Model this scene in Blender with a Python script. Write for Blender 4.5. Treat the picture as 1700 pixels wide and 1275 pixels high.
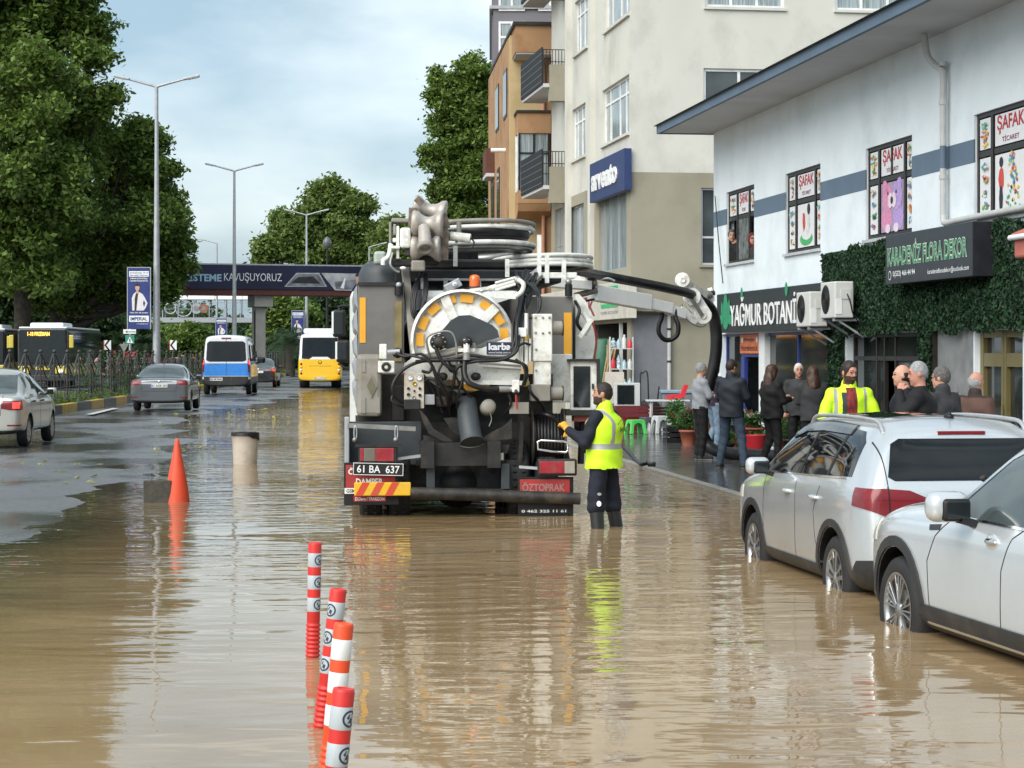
import bpy, bmesh, math, random
import numpy as np
from mathutils import Vector, Matrix
R = math.radians
sc = bpy.context.scene
for o in list(bpy.data.objects): bpy.data.objects.remove(o)
col = sc.collection

# ---------------------------------------------------------------- camera
F, CX, YH, H = 3500.0, 850.0, 585.0, 1.85       # focal length in photo pixels, optical centre, horizon row, eye height
cam = bpy.data.objects.new('camera', bpy.data.cameras.new('camera'))
col.objects.link(cam)
cam.location = (0, 0, H); cam.rotation_euler = (R(90), 0, 0)
cam.data.sensor_width = 36; cam.data.lens = F/1700*36
cam.data.shift_y = -(637.5-YH)/1700
cam.data.clip_start = .1; cam.data.clip_end = 6000
sc.camera = cam
sc.render.resolution_x = 1024; sc.render.resolution_y = 768

# ---------------------------------------------------------------- sky, sun, exposure
SUN_EL, SUN_AZ = R(42), R(218)
w = bpy.data.worlds.new("World"); sc.world = w; w.use_nodes = True
nt = w.node_tree; nt.nodes.clear()
def N(t, **k):
    n = nt.nodes.new(t)
    for a, b in k.items(): setattr(n, a, b)
    return n
def L(a, b): nt.links.new(a, b)
out = N('ShaderNodeOutputWorld')
sky = N('ShaderNodeTexSky', sky_type='NISHITA', sun_disc=False, sun_elevation=SUN_EL, sun_rotation=SUN_AZ)
sky.air_density = 1.0; sky.dust_density = 2.5; sky.ozone_density = 1.2
bg1 = N('ShaderNodeBackground'); bg1.inputs[1].default_value = .11
L(sky.outputs[0], bg1.inputs[0])
tc = N('ShaderNodeTexCoord')
mp = N('ShaderNodeMapping'); mp.inputs['Scale'].default_value = (1, 1, 2.6); L(tc.outputs['Generated'], mp.inputs[0])
n1 = N('ShaderNodeTexNoise'); n1.inputs['Scale'].default_value = 3.2; n1.inputs['Detail'].default_value = 7; n1.inputs['Roughness'].default_value = .52; n1.inputs['Distortion'].default_value = .25
L(mp.outputs[0], n1.inputs[0])
cr = N('ShaderNodeValToRGB'); cr.color_ramp.elements[0].position = .40; cr.color_ramp.elements[1].position = .66
cr.color_ramp.elements[0].color = (.62, .62, .62, 1); cr.color_ramp.elements[1].color = (1, 1, 1, 1)
L(n1.outputs[0], cr.inputs[0])
n2 = N('ShaderNodeTexNoise'); n2.inputs['Scale'].default_value = 4.5; n2.inputs['Detail'].default_value = 8; L(mp.outputs[0], n2.inputs[0])
cr2 = N('ShaderNodeValToRGB'); cr2.color_ramp.elements[0].position = .39; cr2.color_ramp.elements[1].position = .60
cr2.color_ramp.elements[0].color = (.31, .44, .53, 1); cr2.color_ramp.elements[1].color = (.72, .81, .84, 1)
L(n2.outputs[0], cr2.inputs[0])
bg2 = N('ShaderNodeBackground'); bg2.inputs[1].default_value = .80; L(cr2.outputs[0], bg2.inputs[0])
mx = N('ShaderNodeMixShader'); L(cr.outputs[0], mx.inputs[0]); L(bg1.outputs[0], mx.inputs[1]); L(bg2.outputs[0], mx.inputs[2])
L(mx.outputs[0], out.inputs[0])
sun = bpy.data.objects.new('sun', bpy.data.lights.new('sun', 'SUN')); col.objects.link(sun)
sun.data.energy = 2.5; sun.data.angle = R(60); sun.data.color = (1, .96, .9)
sd = Vector((math.sin(SUN_AZ)*math.cos(SUN_EL), math.cos(SUN_AZ)*math.cos(SUN_EL), math.sin(SUN_EL)))
sun.rotation_euler = sd.to_track_quat('Z', 'Y').to_euler()
vs = sc.view_settings
vs.view_transform = 'Standard'; vs.look = 'None'; vs.gamma = 1; vs.use_curve_mapping = False; vs.exposure = 0.82

# ---------------------------------------------------------------- materials
MATS = {}
def mat(name, c, rough=.6, metal=0, var=.12, scale=6, bump=0, bscale=40, dirt=None, dscale=2.0, damt=.5, coat=0, ior=1.45, rvar=0, stretch=None, leaf=False, emit=0):
    """principled material; colour varies with noise, an optional second 'dirt' colour has its own patches"""
    if name in MATS: return MATS[name]
    m = bpy.data.materials.new(name); MATS[name] = m; m.use_nodes = True
    t = m.node_tree; b = t.nodes['Principled BSDF']; ln = t.links.new
    def nn(k): return t.nodes.new(k)
    co = nn('ShaderNodeTexCoord'); src = co.outputs['Object']
    if stretch:
        mm = nn('ShaderNodeMapping'); mm.inputs['Scale'].default_value = stretch; ln(src, mm.inputs[0]); src = mm.outputs[0]
    c = tuple(c)
    if leaf:
        g = nn('ShaderNodeNewGeometry'); fac = g.outputs['Random Per Island']
    else:
        no = nn('ShaderNodeTexNoise'); no.inputs['Scale'].default_value = scale; no.inputs['Detail'].default_value = 5; ln(src, no.inputs[0])
        ms = nn('ShaderNodeMapRange'); ms.inputs[1].default_value = .3; ms.inputs[2].default_value = .7; ln(no.outputs[0], ms.inputs[0]); fac = ms.outputs[0]
    mixc = nn('ShaderNodeMix'); mixc.data_type = 'RGBA'
    mixc.inputs[6].default_value = tuple(max(0, x*(1-var)) for x in c)+(1,); mixc.inputs[7].default_value = tuple(min(1, x*(1+var)) for x in c)+(1,)
    ln(fac, mixc.inputs[0]); cout = mixc.outputs[2]
    if dirt:
        dn = nn('ShaderNodeTexNoise'); dn.inputs['Scale'].default_value = dscale; dn.inputs['Detail'].default_value = 9; dn.inputs['Roughness'].default_value = .65; ln(src, dn.inputs[0])
        dm = nn('ShaderNodeMapRange'); dm.inputs[1].default_value = .48; dm.inputs[2].default_value = .72; dm.inputs[4].default_value = damt; ln(dn.outputs[0], dm.inputs[0])
        mx2 = nn('ShaderNodeMix'); mx2.data_type = 'RGBA'; ln(dm.outputs[0], mx2.inputs[0]); ln(cout, mx2.inputs[6]); mx2.inputs[7].default_value = tuple(dirt)+(1,); cout = mx2.outputs[2]
    ln(cout, b.inputs['Base Color'])
    b.inputs['Roughness'].default_value = rough; b.inputs['Metallic'].default_value = metal; b.inputs['IOR'].default_value = ior
    if coat: b.inputs['Coat Weight'].default_value = coat; b.inputs['Coat Roughness'].default_value = .06
    if rvar:
        rn = nn('ShaderNodeTexNoise'); rn.inputs['Scale'].default_value = scale*1.7; rn.inputs['Detail'].default_value = 4; ln(src, rn.inputs[0])
        rm = nn('ShaderNodeMapRange'); rm.inputs[1].default_value = .3; rm.inputs[2].default_value = .7; rm.inputs[3].default_value = max(.02, rough-rvar); rm.inputs[4].default_value = rough+rvar; ln(rn.outputs[0], rm.inputs[0]); ln(rm.outputs[0], b.inputs['Roughness'])
    if bump:
        bn = nn('ShaderNodeTexNoise'); bn.inputs['Scale'].default_value = bscale; bn.inputs['Detail'].default_value = 4; ln(src, bn.inputs[0])
        bp = nn('ShaderNodeBump'); bp.inputs['Strength'].default_value = 1; bp.inputs['Distance'].default_value = bump; ln(bn.outputs[0], bp.inputs['Height']); ln(bp.outputs[0], b.inputs['Normal'])
    if emit:
        ln(cout, b.inputs['Emission Color']); b.inputs['Emission Strength'].default_value = emit
    if leaf:
        tr = nn('ShaderNodeBsdfTranslucent'); ln(cout, tr.inputs[0]); mxs = nn('ShaderNodeMixShader'); mxs.inputs[0].default_value = .38
        ln(b.outputs[0], mxs.inputs[1]); ln(tr.outputs[0], mxs.inputs[2]); ln(mxs.outputs[0], t.nodes['Material Output'].inputs[0])
    return m
def rgb(r, g, b):   # display colour 0-255 -> linear
    f = lambda v: (v/255/12.92) if v/255 <= .04045 else ((v/255+.055)/1.055)**2.4
    return (f(r), f(g), f(b))

# ---------------------------------------------------------------- objects, labels
def tag(o, label=None, cat=None, group=None, kind=None):
    if label: o['label'] = label
    if cat: o['category'] = cat
    if group: o['group'] = group
    if kind: o['kind'] = kind
    return o
def thing(name, label, cat, loc=(0, 0, 0), yaw=0, group=None):
    o = bpy.data.objects.new(name, None); col.objects.link(o); o.empty_display_size = .2
    o.location = loc; o.rotation_euler = (0, 0, yaw)
    return tag(o, label, cat, group)
def link(name, me, parent=None, label=None):
    o = bpy.data.objects.new(name, me); col.objects.link(o)
    if parent: o.parent = parent
    if label: o['label'] = label
    return o
KIDS = {}
def copy_thing(o, loc=None, yaw=None, label=None, parent=None):
    c = o.copy(); col.objects.link(c); c.parent = parent
    if loc is not None: c.location = loc
    if yaw is not None: c.rotation_euler = (0, 0, yaw)
    if label: c['label'] = label
    for ch in list(o.children):
        copy_thing(ch, parent=c)
    return c
class Fr:
    """a frame standing in the world: origin, yaw; p() finds where the sight line through a photo pixel meets local y = d"""
    def __init__(s, O, yaw):
        s.O = Vector(O); s.yaw = yaw; s.ex = Vector((math.cos(yaw), math.sin(yaw), 0)); s.ey = Vector((-math.sin(yaw), math.cos(yaw), 0))
    def p(s, px, py, d=0):
        k = Vector(((px-CX)/F, 1, (YH-py)/F)); c = Vector((0, 0, H))-s.O
        t = (d-c.dot(s.ey))/k.dot(s.ey); v = c+k*t
        return Vector((v.dot(s.ex), d, v.z))
    def thing(s, name, label, cat, group=None): return thing(name, label, cat, s.O, s.yaw, group)
    def local(s, v):
        v = Vector(v)-s.O; return Vector((v.dot(s.ex), v.dot(s.ey), v.z))
    def world(s, v): return s.O+s.ex*v[0]+s.ey*v[1]+Vector((0, 0, v[2]))
def W(px, py, Y): return Vector(((px-CX)*Y/F, Y, H+(YH-py)*Y/F))
def G(px, py, z=0):
    Y = (H-z)*F/(py-YH); return Vector(((px-CX)*Y/F, Y, z))

# ---------------------------------------------------------------- mesh builder
TXT = {}
def text_geo(s, bold=0.0, serif=False):
    key = (s, bold)
    if key in TXT: return TXT[key]
    cu = bpy.data.curves.new('t', 'FONT'); cu.body = s; cu.resolution_u = 3; cu.offset = bold
    ob = bpy.data.objects.new('t', cu); col.objects.link(ob)
    me = bpy.data.meshes.new_from_object(ob.evaluated_get(bpy.context.evaluated_depsgraph_get()))
    v = np.empty(len(me.vertices)*3); me.vertices.foreach_get('co', v); v = v.reshape(-1, 3)
    f = [tuple(p.vertices) for p in me.polygons]
    bpy.data.objects.remove(ob); bpy.data.meshes.remove(me); bpy.data.curves.remove(cu)
    if len(v):
        lo, hi = v.min(0), v.max(0); v = (v-lo)/np.maximum(hi-lo, 1e-6)
    TXT[key] = (v, f); return TXT[key]

class MB:
    def __init__(s): s.bm = bmesh.new(); s.mats = []
    def mi(s, m):
        if m not in s.mats: s.mats.append(m)
        return s.mats.index(m)
    def face(s, vs, m, smooth=False):
        try: f = s.bm.faces.new(vs)
        except ValueError: return None
        f.material_index = s.mi(m); f.smooth = smooth; return f
    def poly(s, pts, m, smooth=False): return s.face([s.bm.verts.new(p) for p in pts], m, smooth)
    def box(s, x0, x1, y0, y1, z0, z1, m, bev=0, M=None, seg=2):
        if x0 > x1: x0, x1 = x1, x0
        if y0 > y1: y0, y1 = y1, y0
        if z0 > z1: z0, z1 = z1, z0
        vs = [s.bm.verts.new((x, y, z)) for x in (x0, x1) for y in (y0, y1) for z in (z0, z1)]
        fs = [(0, 1, 3, 2), (4, 6, 7, 5), (0, 4, 5, 1), (2, 3, 7, 6), (0, 2, 6, 4), (1, 5, 7, 3)]
        fc = [s.face([vs[i] for i in f], m) for f in fs]
        if bev:
            bev = min(bev, .45*min(x1-x0, y1-y0, z1-z0))
            es = list({e for f in fc for e in f.edges})
            r = bmesh.ops.bevel(s.bm, geom=es, offset=bev, segments=seg, affect='EDGES', profile=.5)
            vs = list({v for f in r['faces'] for v in f.verts} | {v for f in fc if f.is_valid for v in f.verts})
            for f in r['faces']: f.material_index = s.mi(m)
            if seg > 2:
                for f in {f for v in vs if v.is_valid for f in v.link_faces}: f.smooth = True
        if M is not None: bmesh.ops.transform(s.bm, matrix=M, verts=[v for v in vs if v.is_valid])
    def bar(s, a, b, w, h, m, up=(0, 0, 1), bev=0):
        """box beam from a to b, w wide, h high"""
        a, b = Vector(a), Vector(b); d = b-a; ln_ = d.length; d.normalize(); u = Vector(up)
        x = d.cross(u)
        if x.length < 1e-4: x = d.cross(Vector((1, 0, 0)))
        x.normalize(); u = x.cross(d)
        M = Matrix((( x.x, d.x, u.x, a.x), (x.y, d.y, u.y, a.y), (x.z, d.z, u.z, a.z), (0, 0, 0, 1)))
        s.box(-w/2, w/2, 0, ln_, -h/2, h/2, m, bev, M)
    def tube(s, pts, r, m, n=8, closed=False, caps=True):
        pts = [Vector(p) for p in pts]; k = len(pts)
        rs = r if isinstance(r, (list, tuple)) else [r]*k
        tan = []
        for i in range(k):
            if closed: t = pts[(i+1) % k]-pts[i-1]
            else: t = pts[min(i+1, k-1)]-pts[max(i-1, 0)]
            tan.append(t.normalized())
        u = tan[0].orthogonal().normalized(); rings = []
        for i in range(k):
            u = u-tan[i]*u.dot(tan[i])
            u = u.normalized() if u.length > 1e-6 else tan[i].orthogonal().normalized()
            v = tan[i].cross(u)
            rings.append([s.bm.verts.new(pts[i]+(u*math.cos(2*math.pi*j/n)+v*math.sin(2*math.pi*j/n))*rs[i]) for j in range(n)])
        for i in range(k if closed else k-1):
            A, B = rings[i], rings[(i+1) % k]
            for j in range(n): s.face([A[j], A[(j+1) % n], B[(j+1) % n], B[j]], m, True)
        if caps and not closed:
            s.poly([v.co.copy() for v in reversed(rings[0])], m); s.poly([v.co.copy() for v in rings[-1]], m)
    def curve(s, pts, r, m, n=8, seg=6, **k):
        s.tube(spline(pts, seg), r, m, n, **k)
    def lathe(s, prof, o, axis, m, n=24, smooth=True, arc=None):
        """prof: (radius, along) pairs; o origin; axis direction"""
        o = Vector(o); a = Vector(axis).normalized(); u = a.orthogonal().normalized(); v = a.cross(u); prev = None
        if abs(a.z) < .9: v = Vector((0, 0, 1)); v = (v-a*v.dot(a)).normalized(); u = v.cross(a)
        for (r, h) in prof:
            if r < 1e-5: ring = [s.bm.verts.new(o+a*h)]
            else: ring = [s.bm.verts.new(o+a*h+(u*math.cos(2*math.pi*j/n)+v*math.sin(2*math.pi*j/n))*r) for j in range(n)]
            if prev is not None:
                for j in range(n):
                    q = [prev[j % len(prev)], prev[(j+1) % n % len(prev)], ring[(j+1) % n % len(ring)], ring[j % len(ring)]]
                    qq = []
                    for x in q:
                        if x not in qq: qq.append(x)
                    if len(qq) > 2: s.face(qq, m, smooth)
            prev = ring
    def cyl(s, a, b, r, m, n=16, r2=None):
        s.tube([a, b], [r, r if r2 is None else r2], m, n)
    def ball(s, c, r, m, n=10, sc=(1, 1, 1)):
        res = bmesh.ops.create_uvsphere(s.bm, u_segments=n+2, v_segments=n, radius=1)
        for v in res['verts']:
            v.co = Vector((c[0]+v.co.x*r*sc[0], c[1]+v.co.y*r*sc[1], c[2]+v.co.z*r*sc[2]))
        for f in {f for v in res['verts'] for f in v.link_faces}: f.material_index = s.mi(m); f.smooth = True
    def prism(s, poly, A, ux, uy, dep, m, smooth=False):
        """poly in 2D laid at A along ux, uy; extruded by vector dep (0 = flat)"""
        A, ux, uy = Vector(A), Vector(ux), Vector(uy)
        P = [A+ux*x+uy*y for x, y in poly]
        if not dep: return s.poly(P, m)
        dep = Vector(dep)
        v0 = [s.bm.verts.new(p) for p in P]; v1 = [s.bm.verts.new(p+dep) for p in P]; n = len(P)
        s.face(v0, m); s.face(list(reversed(v1)), m)
        for i in range(n): s.face([v0[i], v1[i], v1[(i+1) % n], v0[(i+1) % n]], m, smooth)
    def text(s, t, A, ux, uy, w_, h_, m, bold=.0, dep=None):
        v, f = text_geo(t, bold); A, ux, uy = Vector(A), Vector(ux), Vector(uy)
        vs = [s.bm.verts.new(A+ux*(p[0]*w_)+uy*(p[1]*h_)) for p in v]
        fc = [s.face([vs[i] for i in q], m) for q in f]
        if dep:
            fc = [x for x in fc if x]
            r = bmesh.ops.extrude_face_region(s.bm, geom=fc); nv = [g for g in r['geom'] if isinstance(g, bmesh.types.BMVert)]
            bmesh.ops.translate(s.bm, vec=Vector(dep), verts=nv)
    def raw(s, V, Fc, m, smooth=True):
        vs = [s.bm.verts.new(p) for p in V]
        for q in Fc: s.face([vs[i] for i in q], m, smooth)
    def obj(s, name, parent=None, label=None, fix=True):
        if fix: bmesh.ops.recalc_face_normals(s.bm, faces=s.bm.faces[:])
        me = bpy.data.meshes.new(name); s.bm.to_mesh(me); s.bm.free()
        for m in s.mats: me.materials.append(m)
        return link(name, me, parent, label)
def spline(pts, seg=6):
    pts = [Vector(p) for p in pts]; n = len(pts); o = []
    if n < 3: return pts
    for i in range(n-1):
        p0 = pts[i-1] if i else pts[0]*2-pts[1]; p1, p2 = pts[i], pts[i+1]; p3 = pts[i+2] if i+2 < n else pts[-1]*2-pts[-2]
        for j in range(seg):
            t = j/seg
            o.append(.5*((2*p1)+(p2-p0)*t+(2*p0-5*p1+4*p2-p3)*t*t+(3*p1-p0-3*p2+p3)*t**3))
    return o+[pts[-1]]
def np_mesh(name, V, Q, mats, idx=None, smooth=False, parent=None, label=None):
    """fast mesh from arrays; Q is (n,4) or (n,3)"""
    me = bpy.data.meshes.new(name); k = Q.shape[1]; n = len(Q)
    me.vertices.add(len(V)); me.vertices.foreach_set('co', np.ascontiguousarray(V, dtype=np.float32).ravel())
    me.loops.add(n*k); me.loops.foreach_set('vertex_index', np.ascontiguousarray(Q, dtype=np.int32).ravel())
    me.polygons.add(n); me.polygons.foreach_set('loop_start', np.arange(0, n*k, k, dtype=np.int32))
    if idx is not None: me.polygons.foreach_set('material_index', np.ascontiguousarray(idx, dtype=np.int32))
    me.polygons.foreach_set('use_smooth', np.full(n, smooth))
    me.update(calc_edges=True); me.validate()
    for m in mats: me.materials.append(m)
    return link(name, me, parent, label)

# common materials
M_white = mat('dirty white paint', (.58, .60, .58), .45, var=.08, dirt=(.16, .14, .11), dscale=3, damt=.55, bump=.001)
M_cleanw = mat('white paint', (.72, .74, .74), .4, var=.05)
M_black = mat('black rubber', (.007, .007, .008), .5, var=.3, rvar=.15)
M_dark = mat('dark steel', (.016, .016, .017), .55, var=.4, dirt=(.055, .045, .033), dscale=4, damt=.6, bump=.002)
M_steel = mat('grey steel', (.30, .30, .29), .4, metal=.6, var=.2, dirt=(.12, .1, .08), dscale=5)
M_galv = mat('galvanised steel', (.36, .38, .40), .45, metal=.3, var=.12)
M_chrome = mat('chrome', (.75, .76, .77), .12, metal=1, var=.03)
M_glass = mat('dark glass', (.012, .016, .018), .04, var=.2, ior=1.5)
M_tyre = mat('tyre rubber', (.018, .018, .019), .7, var=.25, bump=.004, bscale=60)
M_orange = mat('reflective orange', (.80, .38, .03), .35, var=.12, dirt=(.4, .25, .1), dscale=6)
M_red = mat('red plastic lens', (.17, .006, .010), .25, var=.15, coat=.35)
M_clear = mat('clear lens', (.6, .58, .52), .15, var=.1, coat=.5)
M_redsign = mat('red sign', (.35, .03, .03), .45, var=.15, dirt=(.15, .08, .06), dscale=5)
# ---------------------------------------------------------------- implicit surfaces for bodies, heads, clothes
class SDF:
    def __init__(s): s.pr = []
    def cap(s, a, b, ra, rb=None, k=.02, sub=False, flat=None):
        s.pr.append(('c', np.array(a, float), np.array(b, float), ra, ra if rb is None else rb, k, sub, flat)); return s
    def ell(s, c, r, k=.02, sub=False, rot=None):
        s.pr.append(('e', np.array(c, float), np.array(r, float), rot, 0, k, sub, None)); return s
    def mesh(s, h, noise=None, cut=None):
        lo = np.full(3, 1e9); hi = -lo
        for p in s.pr:
            if p[6]: continue
            if p[0] == 'c': r = max(p[3], p[4])*1.4+p[5]; a, b = np.minimum(p[1], p[2])-r, np.maximum(p[1], p[2])+r
            else: r = p[2].max()+p[5]; a, b = p[1]-r, p[1]+r
            lo = np.minimum(lo, a); hi = np.maximum(hi, b)
        lo -= 3*h; n = np.ceil((hi+3*h-lo)/h).astype(int)
        V = np.full(n, 1.0, np.float32)
        for kind, A, B, ra, rb, k, sub, flat in s.pr:
            if kind == 'c': r = max(ra, rb)*1.4+2*k+3*h; a, b = np.minimum(A, B)-r, np.maximum(A, B)+r
            else: r = B.max()+2*k+3*h; a, b = A-r, A+r
            i0 = np.clip(((a-lo)/h).astype(int), 0, n-1); i1 = np.clip(((b-lo)/h).astype(int)+2, 1, n)
            if (i1 <= i0).any(): continue
            X, Y, Z = np.meshgrid(*[lo[q]+h*np.arange(i0[q], i1[q]) for q in range(3)], indexing='ij')
            P = np.stack([X, Y, Z], -1)
            if kind == 'c':
                pa = P-A; ba = B-A
                if flat is not None: sc_ = np.array(flat); pa = pa/sc_; ba = ba/sc_
                t = np.clip((pa@ba)/max(ba@ba, 1e-9), 0, 1)
                d = np.linalg.norm(pa-t[..., None]*ba, axis=-1)-(ra+(rb-ra)*t)
            else:
                q = P-A
                if ra is not None: q = q@np.array(ra)
                k0 = np.linalg.norm(q/B, axis=-1); k1 = np.linalg.norm(q/(B*B), axis=-1); d = k0*(k0-1)/np.maximum(k1, 1e-6)
            sl = tuple(slice(i0[q], i1[q]) for q in range(3)); v = V[sl]
            if not sub:
                g = np.clip(.5+.5*(v-d)/k, 0, 1); V[sl] = v*(1-g)+d*g-k*g*(1-g)
            else:
                g = np.clip(.5-.5*(v+d)/k, 0, 1); V[sl] = v*(1-g)-d*g+k*g*(1-g)
        if noise:
            X, Y, Z = np.meshgrid(*[lo[q]+h*np.arange(n[q]) for q in range(3)], indexing='ij'); V = V+noise(X, Y, Z).astype(np.float32)
        return nets(V, lo, h)
def nets(V, lo, h):
    S = V < 0; n = np.array(V.shape)-1
    acc = np.zeros(tuple(n)+(3,), np.float32); cnt = np.zeros(tuple(n), np.float32)
    for ax in range(3):
        o1, o2 = [q for q in range(3) if q != ax]
        for a in (0, 1):
            for b in (0, 1):
                s0 = [None]*3; s0[ax] = slice(0, n[ax]); s0[o1] = slice(a, a+n[o1]); s0[o2] = slice(b, b+n[o2]); s1 = list(s0); s1[ax] = slice(1, n[ax]+1)
                va, vb = V[tuple(s0)], V[tuple(s1)]; c = (va < 0) != (vb < 0)
                t = np.where(c, va/np.where(c, va-vb, 1), 0)
                acc[..., ax] += t*c; acc[..., o1] += a*c; acc[..., o2] += b*c; cnt += c
    act = cnt > 0; idx = -np.ones(cnt.shape, np.int64); idx[act] = np.arange(act.sum())
    I = np.argwhere(act); P = (I+acc[act]/cnt[act][:, None])*h+lo
    Q = []
    for ax in range(3):
        o1, o2 = [(1, 2), (2, 0), (0, 1)][ax]
        s0 = [None]*3; s0[ax] = slice(0, n[ax]); s0[o1] = slice(1, n[o1]); s0[o2] = slice(1, n[o2]); s1 = list(s0); s1[ax] = slice(1, n[ax]+1)
        a, b = S[tuple(s0)], S[tuple(s1)]
        for flip, c in ((False, a & ~b), (True, ~a & b)):
            E = np.argwhere(c)
            if not len(E): continue
            E[:, o1] += 1; E[:, o2] += 1
            def at(d1, d2):
                K = E.copy(); K[:, o1] -= d1; K[:, o2] -= d2; return idx[K[:, 0], K[:, 1], K[:, 2]]
            q = np.stack([at(1, 1), at(0, 1), at(0, 0), at(1, 0)], 1)
            Q.append(q[:, ::-1] if flip else q)
    return P, np.concatenate(Q)

# ---------------------------------------------------------------- foliage
def leaf_cloud(rng, C, nper, spread, size, flat=.75, up=.35):
    """many leaf quads: C clump centres (n,3)"""
    n = len(C)*nper
    P = np.repeat(C, nper, 0)+rng.normal(0, 1, (n, 3))*spread*np.array([1, 1, flat])
    nrm = rng.normal(0, 1, (n, 3)); nrm[:, 2] = np.abs(nrm[:, 2])+up; nrm /= np.linalg.norm(nrm, axis=1)[:, None]
    t = np.cross(nrm, rng.normal(0, 1, (n, 3))); t /= np.maximum(np.linalg.norm(t, axis=1), 1e-6)[:, None]; b = np.cross(nrm, t)
    s = (size*rng.uniform(.6, 1.25, n))[:, None]
    V = np.stack([P-t*s, P-b*s*.55-nrm*s*.12, P+t*s, P+b*s*.55-nrm*s*.12], 1).reshape(-1, 3)
    return V, np.arange(n*4).reshape(-1, 4)
def crown(name, blobs, rng, nclump, nper, spread, size, m, parent, inner=.35, label=None):
    """blobs: (x, y, z, rx, ry, rz)"""
    B = np.array(blobs, float); vol = (B[:, 3]*B[:, 4]+B[:, 3]*B[:, 5]); pr = vol/vol.sum()
    k = rng.choice(len(B), nclump, p=pr); d = rng.normal(0, 1, (nclump, 3)); d /= np.linalg.norm(d, axis=1)[:, None]
    r = np.where(rng.uniform(size=nclump) < inner, rng.uniform(.35, .9, nclump), rng.uniform(.82, 1.08, nclump))
    C = B[k, :3]+d*B[k, 3:6]*r[:, None]
    V, Q = leaf_cloud(rng, C, nper, spread, size)
    return np_mesh(name, V, Q, [m], parent=parent, label=label)
def limbs(mb, base, tips, r0, m, rng):
    """a trunk that forks towards the tips"""
    base = Vector(base); fork = base.lerp(Vector((base.x, base.y, max(t[2] for t in tips))), .35)
    mb.tube([base-Vector((0, 0, .3)), base+Vector((0, 0, .3)), base.lerp(fork, .5)+Vector((rng.normal(0, .1), rng.normal(0, .1), 0)), fork], [r0*1.35, r0, r0*.85, r0*.7], m, 9)
    for t in tips:
        t = Vector(t); a = base.lerp(fork, rng.uniform(.6, 1)); mid = a.lerp(t, .5)+Vector((0, 0, -.12*(t-a).length)); 
        mb.tube(spline([a, mid, t], 3), [r0*.5*(1-i/7)+.02 for i in range(7)], m, 6)

# ---------------------------------------------------------------- walls with openings (in a frame's x-z plane, y = depth)
def holed(mb, x0, x1, z0, z1, holes, m, y=0.0, rev=.15, mrev=None):
    """front skin at y with rectangular holes (hx0,hx1,hz0,hz1) and reveals rev deep"""
    xs = sorted({x0, x1, *[v for h in holes for v in h[:2]]}); zs = sorted({z0, z1, *[v for h in holes for v in h[2:]]})
    xs = [v for v in xs if x0 <= v <= x1]; zs = [v for v in zs if z0 <= v <= z1]
    vid = {}
    def vv(x, z):
        if (x, z) not in vid: vid[(x, z)] = mb.bm.verts.new((x, y, z))
        return vid[(x, z)]
    for i in range(len(xs)-1):
        for j in range(len(zs)-1):
            cx, cz = (xs[i]+xs[i+1])/2, (zs[j]+zs[j+1])/2
            if any(h[0] < cx < h[1] and h[2] < cz < h[3] for h in holes): continue
            mb.face([vv(xs[i], zs[j]), vv(xs[i+1], zs[j]), vv(xs[i+1], zs[j+1]), vv(xs[i], zs[j+1])], m)
    mr = mrev or m
    for a, b, c, d in holes:
        P = lambda x, q, z: (x, q, z)
        for e, f in (((a, c), (b, c)), ((b, c), (b, d)), ((b, d), (a, d)), ((a, d), (a, c))):
            mb.poly([P(e[0], y, e[1]), P(f[0], y, f[1]), P(f[0], y+rev, f[1]), P(e[0], y+rev, e[1])], mr)
def window(parent, x0, x1, z0, z1, y, mf, mg, cols=(.5,), rows=(), fw=.05, name='window', label=None, curtain=None):
    """frame part with a pane sub-part, standing in the frame's x-z plane at depth y"""
    mb = MB(); t = .05
    mb.box(x0, x0+fw, y, y+t, z0, z1, mf); mb.box(x1-fw, x1, y, y+t, z0, z1, mf)
    mb.box(x0+fw, x1-fw, y, y+t, z0, z0+fw, mf); mb.box(x0+fw, x1-fw, y, y+t, z1-fw, z1, mf)
    for c in cols:
        xc = x0+(x1-x0)*c; mb.box(xc-fw*.5, xc+fw*.5, y+.004, y+t-.004, z0+fw, z1-fw, mf)
    for c in rows:
        zc = z0+(z1-z0)*c; mb.box(x0+fw, x1-fw, y+.008, y+t-.008, zc-fw*.5, zc+fw*.5, mf)
    f = mb.obj(name, parent, label)
    mb = MB(); mb.poly([(x0+.01, y+.03, z0+.01), (x1-.01, y+.03, z0+.01), (x1-.01, y+.03, z1-.01), (x0+.01, y+.03, z1-.01)], mg); mb.obj('pane', f)
    return f
# ---------------------------------------------------------------- ground, water, road, pavement, median
SH = [(-5.0, 3), (-4.9, 17), (-4.86, 20), (-5.1, 23), (-5.1, 25), (-5.4, 29), (-5.7, 32.5), (-6.7, 41.8), (-8.6, 51), (-9.4, 62), (-9.0, 79), (-9.6, 97), (-8.5, 112), (-4.0, 122), (3, 130), (30, 138)]
def shore_d(x, y):
    ys = np.array([p[1] for p in SH]); xs = np.array([p[0] for p in SH]); s = np.interp(y, ys, xs)
    d = s-x                                              # > 0: dry side
    d = np.where(y > 108, np.maximum(d, (y-118)*.8), d)
    return d+.06*np.sin(y*6.1+x*5)+.05*np.sin(x*9-y*3.7)+.35*np.sin(y*.9+.7*np.sin(x*1.3))*np.clip(y/40, .2, 1)+.18*np.sin(x*2.1+y*.37)+.12*np.sin(y*2.7+x)
def kerb_x(y): return np.where(y < 62, -13.36-.035*(y-61.7), -13.36-.035*(y-61.7))
def walk_x(y): return 1.86-.12*(y-36.1)
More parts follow.
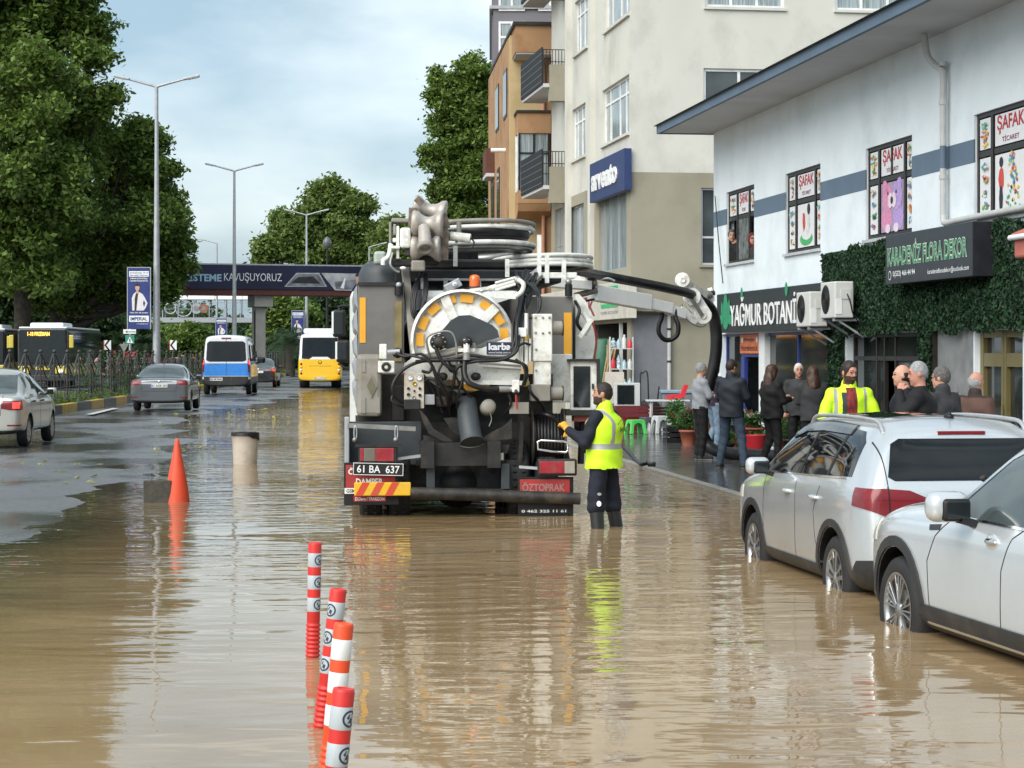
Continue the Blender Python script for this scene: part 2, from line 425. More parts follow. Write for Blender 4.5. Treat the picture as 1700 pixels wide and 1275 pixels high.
def road_z(x, y):
    d = shore_d(x, y); z = np.clip(d*.022, -.24, .035)
    z += np.clip((d-1.5)*.004, 0, .05)
    z += .006*np.sin(x*3.1)*np.sin(y*.8)
    return z
m_asph = bpy.data.materials.new('wet asphalt'); m_asph.use_nodes = True
def asphalt():
    t = m_asph.node_tree; b = t.nodes['Principled BSDF']; ln = t.links.new; nn = t.nodes.new
    co = nn('ShaderNodeTexCoord').outputs['Object']
    def noise(s, d=5, st=None):
        n = nn('ShaderNodeTexNoise'); n.inputs['Scale'].default_value = s; n.inputs['Detail'].default_value = d
        if st: mm = nn('ShaderNodeMapping'); mm.inputs['Scale'].default_value = st; ln(co, mm.inputs[0]); ln(mm.outputs[0], n.inputs[0])
        else: ln(co, n.inputs[0])
        return n.outputs[0]
    def rng_(src, a, b_, c, d):
        m = nn('ShaderNodeMapRange'); m.inputs[1].default_value = a; m.inputs[2].default_value = b_; m.inputs[3].default_value = c; m.inputs[4].default_value = d; ln(src, m.inputs[0]); return m.outputs[0]
    big = noise(.42, 5, (1, .55, 1)); wet = rng_(big, .42, .58, 0, 1)
    c = nn('ShaderNodeMix'); c.data_type = 'RGBA'; c.inputs[6].default_value = (.065, .066, .07, 1); c.inputs[7].default_value = (.12, .12, .122, 1)
    ln(rng_(noise(14, 8), .35, .65, 0, 1), c.inputs[0])
    c2 = nn('ShaderNodeMix'); c2.data_type = 'RGBA'; ln(rng_(wet, 0, 1, .75, 0), c2.inputs[0]); ln(c.outputs[2], c2.inputs[6]); c2.inputs[7].default_value = (.05, .052, .046, 1)
    ln(c2.outputs[2], b.inputs['Base Color'])
    ln(rng_(wet, 0, 1, .12, .42), b.inputs['Roughness']); b.inputs['IOR'].default_value = 1.45; b.inputs['Specular IOR Level'].default_value = .6
    h = nn('ShaderNodeMix'); h.data_type = 'FLOAT'; ln(rng_(wet, 0, 1, .35, 1), h.inputs[0]); h.inputs[2].default_value = .5; ln(noise(55, 3), h.inputs[3])
    bp = nn('ShaderNodeBump'); bp.inputs['Distance'].default_value = .006; ln(h.outputs[0], bp.inputs['Height']); ln(bp.outputs[0], b.inputs['Normal'])
asphalt()
# far ground sheet under everything
mb = MB(); m_earth = mat('damp earth', (.06, .06, .045), .8, var=.3, scale=.4)
mb.poly([(-2500, -200, -.35), (2500, -200, -.35), (2500, 5000, -.35), (-2500, 5000, -.35)], m_earth)
tag(mb.obj('ground'), kind='structure')
def grid(name, xs, ys, zf, mats, kind='structure'):
    X, Y = np.meshgrid(xs, ys, indexing='ij'); Z = zf(X, Y); V = np.stack([X, Y, Z], -1).reshape(-1, 3)
    a, b = len(xs), len(ys); i = np.arange((a-1)*(b-1)); r, c = i//(b-1), i % (b-1)
    Q = np.stack([r*b+c, (r+1)*b+c, (r+1)*b+c+1, r*b+c+1], 1)
    return tag(np_mesh(name, V, Q, mats, smooth=True), kind=kind)
ys = np.concatenate([np.arange(3, 60, .3), np.arange(60, 140, .6), np.arange(140, 420, 5)])
grid('road', np.concatenate([np.arange(-19, 6, .3)]), ys, lambda x, y: road_z(x, y), [m_asph])
mb = MB(); mb.poly([(-60, 20, .02), (-15.5, 20, .02), (-15.5, 60, .02), (-17, 115, .02), (-22, 420, .02), (-60, 420, .02)], m_asph); tag(mb.obj('opposite_road'), kind='structure')
# muddy flood water
m_wat = bpy.data.materials.new('muddy water'); m_wat.use_nodes = True
def water():
    t = m_wat.node_tree; b = t.nodes['Principled BSDF']; ln = t.links.new; nn = t.nodes.new
    co = nn('ShaderNodeTexCoord').outputs['Object']
    def noise(s, d=3, st=(1, 1, 1), dist=0, r=.5):
        n = nn('ShaderNodeTexNoise'); n.inputs['Scale'].default_value = s; n.inputs['Detail'].default_value = d; n.inputs['Distortion'].default_value = dist; n.inputs['Roughness'].default_value = r
        mm = nn('ShaderNodeMapping'); mm.inputs['Scale'].default_value = st; ln(co, mm.inputs[0]); ln(mm.outputs[0], n.inputs[0]); return n.outputs[0]
    def rng_(src, a, b_, c, d):
        m = nn('ShaderNodeMapRange'); m.inputs[1].default_value = a; m.inputs[2].default_value = b_; m.inputs[3].default_value = c; m.inputs[4].default_value = d; ln(src, m.inputs[0]); return m.outputs[0]
    def math_(op, a, b_):
        m = nn('ShaderNodeMath'); m.operation = op
        for i, v in enumerate((a, b_)):
            if isinstance(v, (int, float)): m.inputs[i].default_value = v
            else: ln(v, m.inputs[i])
        return m.outputs[0]
    at = nn('ShaderNodeAttribute'); at.attribute_name = 'depth'
    mud = nn('ShaderNodeMix'); mud.data_type = 'RGBA'; mud.inputs[6].default_value = (.265, .180, .092, 1); mud.inputs[7].default_value = (.325, .230, .128, 1)
    ln(rng_(noise(.35, 5, dist=1.2), .35, .65, 0, 1), mud.inputs[0])
    sh = nn('ShaderNodeMix'); sh.data_type = 'RGBA'; ln(rng_(at.outputs['Fac'], 0, .05, 0, 1), sh.inputs[0]); sh.inputs[6].default_value = (.05, .045, .035, 1); ln(mud.outputs[2], sh.inputs[7])
    ln(sh.outputs[2], b.inputs['Base Color'])
    b.inputs['Roughness'].default_value = .025; b.inputs['IOR'].default_value = 1.36
    # ripples: long soft undulation everywhere, short wavelets only where the water is stirred
    stir = rng_(noise(.13, 2, (1, .8, 1)), .38, .56, .15, 1)
    far = nn('ShaderNodeSeparateXYZ'); ln(co, far.inputs[0]); fy = rng_(far.outputs[1], 11, 26, .3, 1.15); stir = math_('MULTIPLY', stir, fy)
    r0 = noise(.75, 2, (.6, 1.2, 1), .5); r1 = noise(2.2, 2, (.55, 1.3, 1), .5); r2 = noise(6.5, 2, (.5, 1.3, 1), .3)
    wv = nn('ShaderNodeTexWave'); wv.wave_type = 'RINGS'; wv.rings_direction = 'Z'; wv.inputs['Scale'].default_value = .9; wv.inputs['Distortion'].default_value = 6; wv.inputs['Detail'].default_value = 2; wv.inputs['Detail Scale'].default_value = 1.2
    mm = nn('ShaderNodeMapping'); mm.inputs['Location'].default_value = (3.9, -26.5, 0); ln(co, mm.inputs[0]); ln(mm.outputs[0], wv.inputs[0])
    hgt = math_('ADD', math_('MULTIPLY', r0, .95), math_('MULTIPLY', r1, math_('ADD', math_('MULTIPLY', stir, .75), .12)))
    hgt = math_('ADD', hgt, math_('MULTIPLY', math_('MULTIPLY', r2, .30), stir))
    hgt = math_('ADD', hgt, math_('MULTIPLY', math_('MULTIPLY', wv.outputs[1], .12), stir))
    bp = nn('ShaderNodeBump'); bp.inputs['Distance'].default_value = WAVE; ln(hgt, bp.inputs['Height']); ln(bp.outputs[0], b.inputs['Normal'])
WAVE = .020
water()
xs = np.arange(-12, 9, .35); ysw = np.concatenate([np.arange(3, 60, .35), np.arange(60, 131, .7)])
wo = grid('flood_water', xs, ysw, lambda x, y: x*0, [m_wat])
V = np.array([v.co[:] for v in wo.data.vertices]); dpt = np.clip(-road_z(V[:, 0], V[:, 1]), 0, .3)
at = wo.data.attributes.new('depth', 'FLOAT', 'POINT'); at.data.foreach_set('value', dpt.astype(np.float32))
# pavement in front of the shops
m_pave = mat('wet pavement', (.075, .077, .078), .13, var=.3, scale=1.3, rvar=.09, bump=.002, bscale=14, dirt=(.04, .042, .04), dscale=1.2, damt=.7)
mb = MB(); yy = [3, 12, 20, 28, 36, 48, 60, 80, 110]
for a, b in zip(yy[:-1], yy[1:]):
    mb.poly([(float(walk_x(a)), a, .03), (14, a, .03), (14, b, .03), (float(walk_x(b)), b, .03)], m_pave)
tag(mb.obj('pavement'), kind='structure')
m_kerbs = mat('pavement kerb stone', (.26, .25, .22), .4, var=.2, dirt=(.1, .09, .07), dscale=3)
mb = MB(); k = 8.0
while k < 60:
    a = Vector((float(walk_x(k)), k, -.06)); b = Vector((float(walk_x(k+.97)), k+.97, -.06)); mb.bar(a, b, .13, .19, m_kerbs, bev=.015); k += 1
tag(mb.obj('pavement_kerb'), kind='structure')
# median: kerb, grass
m_ky = mat('yellow kerb paint', (.50, .32, .03), .5, dirt=(.15, .12, .06), dscale=3, damt=.8); m_kb = mat('black kerb paint', (.03, .03, .034), .45, var=.3, dirt=(.12, .11, .09), dscale=4)
mb = MB(); k = 44.0; i = 0
while k < 190:
    a = Vector((float(kerb_x(k)), k, .12)); b = Vector((float(kerb_x(k+2.55)), k+2.55, .12)); mb.bar(a, b, .25, .38, m_ky if i % 2 else m_kb, bev=.02); k += 2.6; i += 1
tag(mb.obj('median_kerb'), kind='structure')
m_grass = mat('grass', (.07, .12, .025), .8, var=.5, scale=3, bump=.02, bscale=30)
mb = MB()
mb.poly([(-15.6, 44, .26), (float(kerb_x(44))-.12, 44, .26), (float(kerb_x(190))-.12, 190, .26), (-19.6, 190, .26)], m_grass); tag(mb.obj('median_strip'), kind='structure')
rng = np.random.default_rng(3)
yq = 44+146*rng.uniform(size=9000)**1.6; xq = kerb_x(yq)-.2-rng.uniform(0, 2.2, 9000); C = np.stack([xq, yq, np.full(9000, .3)], 1)
V, Q = leaf_cloud(rng, C, 3, .05, .09, up=0); tag(np_mesh('grass', V, Q, [mat('grass blades', (.09, .16, .03), .7, var=.5, leaf=True)]), 'short green grass growing on the median strip', 'grass', kind='stuff')
# lane marking
mb = MB(); m_line = mat('road paint', (.55, .55, .52), .4, dirt=(.2, .2, .19), dscale=8, damt=.9)
for (p, q) in (((142, 693), (186, 682)), ((300, 655), (322, 650)), ((470, 628), (485, 626))):
    a, b = G(*p), G(*q); mb.poly([(a.x, a.y, .09), (a.x+.22, a.y, .09), (b.x+.22, b.y, .09), (b.x, b.y, .09)], m_line)
tag(mb.obj('lane_marking'), kind='structure')
rng = np.random.default_rng(4); C = []
for (px, py, n, sp) in ((432, 682, 26, .5), (418, 694, 14, .8), (455, 700, 10, .9), (320, 712, 14, .8), (300, 748, 8, .4), (345, 690, 12, 1.2), (60, 778, 6, .5), (115, 803, 5, .4)):
    g = G(px, py); C.append(np.stack([g.x+rng.normal(0, sp, n), g.y+rng.normal(0, sp*2, n), np.full(n, .045)], 1))
C = np.concatenate(C); V, Q = leaf_cloud(rng, C, 2, .03, .07, up=3, flat=.1); tag(np_mesh('leaf_litter', V, Q, [mat('yellowed leaves', (.35, .33, .10), .6, var=.5, leaf=True)]), 'yellowed leaves washed up on the wet road', 'leaves', kind='stuff')
# ================================================================ BUILDINGS
m_pl_w = mat('white render', (.72, .79, .83), .85, var=.04, scale=1.2, bump=.003, bscale=25, dirt=(.42, .48, .52), dscale=.8, damt=.45)
m_bluegrey = mat('slate blue paint', (.11, .16, .22), .7, var=.08, scale=2)
m_soffit = mat('grey soffit render', (.50, .51, .53), .9, var=.08, scale=1)
m_brownf = mat('dark brown frame', (.022, .018, .016), .4, var=.2)
m_poster = mat('poster white', (.70, .71, .72), .5, var=.03)
m_ptxt = mat('poster red letters', (.45, .02, .035), .5)
m_ptxt2 = mat('poster maroon letters', (.20, .015, .05), .5)
def toymat(n, c): return mat('toy picture '+n, c, .5, var=.2, scale=14)
TOY = [toymat('red', (.55, .06, .04)), toymat('blue', (.08, .22, .5)), toymat('yellow', (.75, .5, .05)), toymat('green', (.06, .38, .12)), toymat('orange', (.7, .25, .05)), toymat('teal', (.1, .42, .42))]
# ---- white two storey shop building
FW = Fr((4.21, 44, 0), -math.atan2(.990, .1386))
B = FW.thing('shop_building', 'white two storey shop building with a slate blue stripe and overhanging roof', 'building')
wx = lambda px, d=0: FW.p(px, 500, d).x
WZ = (3.64, 5.10)
wins = [(wx(1206), wx(1252)), (wx(1304), wx(1362)), (wx(1437), wx(1514)), (wx(1617), wx(1617)+2.3), (wx(1617)+5.2, wx(1617)+7.5)]
shop1 = (wx(1196), wx(1383), .06, 2.22); shop2 = (wx(1405), wx(1541), .06, 2.15); shop3 = (wx(1618), wx(1698), .06, 2.15)
mb = MB()
holed(mb, 0, 27, -.3, 6.42, [(a, b, *WZ) for a, b in wins]+[shop1, shop2, shop3], m_pl_w, 0, .16)
mb.obj('wall', B, fix=False)
mb = MB()
mb.poly([(0, 0, -.3), (0, 9, -.3), (0, 9, 6.42), (0, 0, 6.42)], m_pl_w); mb.poly([(27, 0, -.3), (27, 9, -.3), (27, 9, 6.42), (27, 0, 6.42)], m_pl_w); mb.poly([(0, 9, -.3), (27, 9, -.3), (27, 9, 6.42), (0, 9, 6.42)], m_pl_w)
mb.obj('side_wall', B)
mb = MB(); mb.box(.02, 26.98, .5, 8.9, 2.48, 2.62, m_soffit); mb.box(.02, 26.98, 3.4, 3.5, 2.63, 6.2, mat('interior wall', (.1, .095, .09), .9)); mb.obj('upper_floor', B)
mb = MB(); mb.box(-.06, 28, -1.12, 9.6, 6.42, 6.52, m_soffit); mb.obj('soffit', B)
mb = MB(); mb.box(-.09, 28.05, -1.19, -1.123, 6.40, 6.56, m_bluegrey); mb.box(-.13, -.063, -1.19, 9.6, 6.40, 6.56, m_bluegrey); mb.obj('fascia', B)
mb = MB(); m_roof = mat('mossy roof edge', (.10, .12, .11), .9, var=.4, scale=5, bump=.02)
mb.prism([(-1.26, 6.565), (9.7, 6.565), (4, 7.6)], (-.18, 0, 0), (0, 1, 0), (0, 0, 1), (28.3, 0, 0), m_roof); mb.obj('roof', B)
mb = MB(); zs0, zs1 = 4.45, 4.77; xs_ = [0]+[v for w_ in wins for v in w_]+[27]
for i in range(0, len(xs_), 2): mb = MB(); mb.box(xs_[i], xs_[i+1], -.004, .02, zs0, zs1, m_bluegrey); mb.obj('stripe', B)
mb = MB(); m_sill = mat('window sill', (.45, .47, .48), .7)
for a, b in wins: mb = MB(); mb.box(a-.04, b+.04, -.05, .12, WZ[0]-.05, WZ[0], m_sill); mb.obj('sill', B)
rr = random.Random(5)
def blob(mb, cx, cz, rx, rz, y, m, n=14, j=.0): mb.poly([(cx+rx*math.cos(2*math.pi*i/n)*(1+j*rr.uniform(-1, 1)), y, cz+rz*math.sin(2*math.pi*i/n)*(1+j*rr.uniform(-1, 1))) for i in range(n)], m)
def toys(mb, x0, x1, z0, z1, y):
    n = max(3, int((z1-z0)/.17)); k = 0; w_ = x1-x0
    for i in range(n):
        cz = z0+(z1-z0)*(i+.5)/n; cx = (x0+x1)/2; m0 = rr.choice(TOY)
        for q in range(11):
            k += 1; a = rr.uniform(0, 6.28); r_ = rr.uniform(0, .3); m = m0 if q < 3 else rr.choice(TOY+[m_brownf, m_poster]); blob(mb, cx+w_*r_*math.cos(a), cz+.06*r_*3*math.sin(a), w_*rr.uniform(.04, .17), rr.uniform(.008, .035), y-.0008*k, m, rr.choice((4, 5, 7)), .45)
def shop_window(i, a, b):
    z0, z1 = WZ; w_ = b-a; c1, c2 = a+w_*(.33 if i == 0 else .25), a+w_*(.76 if i == 0 else .80); zm = z0+(z1-z0)*.62; y = .045; fw = .06
    mb = MB()
    mb.box(a, a+fw, y, y+.028, z0, z1, m_brownf); mb.box(b-fw, b, y, y+.028, z0, z1, m_brownf); mb.box(a+fw, b-fw, y, y+.028, z1-fw, z1, m_brownf); mb.box(a+fw, b-fw, y, y+.028, z0, z0+fw, m_brownf)
    for c in (c1, c2): mb.box(c-.04, c+.04, y-.01, y+.028, z0+fw, z1-fw, m_brownf)
    mb.box(a+fw, b-fw, y+.004, y+.024, zm-.04, zm+.04, m_brownf)
    if i == 2: mb.box((c1+c2)/2-.02, (c1+c2)/2+.02, y-.012, y+.024, zm+.04, z1-fw, m_brownf)
    f = mb.obj('window', B)
    cells = [(a+fw, c1-.05, zm+.04, z1-fw), (c1+.05, c2-.05, zm+.04, z1-fw), (c2+.05, b-fw, zm+.04, z1-fw), (a+fw, c1-.05, z0+fw, zm-.04), (c1+.05, c2-.05, z0+fw, zm-.04), (c2+.05, b-fw, z0+fw, zm-.04)]
    mb = MB(); yp = y+.012
    for k, (x0, x1, q0, q1) in enumerate(cells):
        if i == 0 and k in (3, 5): continue
        if i == 0 and k == 4:
            g = mat('reflective window film', (.16, .18, .18), .12, var=.6, scale=7); mb.box(x0, x1, yp, yp+.01, q0, q1, g); continue
        g = .02; mb.box(x0+g, x1-g, yp, yp+.01, q0+g, q1-g, m_poster)
        if k == 1:
            mb.text('ŞAFAK', (x0+.1, yp-.004, q0+.17), (1, 0, 0), (0, 0, 1), (x1-x0)-.2, (q1-q0)*.56, m_ptxt, .02)
            mb.text('TİCARET', (x0+.28, yp-.004, q0+.06), (1, 0, 0), (0, 0, 1), (x1-x0)-.56, (q1-q0)*.19, m_ptxt2, .01)
        elif k == 4 and i == 2:      # two plush bears, pink and lilac
            pk, lp = mat('plush pink picture', (.62, .25, .4), .6, var=.25, scale=20), mat('plush lilac picture', (.42, .3, .6), .6, var=.25, scale=20); bk = mat('picture black', (.02, .02, .03), .5)
            bgp = mat('picture lavender ground', (.35, .27, .4), .6); mb.box(x0+g, x1-g, yp-.003, yp-.001, q0+g, q1-g, bgp)
            cx = (x0+x1)/2; hw = (x1-x0)/2
            for sx, m1 in ((-1, pk), (1, lp)):
                blob(mb, cx+sx*hw*.5, q0+.22, hw*.44, .2, yp-.005-.001*sx, m1); blob(mb, cx+sx*hw*.42, q0+.55, hw*.42, .22, yp-.008-.001*sx, m1)
                blob(mb, cx+sx*hw*.62, q0+.74, hw*.2, .09, yp-.011, m1); blob(mb, cx+sx*hw*.15, q0+.5, hw*.2, .12, yp-.013-.001*sx, mat('plush muzzle picture', (.7, .6, .68), .6)); blob(mb, cx+sx*hw*.35, q0+.62, .025, .03, yp-.015, bk)
                blob(mb, cx+sx*hw*.35, q0+.07, hw*.22, .07, yp-.014, mat('plush muzzle picture', (.7, .6, .68), .6))
            blob(mb, cx, q0+.5, .06, .06, yp-.017, bk)
        elif k == 4 and i == 1:      # child on a green rocker
            blob(mb, (x0+x1)/2, q0+.16, (x1-x0)*.36, .12, yp-.003, TOY[3], 14); blob(mb, (x0+x1)/2+.03, q0+.24, (x1-x0)*.27, .1, yp-.005, m_poster, 14)
            blob(mb, (x0+x1)/2-.15, q0+.48, .09, .17, yp-.006, TOY[0], 8, .2); blob(mb, (x0+x1)/2+.1, q0+.42, .13, .2, yp-.007, mat('picture white cloth', (.6, .62, .62), .6, var=.2), 8, .2); blob(mb, (x0+x1)/2+.16, q0+.68, .09, .1, yp-.008, mat('picture black', (.02, .02, .03), .5), 10)
        elif k == 4 and i >= 3:      # boy beside a tower of blocks
            blob(mb, x0+.25, q0+.46, .1, .16, yp-.004, TOY[0], 8, .1); blob(mb, x0+.24, q0+.2, .07, .18, yp-.005, mat('picture black', (.02, .02, .03), .5), 8); blob(mb, x0+.25, q0+.68, .07, .07, yp-.006, mat('picture black', (.02, .02, .03), .5), 10)
            for q in range(46): blob(mb, x0+.66+.26*rr.uniform(-1, 1)*(1-q/60), q0+.05+q*.016, .035, .025, yp-.004-.0004*q, rr.choice(TOY+[m_brownf]), 5, .5)
        elif k != 1: toys(mb, x0+g, x1-g, q0+g+.03, q1-g-.03, yp-.002)
    mb.obj('poster', f)
for i, (a, b) in enumerate(wins): shop_window(i, a, b)
# downpipe
mb = MB(); m_pipe = mat('grey white pipe', (.46, .47, .46), .45, var=.08); px_ = wx(1577); zb = FW.p(1575, 372).z
mb.curve([(wx(1562), -.25, 6.4), (wx(1562), -.2, 6.1), (wx(1566), -.12, 5.95), (px_, -.1, 5.8), (px_, -.1, 5.4)], .05, m_pipe, 10, 4)
mb.tube([(px_, -.1, 5.42), (px_, -.1, zs1)], .047, m_pipe, 10); mb.tube([(px_, -.1, zs1), (px_, -.1, zs0)], .048, m_bluegrey, 10); mb.tube([(px_, -.1, zs0), (px_, -.1, zb+.1)], .047, m_pipe, 10)
mb.curve([(px_, -.1, zb+.12), (px_+.03, -.1, zb+.03), (px_+.15, -.1, zb), (px_+.5, -.1, zb+.01)], .047, m_pipe, 10, 5); mb.tube([(px_+.45, -.1, zb+.01), (26.5, -.1, zb+.08)], .047, m_pipe, 10)
for z in (5.9, 5.35, 4.3): mb.tube([(px_, -.1, z), (px_, -.1, z+.06)], .06, m_pipe, 10)
mb.obj('downpipe', B)
# shopfronts
m_blue = mat('blue door paint', (.03, .045, .22), .35, var=.15); m_gold = mat('gold anodised frame', (.19, .155, .06), .35, metal=.3, var=.1)
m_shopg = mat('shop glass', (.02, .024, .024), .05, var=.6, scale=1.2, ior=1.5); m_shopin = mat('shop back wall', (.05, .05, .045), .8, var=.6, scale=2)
mb = MB(); z0, z1 = .06, 2.22; x0, x1 = shop1[:2]; y = .12
xd0, xd1 = wx(1232, y), wx(1266, y); xw0, xw1 = wx(1266, y)+.02, wx(1276, y)
for a, b in ((x0, x0+.05), (xd0-.05, xd0+.02), (wx(1324, y), wx(1324, y)+.05), (x1-.05, x1)): mb.box(a, b, y, y+.05, z0, z1, m_blue)
mb.box(xd0+.02, xd1, y, y+.06, 1.76, 1.82, m_blue); mb.box(xd0+.02, xd0+.3, y-.03, y+.04, z0, 1.76, m_blue); mb.box(xd1-.12, xd1, y-.02, y+.05, z0, 1.76, m_blue)
mb.box(x0, x1, y, y+.05, z1-.05, z1, m_blue); mb.box(xw0, xw1, y-.08, y+.08, z0, z1, M_cleanw)
sf = mb.obj('shopfront', B, 'blue framed shopfront with an open blue door and a white post')
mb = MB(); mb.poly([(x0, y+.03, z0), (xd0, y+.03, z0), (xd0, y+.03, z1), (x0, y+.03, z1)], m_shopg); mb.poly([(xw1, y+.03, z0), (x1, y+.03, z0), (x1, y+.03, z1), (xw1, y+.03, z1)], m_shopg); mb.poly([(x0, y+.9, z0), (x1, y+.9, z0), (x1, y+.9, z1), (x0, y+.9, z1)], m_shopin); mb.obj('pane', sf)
mb = MB(); mb.box(xd0+.03, xd1-.01, y-.05, y-.01, 1.83, 2.2, mat('orange shop sign', (.62, .16, .06), .5, var=.15, scale=8))
mb.text('Süreyya', (xd0+.35, y-.055, 2.05), (1, 0, 0), (0, 0, 1), (xd1-xd0)*.5, .09, mat('sign black letters', (.03, .015, .01), .5), .01); mb.text('Hurekent.k', (xd0+.12, y-.055, 1.88), (1, 0, 0), (0, 0, 1), (xd1-xd0)*.82, .12, mat('sign black letters', (.03, .015, .01), .5), .01)
for q in (.14, .86): blob(mb, xd0+(xd1-xd0)*q, 2.1, .07, .06, y-.056, m_poster); 
mb.obj('door_sign', sf, 'orange sign board over the blue door')
mb = MB(); x0, x1, z0, z1 = shop2
xm = [wx(1455, y), wx(1468, y), wx(1486, y)]
for c in xm: mb.box(c-.03, c+.03, y, y+.06, z0, z1, m_brownf)
mb.box(x0, x1, y+.004, y+.055, 1.72, 1.79, m_brownf); mb.box(x0, x1, y, y+.06, z1-.06, z1, m_brownf); mb.box(x0, x0+.06, y, y+.06, z0, z1-.06, m_brownf); mb.box(x1-.06, x1, y, y+.06, z0, z1-.06, m_brownf)
sf = mb.obj('shopfront', B, 'brown framed shopfront with a dark open door')
mb = MB(); mb.poly([(x0, y+.03, z0), (xm[1], y+.03, z0), (xm[1], y+.03, z1), (x0, y+.03, z1)], m_shopg); mb.poly([(xm[2], y+.03, z0), (x1, y+.03, z0), (x1, y+.03, z1), (xm[2], y+.03, z1)], m_shopg); mb.poly([(xm[1], y+.03, 1.79), (xm[2], y+.03, 1.79), (xm[2], y+.03, z1), (xm[1], y+.03, z1)], m_shopg)
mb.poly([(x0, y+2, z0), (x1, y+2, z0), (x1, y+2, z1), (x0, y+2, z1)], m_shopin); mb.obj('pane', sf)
mb = MB(); x0, x1, z0, z1 = shop3
for a, b in ((x0, x0+.12), (x1-.12, x1), ((x0+x1)/2-.09, (x0+x1)/2-.01), ((x0+x1)/2+.01, (x0+x1)/2+.09)): mb.box(a, b, y-.04, y+.04, z0, z1, m_gold)
for a, b in ((z1-.1, z1), (1.66, 1.84), (z0, z0+.2)): mb.box(x0+.12, x1-.12, y-.035, y+.035, a, b, m_gold)
mb.cyl(((x0+x1)/2+.05, y-.08, .95), ((x0+x1)/2+.05, y-.08, 1.15), .015, m_gold)
sf = mb.obj('shopfront', B, 'gold framed glass double door')
mb = MB(); mb.poly([(x0, y+.02, z0), (x1, y+.02, z0), (x1, y+.02, z1), (x0, y+.02, z1)], m_shopg); mb.obj('pane', sf)
mb = MB(); mb.box(wx(1559), wx(1616), -.02, .03, .03, 2.16, mat('grey stone cladding', (.20, .21, .21), .5, var=.25, scale=3, dirt=(.1, .11, .11), dscale=2)); mb.box(wx(1558)-.05, wx(1558)+.01, -.09, .02, .03, 2.2, m_brownf); mb.obj('wall_panel', B)
# ivy cladding
Iv = FW.thing('ivy_cladding', 'dark green artificial ivy cladding across the ground floor fascia and pillars', 'hedge wall')
m_ivy = mat('ivy leaves', (.022, .06, .026), .6, var=.75, leaf=True); m_ivyb = mat('ivy backing', (.012, .03, .015), .9, var=.5, scale=20)
ixa, ixb = wx(1380), 26.5
mb = MB(); mb.box(ixa, ixb, -.1, -.01, 2.2, 3.52, m_ivyb)
legs = [(wx(1387), wx(1403)), (wx(1540), wx(1556))]
for a, b in legs: mb.box(a, b, -.08, -.01, .05, 2.2, m_ivyb)
mb.obj('backing', Iv)
rng = np.random.default_rng(11); n = 30000
x = rng.uniform(ixa-.03, ixb, n); z = rng.uniform(2.14, 3.56, n)+.03*np.sin(x*5)
keep = ~((z > 3.5) & (x < wx(1420)) & (z > 3.42)); x, z = x[keep], z[keep]
C = [np.stack([x, np.full(len(x), -.12)-.03*rng.uniform(size=len(x))-.02*np.sin(x*3+z*4), z], 1)]
for a, b in legs: k = 2200; C.append(np.stack([rng.uniform(a-.05, b+.05, k), rng.uniform(-.14, -.06, k), rng.uniform(.05, 2.25, k)], 1))
C = np.concatenate(C); nl = len(C); nr = rng.normal(0, .75, (nl, 3)); nr[:, 1] -= 1; nr /= np.linalg.norm(nr, axis=1)[:, None]
t = np.cross(nr, rng.normal(0, 1, (nl, 3))); t /= np.linalg.norm(t, axis=1)[:, None]; b = np.cross(nr, t); s = (.042*rng.uniform(.6, 1.3, nl))[:, None]
V = np.stack([C-t*s, C-b*s*.6+nr*s*.3, C+t*s, C+b*s*.6+nr*s*.3], 1).reshape(-1, 3)
np_mesh('leaves', V, np.arange(nl*4).reshape(-1, 4), [m_ivy], parent=Iv)
# signs on the shops
S = FW.thing('shop_sign', 'black shop sign with white letters and a green cactus above the blue door', 'sign')
m_sbk = mat('black sign board', (.012, .014, .014), .3, var=.2); m_sgn = mat('green sign letters', (.02, .26, .12), .4, var=.1); m_swh = mat('white sign letters', (.75, .77, .77), .4)
a = FW.p(1190, 489, -.2); b = FW.p(1356, 470, -.2); c = FW.p(1190, 553, -.2)
mb = MB(); mb.box(a.x, b.x+.9, -.2, -.01, c.z, a.z, m_sbk, .01); mb.obj('board', S)
l0 = FW.p(1213, 538, -.2); l1 = FW.p(1321, 520, -.2); lt = FW.p(1213, 499, -.2)
mb = MB(); mb.text('YAĞMUR BOTANİK', (l0.x, -.205, 2.36), (1, 0, 0), (0, 0, 1), (l1.x-l0.x)*1.1, .56, m_swh, .008, (0, -.012, 0)); mb.obj('lettering', S)
mb = MB(); cx = FW.p(1205, 520, -.2).x
blob(mb, cx, 2.62, .28, .3, -.206, m_sgn, 16); 
mb.obj('cactus_logo', S)
for dx, z_, rx, rz in ((0, 2.78, .17, .26), (-.38, 2.5, .24, .1), (.38, 2.5, .24, .1), (-.3, 2.72, .08, .16), (.3, 2.74, .08, .16), (0, 2.4, .2, .09)): mb = MB(); blob(mb, cx+dx, z_, rx, rz, -.208-abs(dx)*.004, m_sgn, 12); mb.obj('cactus_pad', S)
for px in (1232, 1306): mb = MB(); q = FW.p(px, 500, -.2).x; blob(mb, q, 2.98, .1, .13, -.209, m_sgn, 10); mb.obj('leaf_logo', S)
S = FW.thing('shop_sign', 'dark shop sign with outlined green letters and a phone number on the ivy', 'sign')
a = FW.p(1470, 392, -.42); b = FW.p(1614, 372, -.42); c = FW.p(1470, 473, -.42)
mb = MB(); mb.box(a.x, b.x, -.42, -.1, c.z, a.z, mat('charcoal sign board', (.02, .022, .028), .35, var=.2), .01); mb.obj('board', S)
w_ = b.x-a.x; h_ = a.z-c.z
mb = MB(); t_ = 'KARADENİZ FLORA DEKOR'
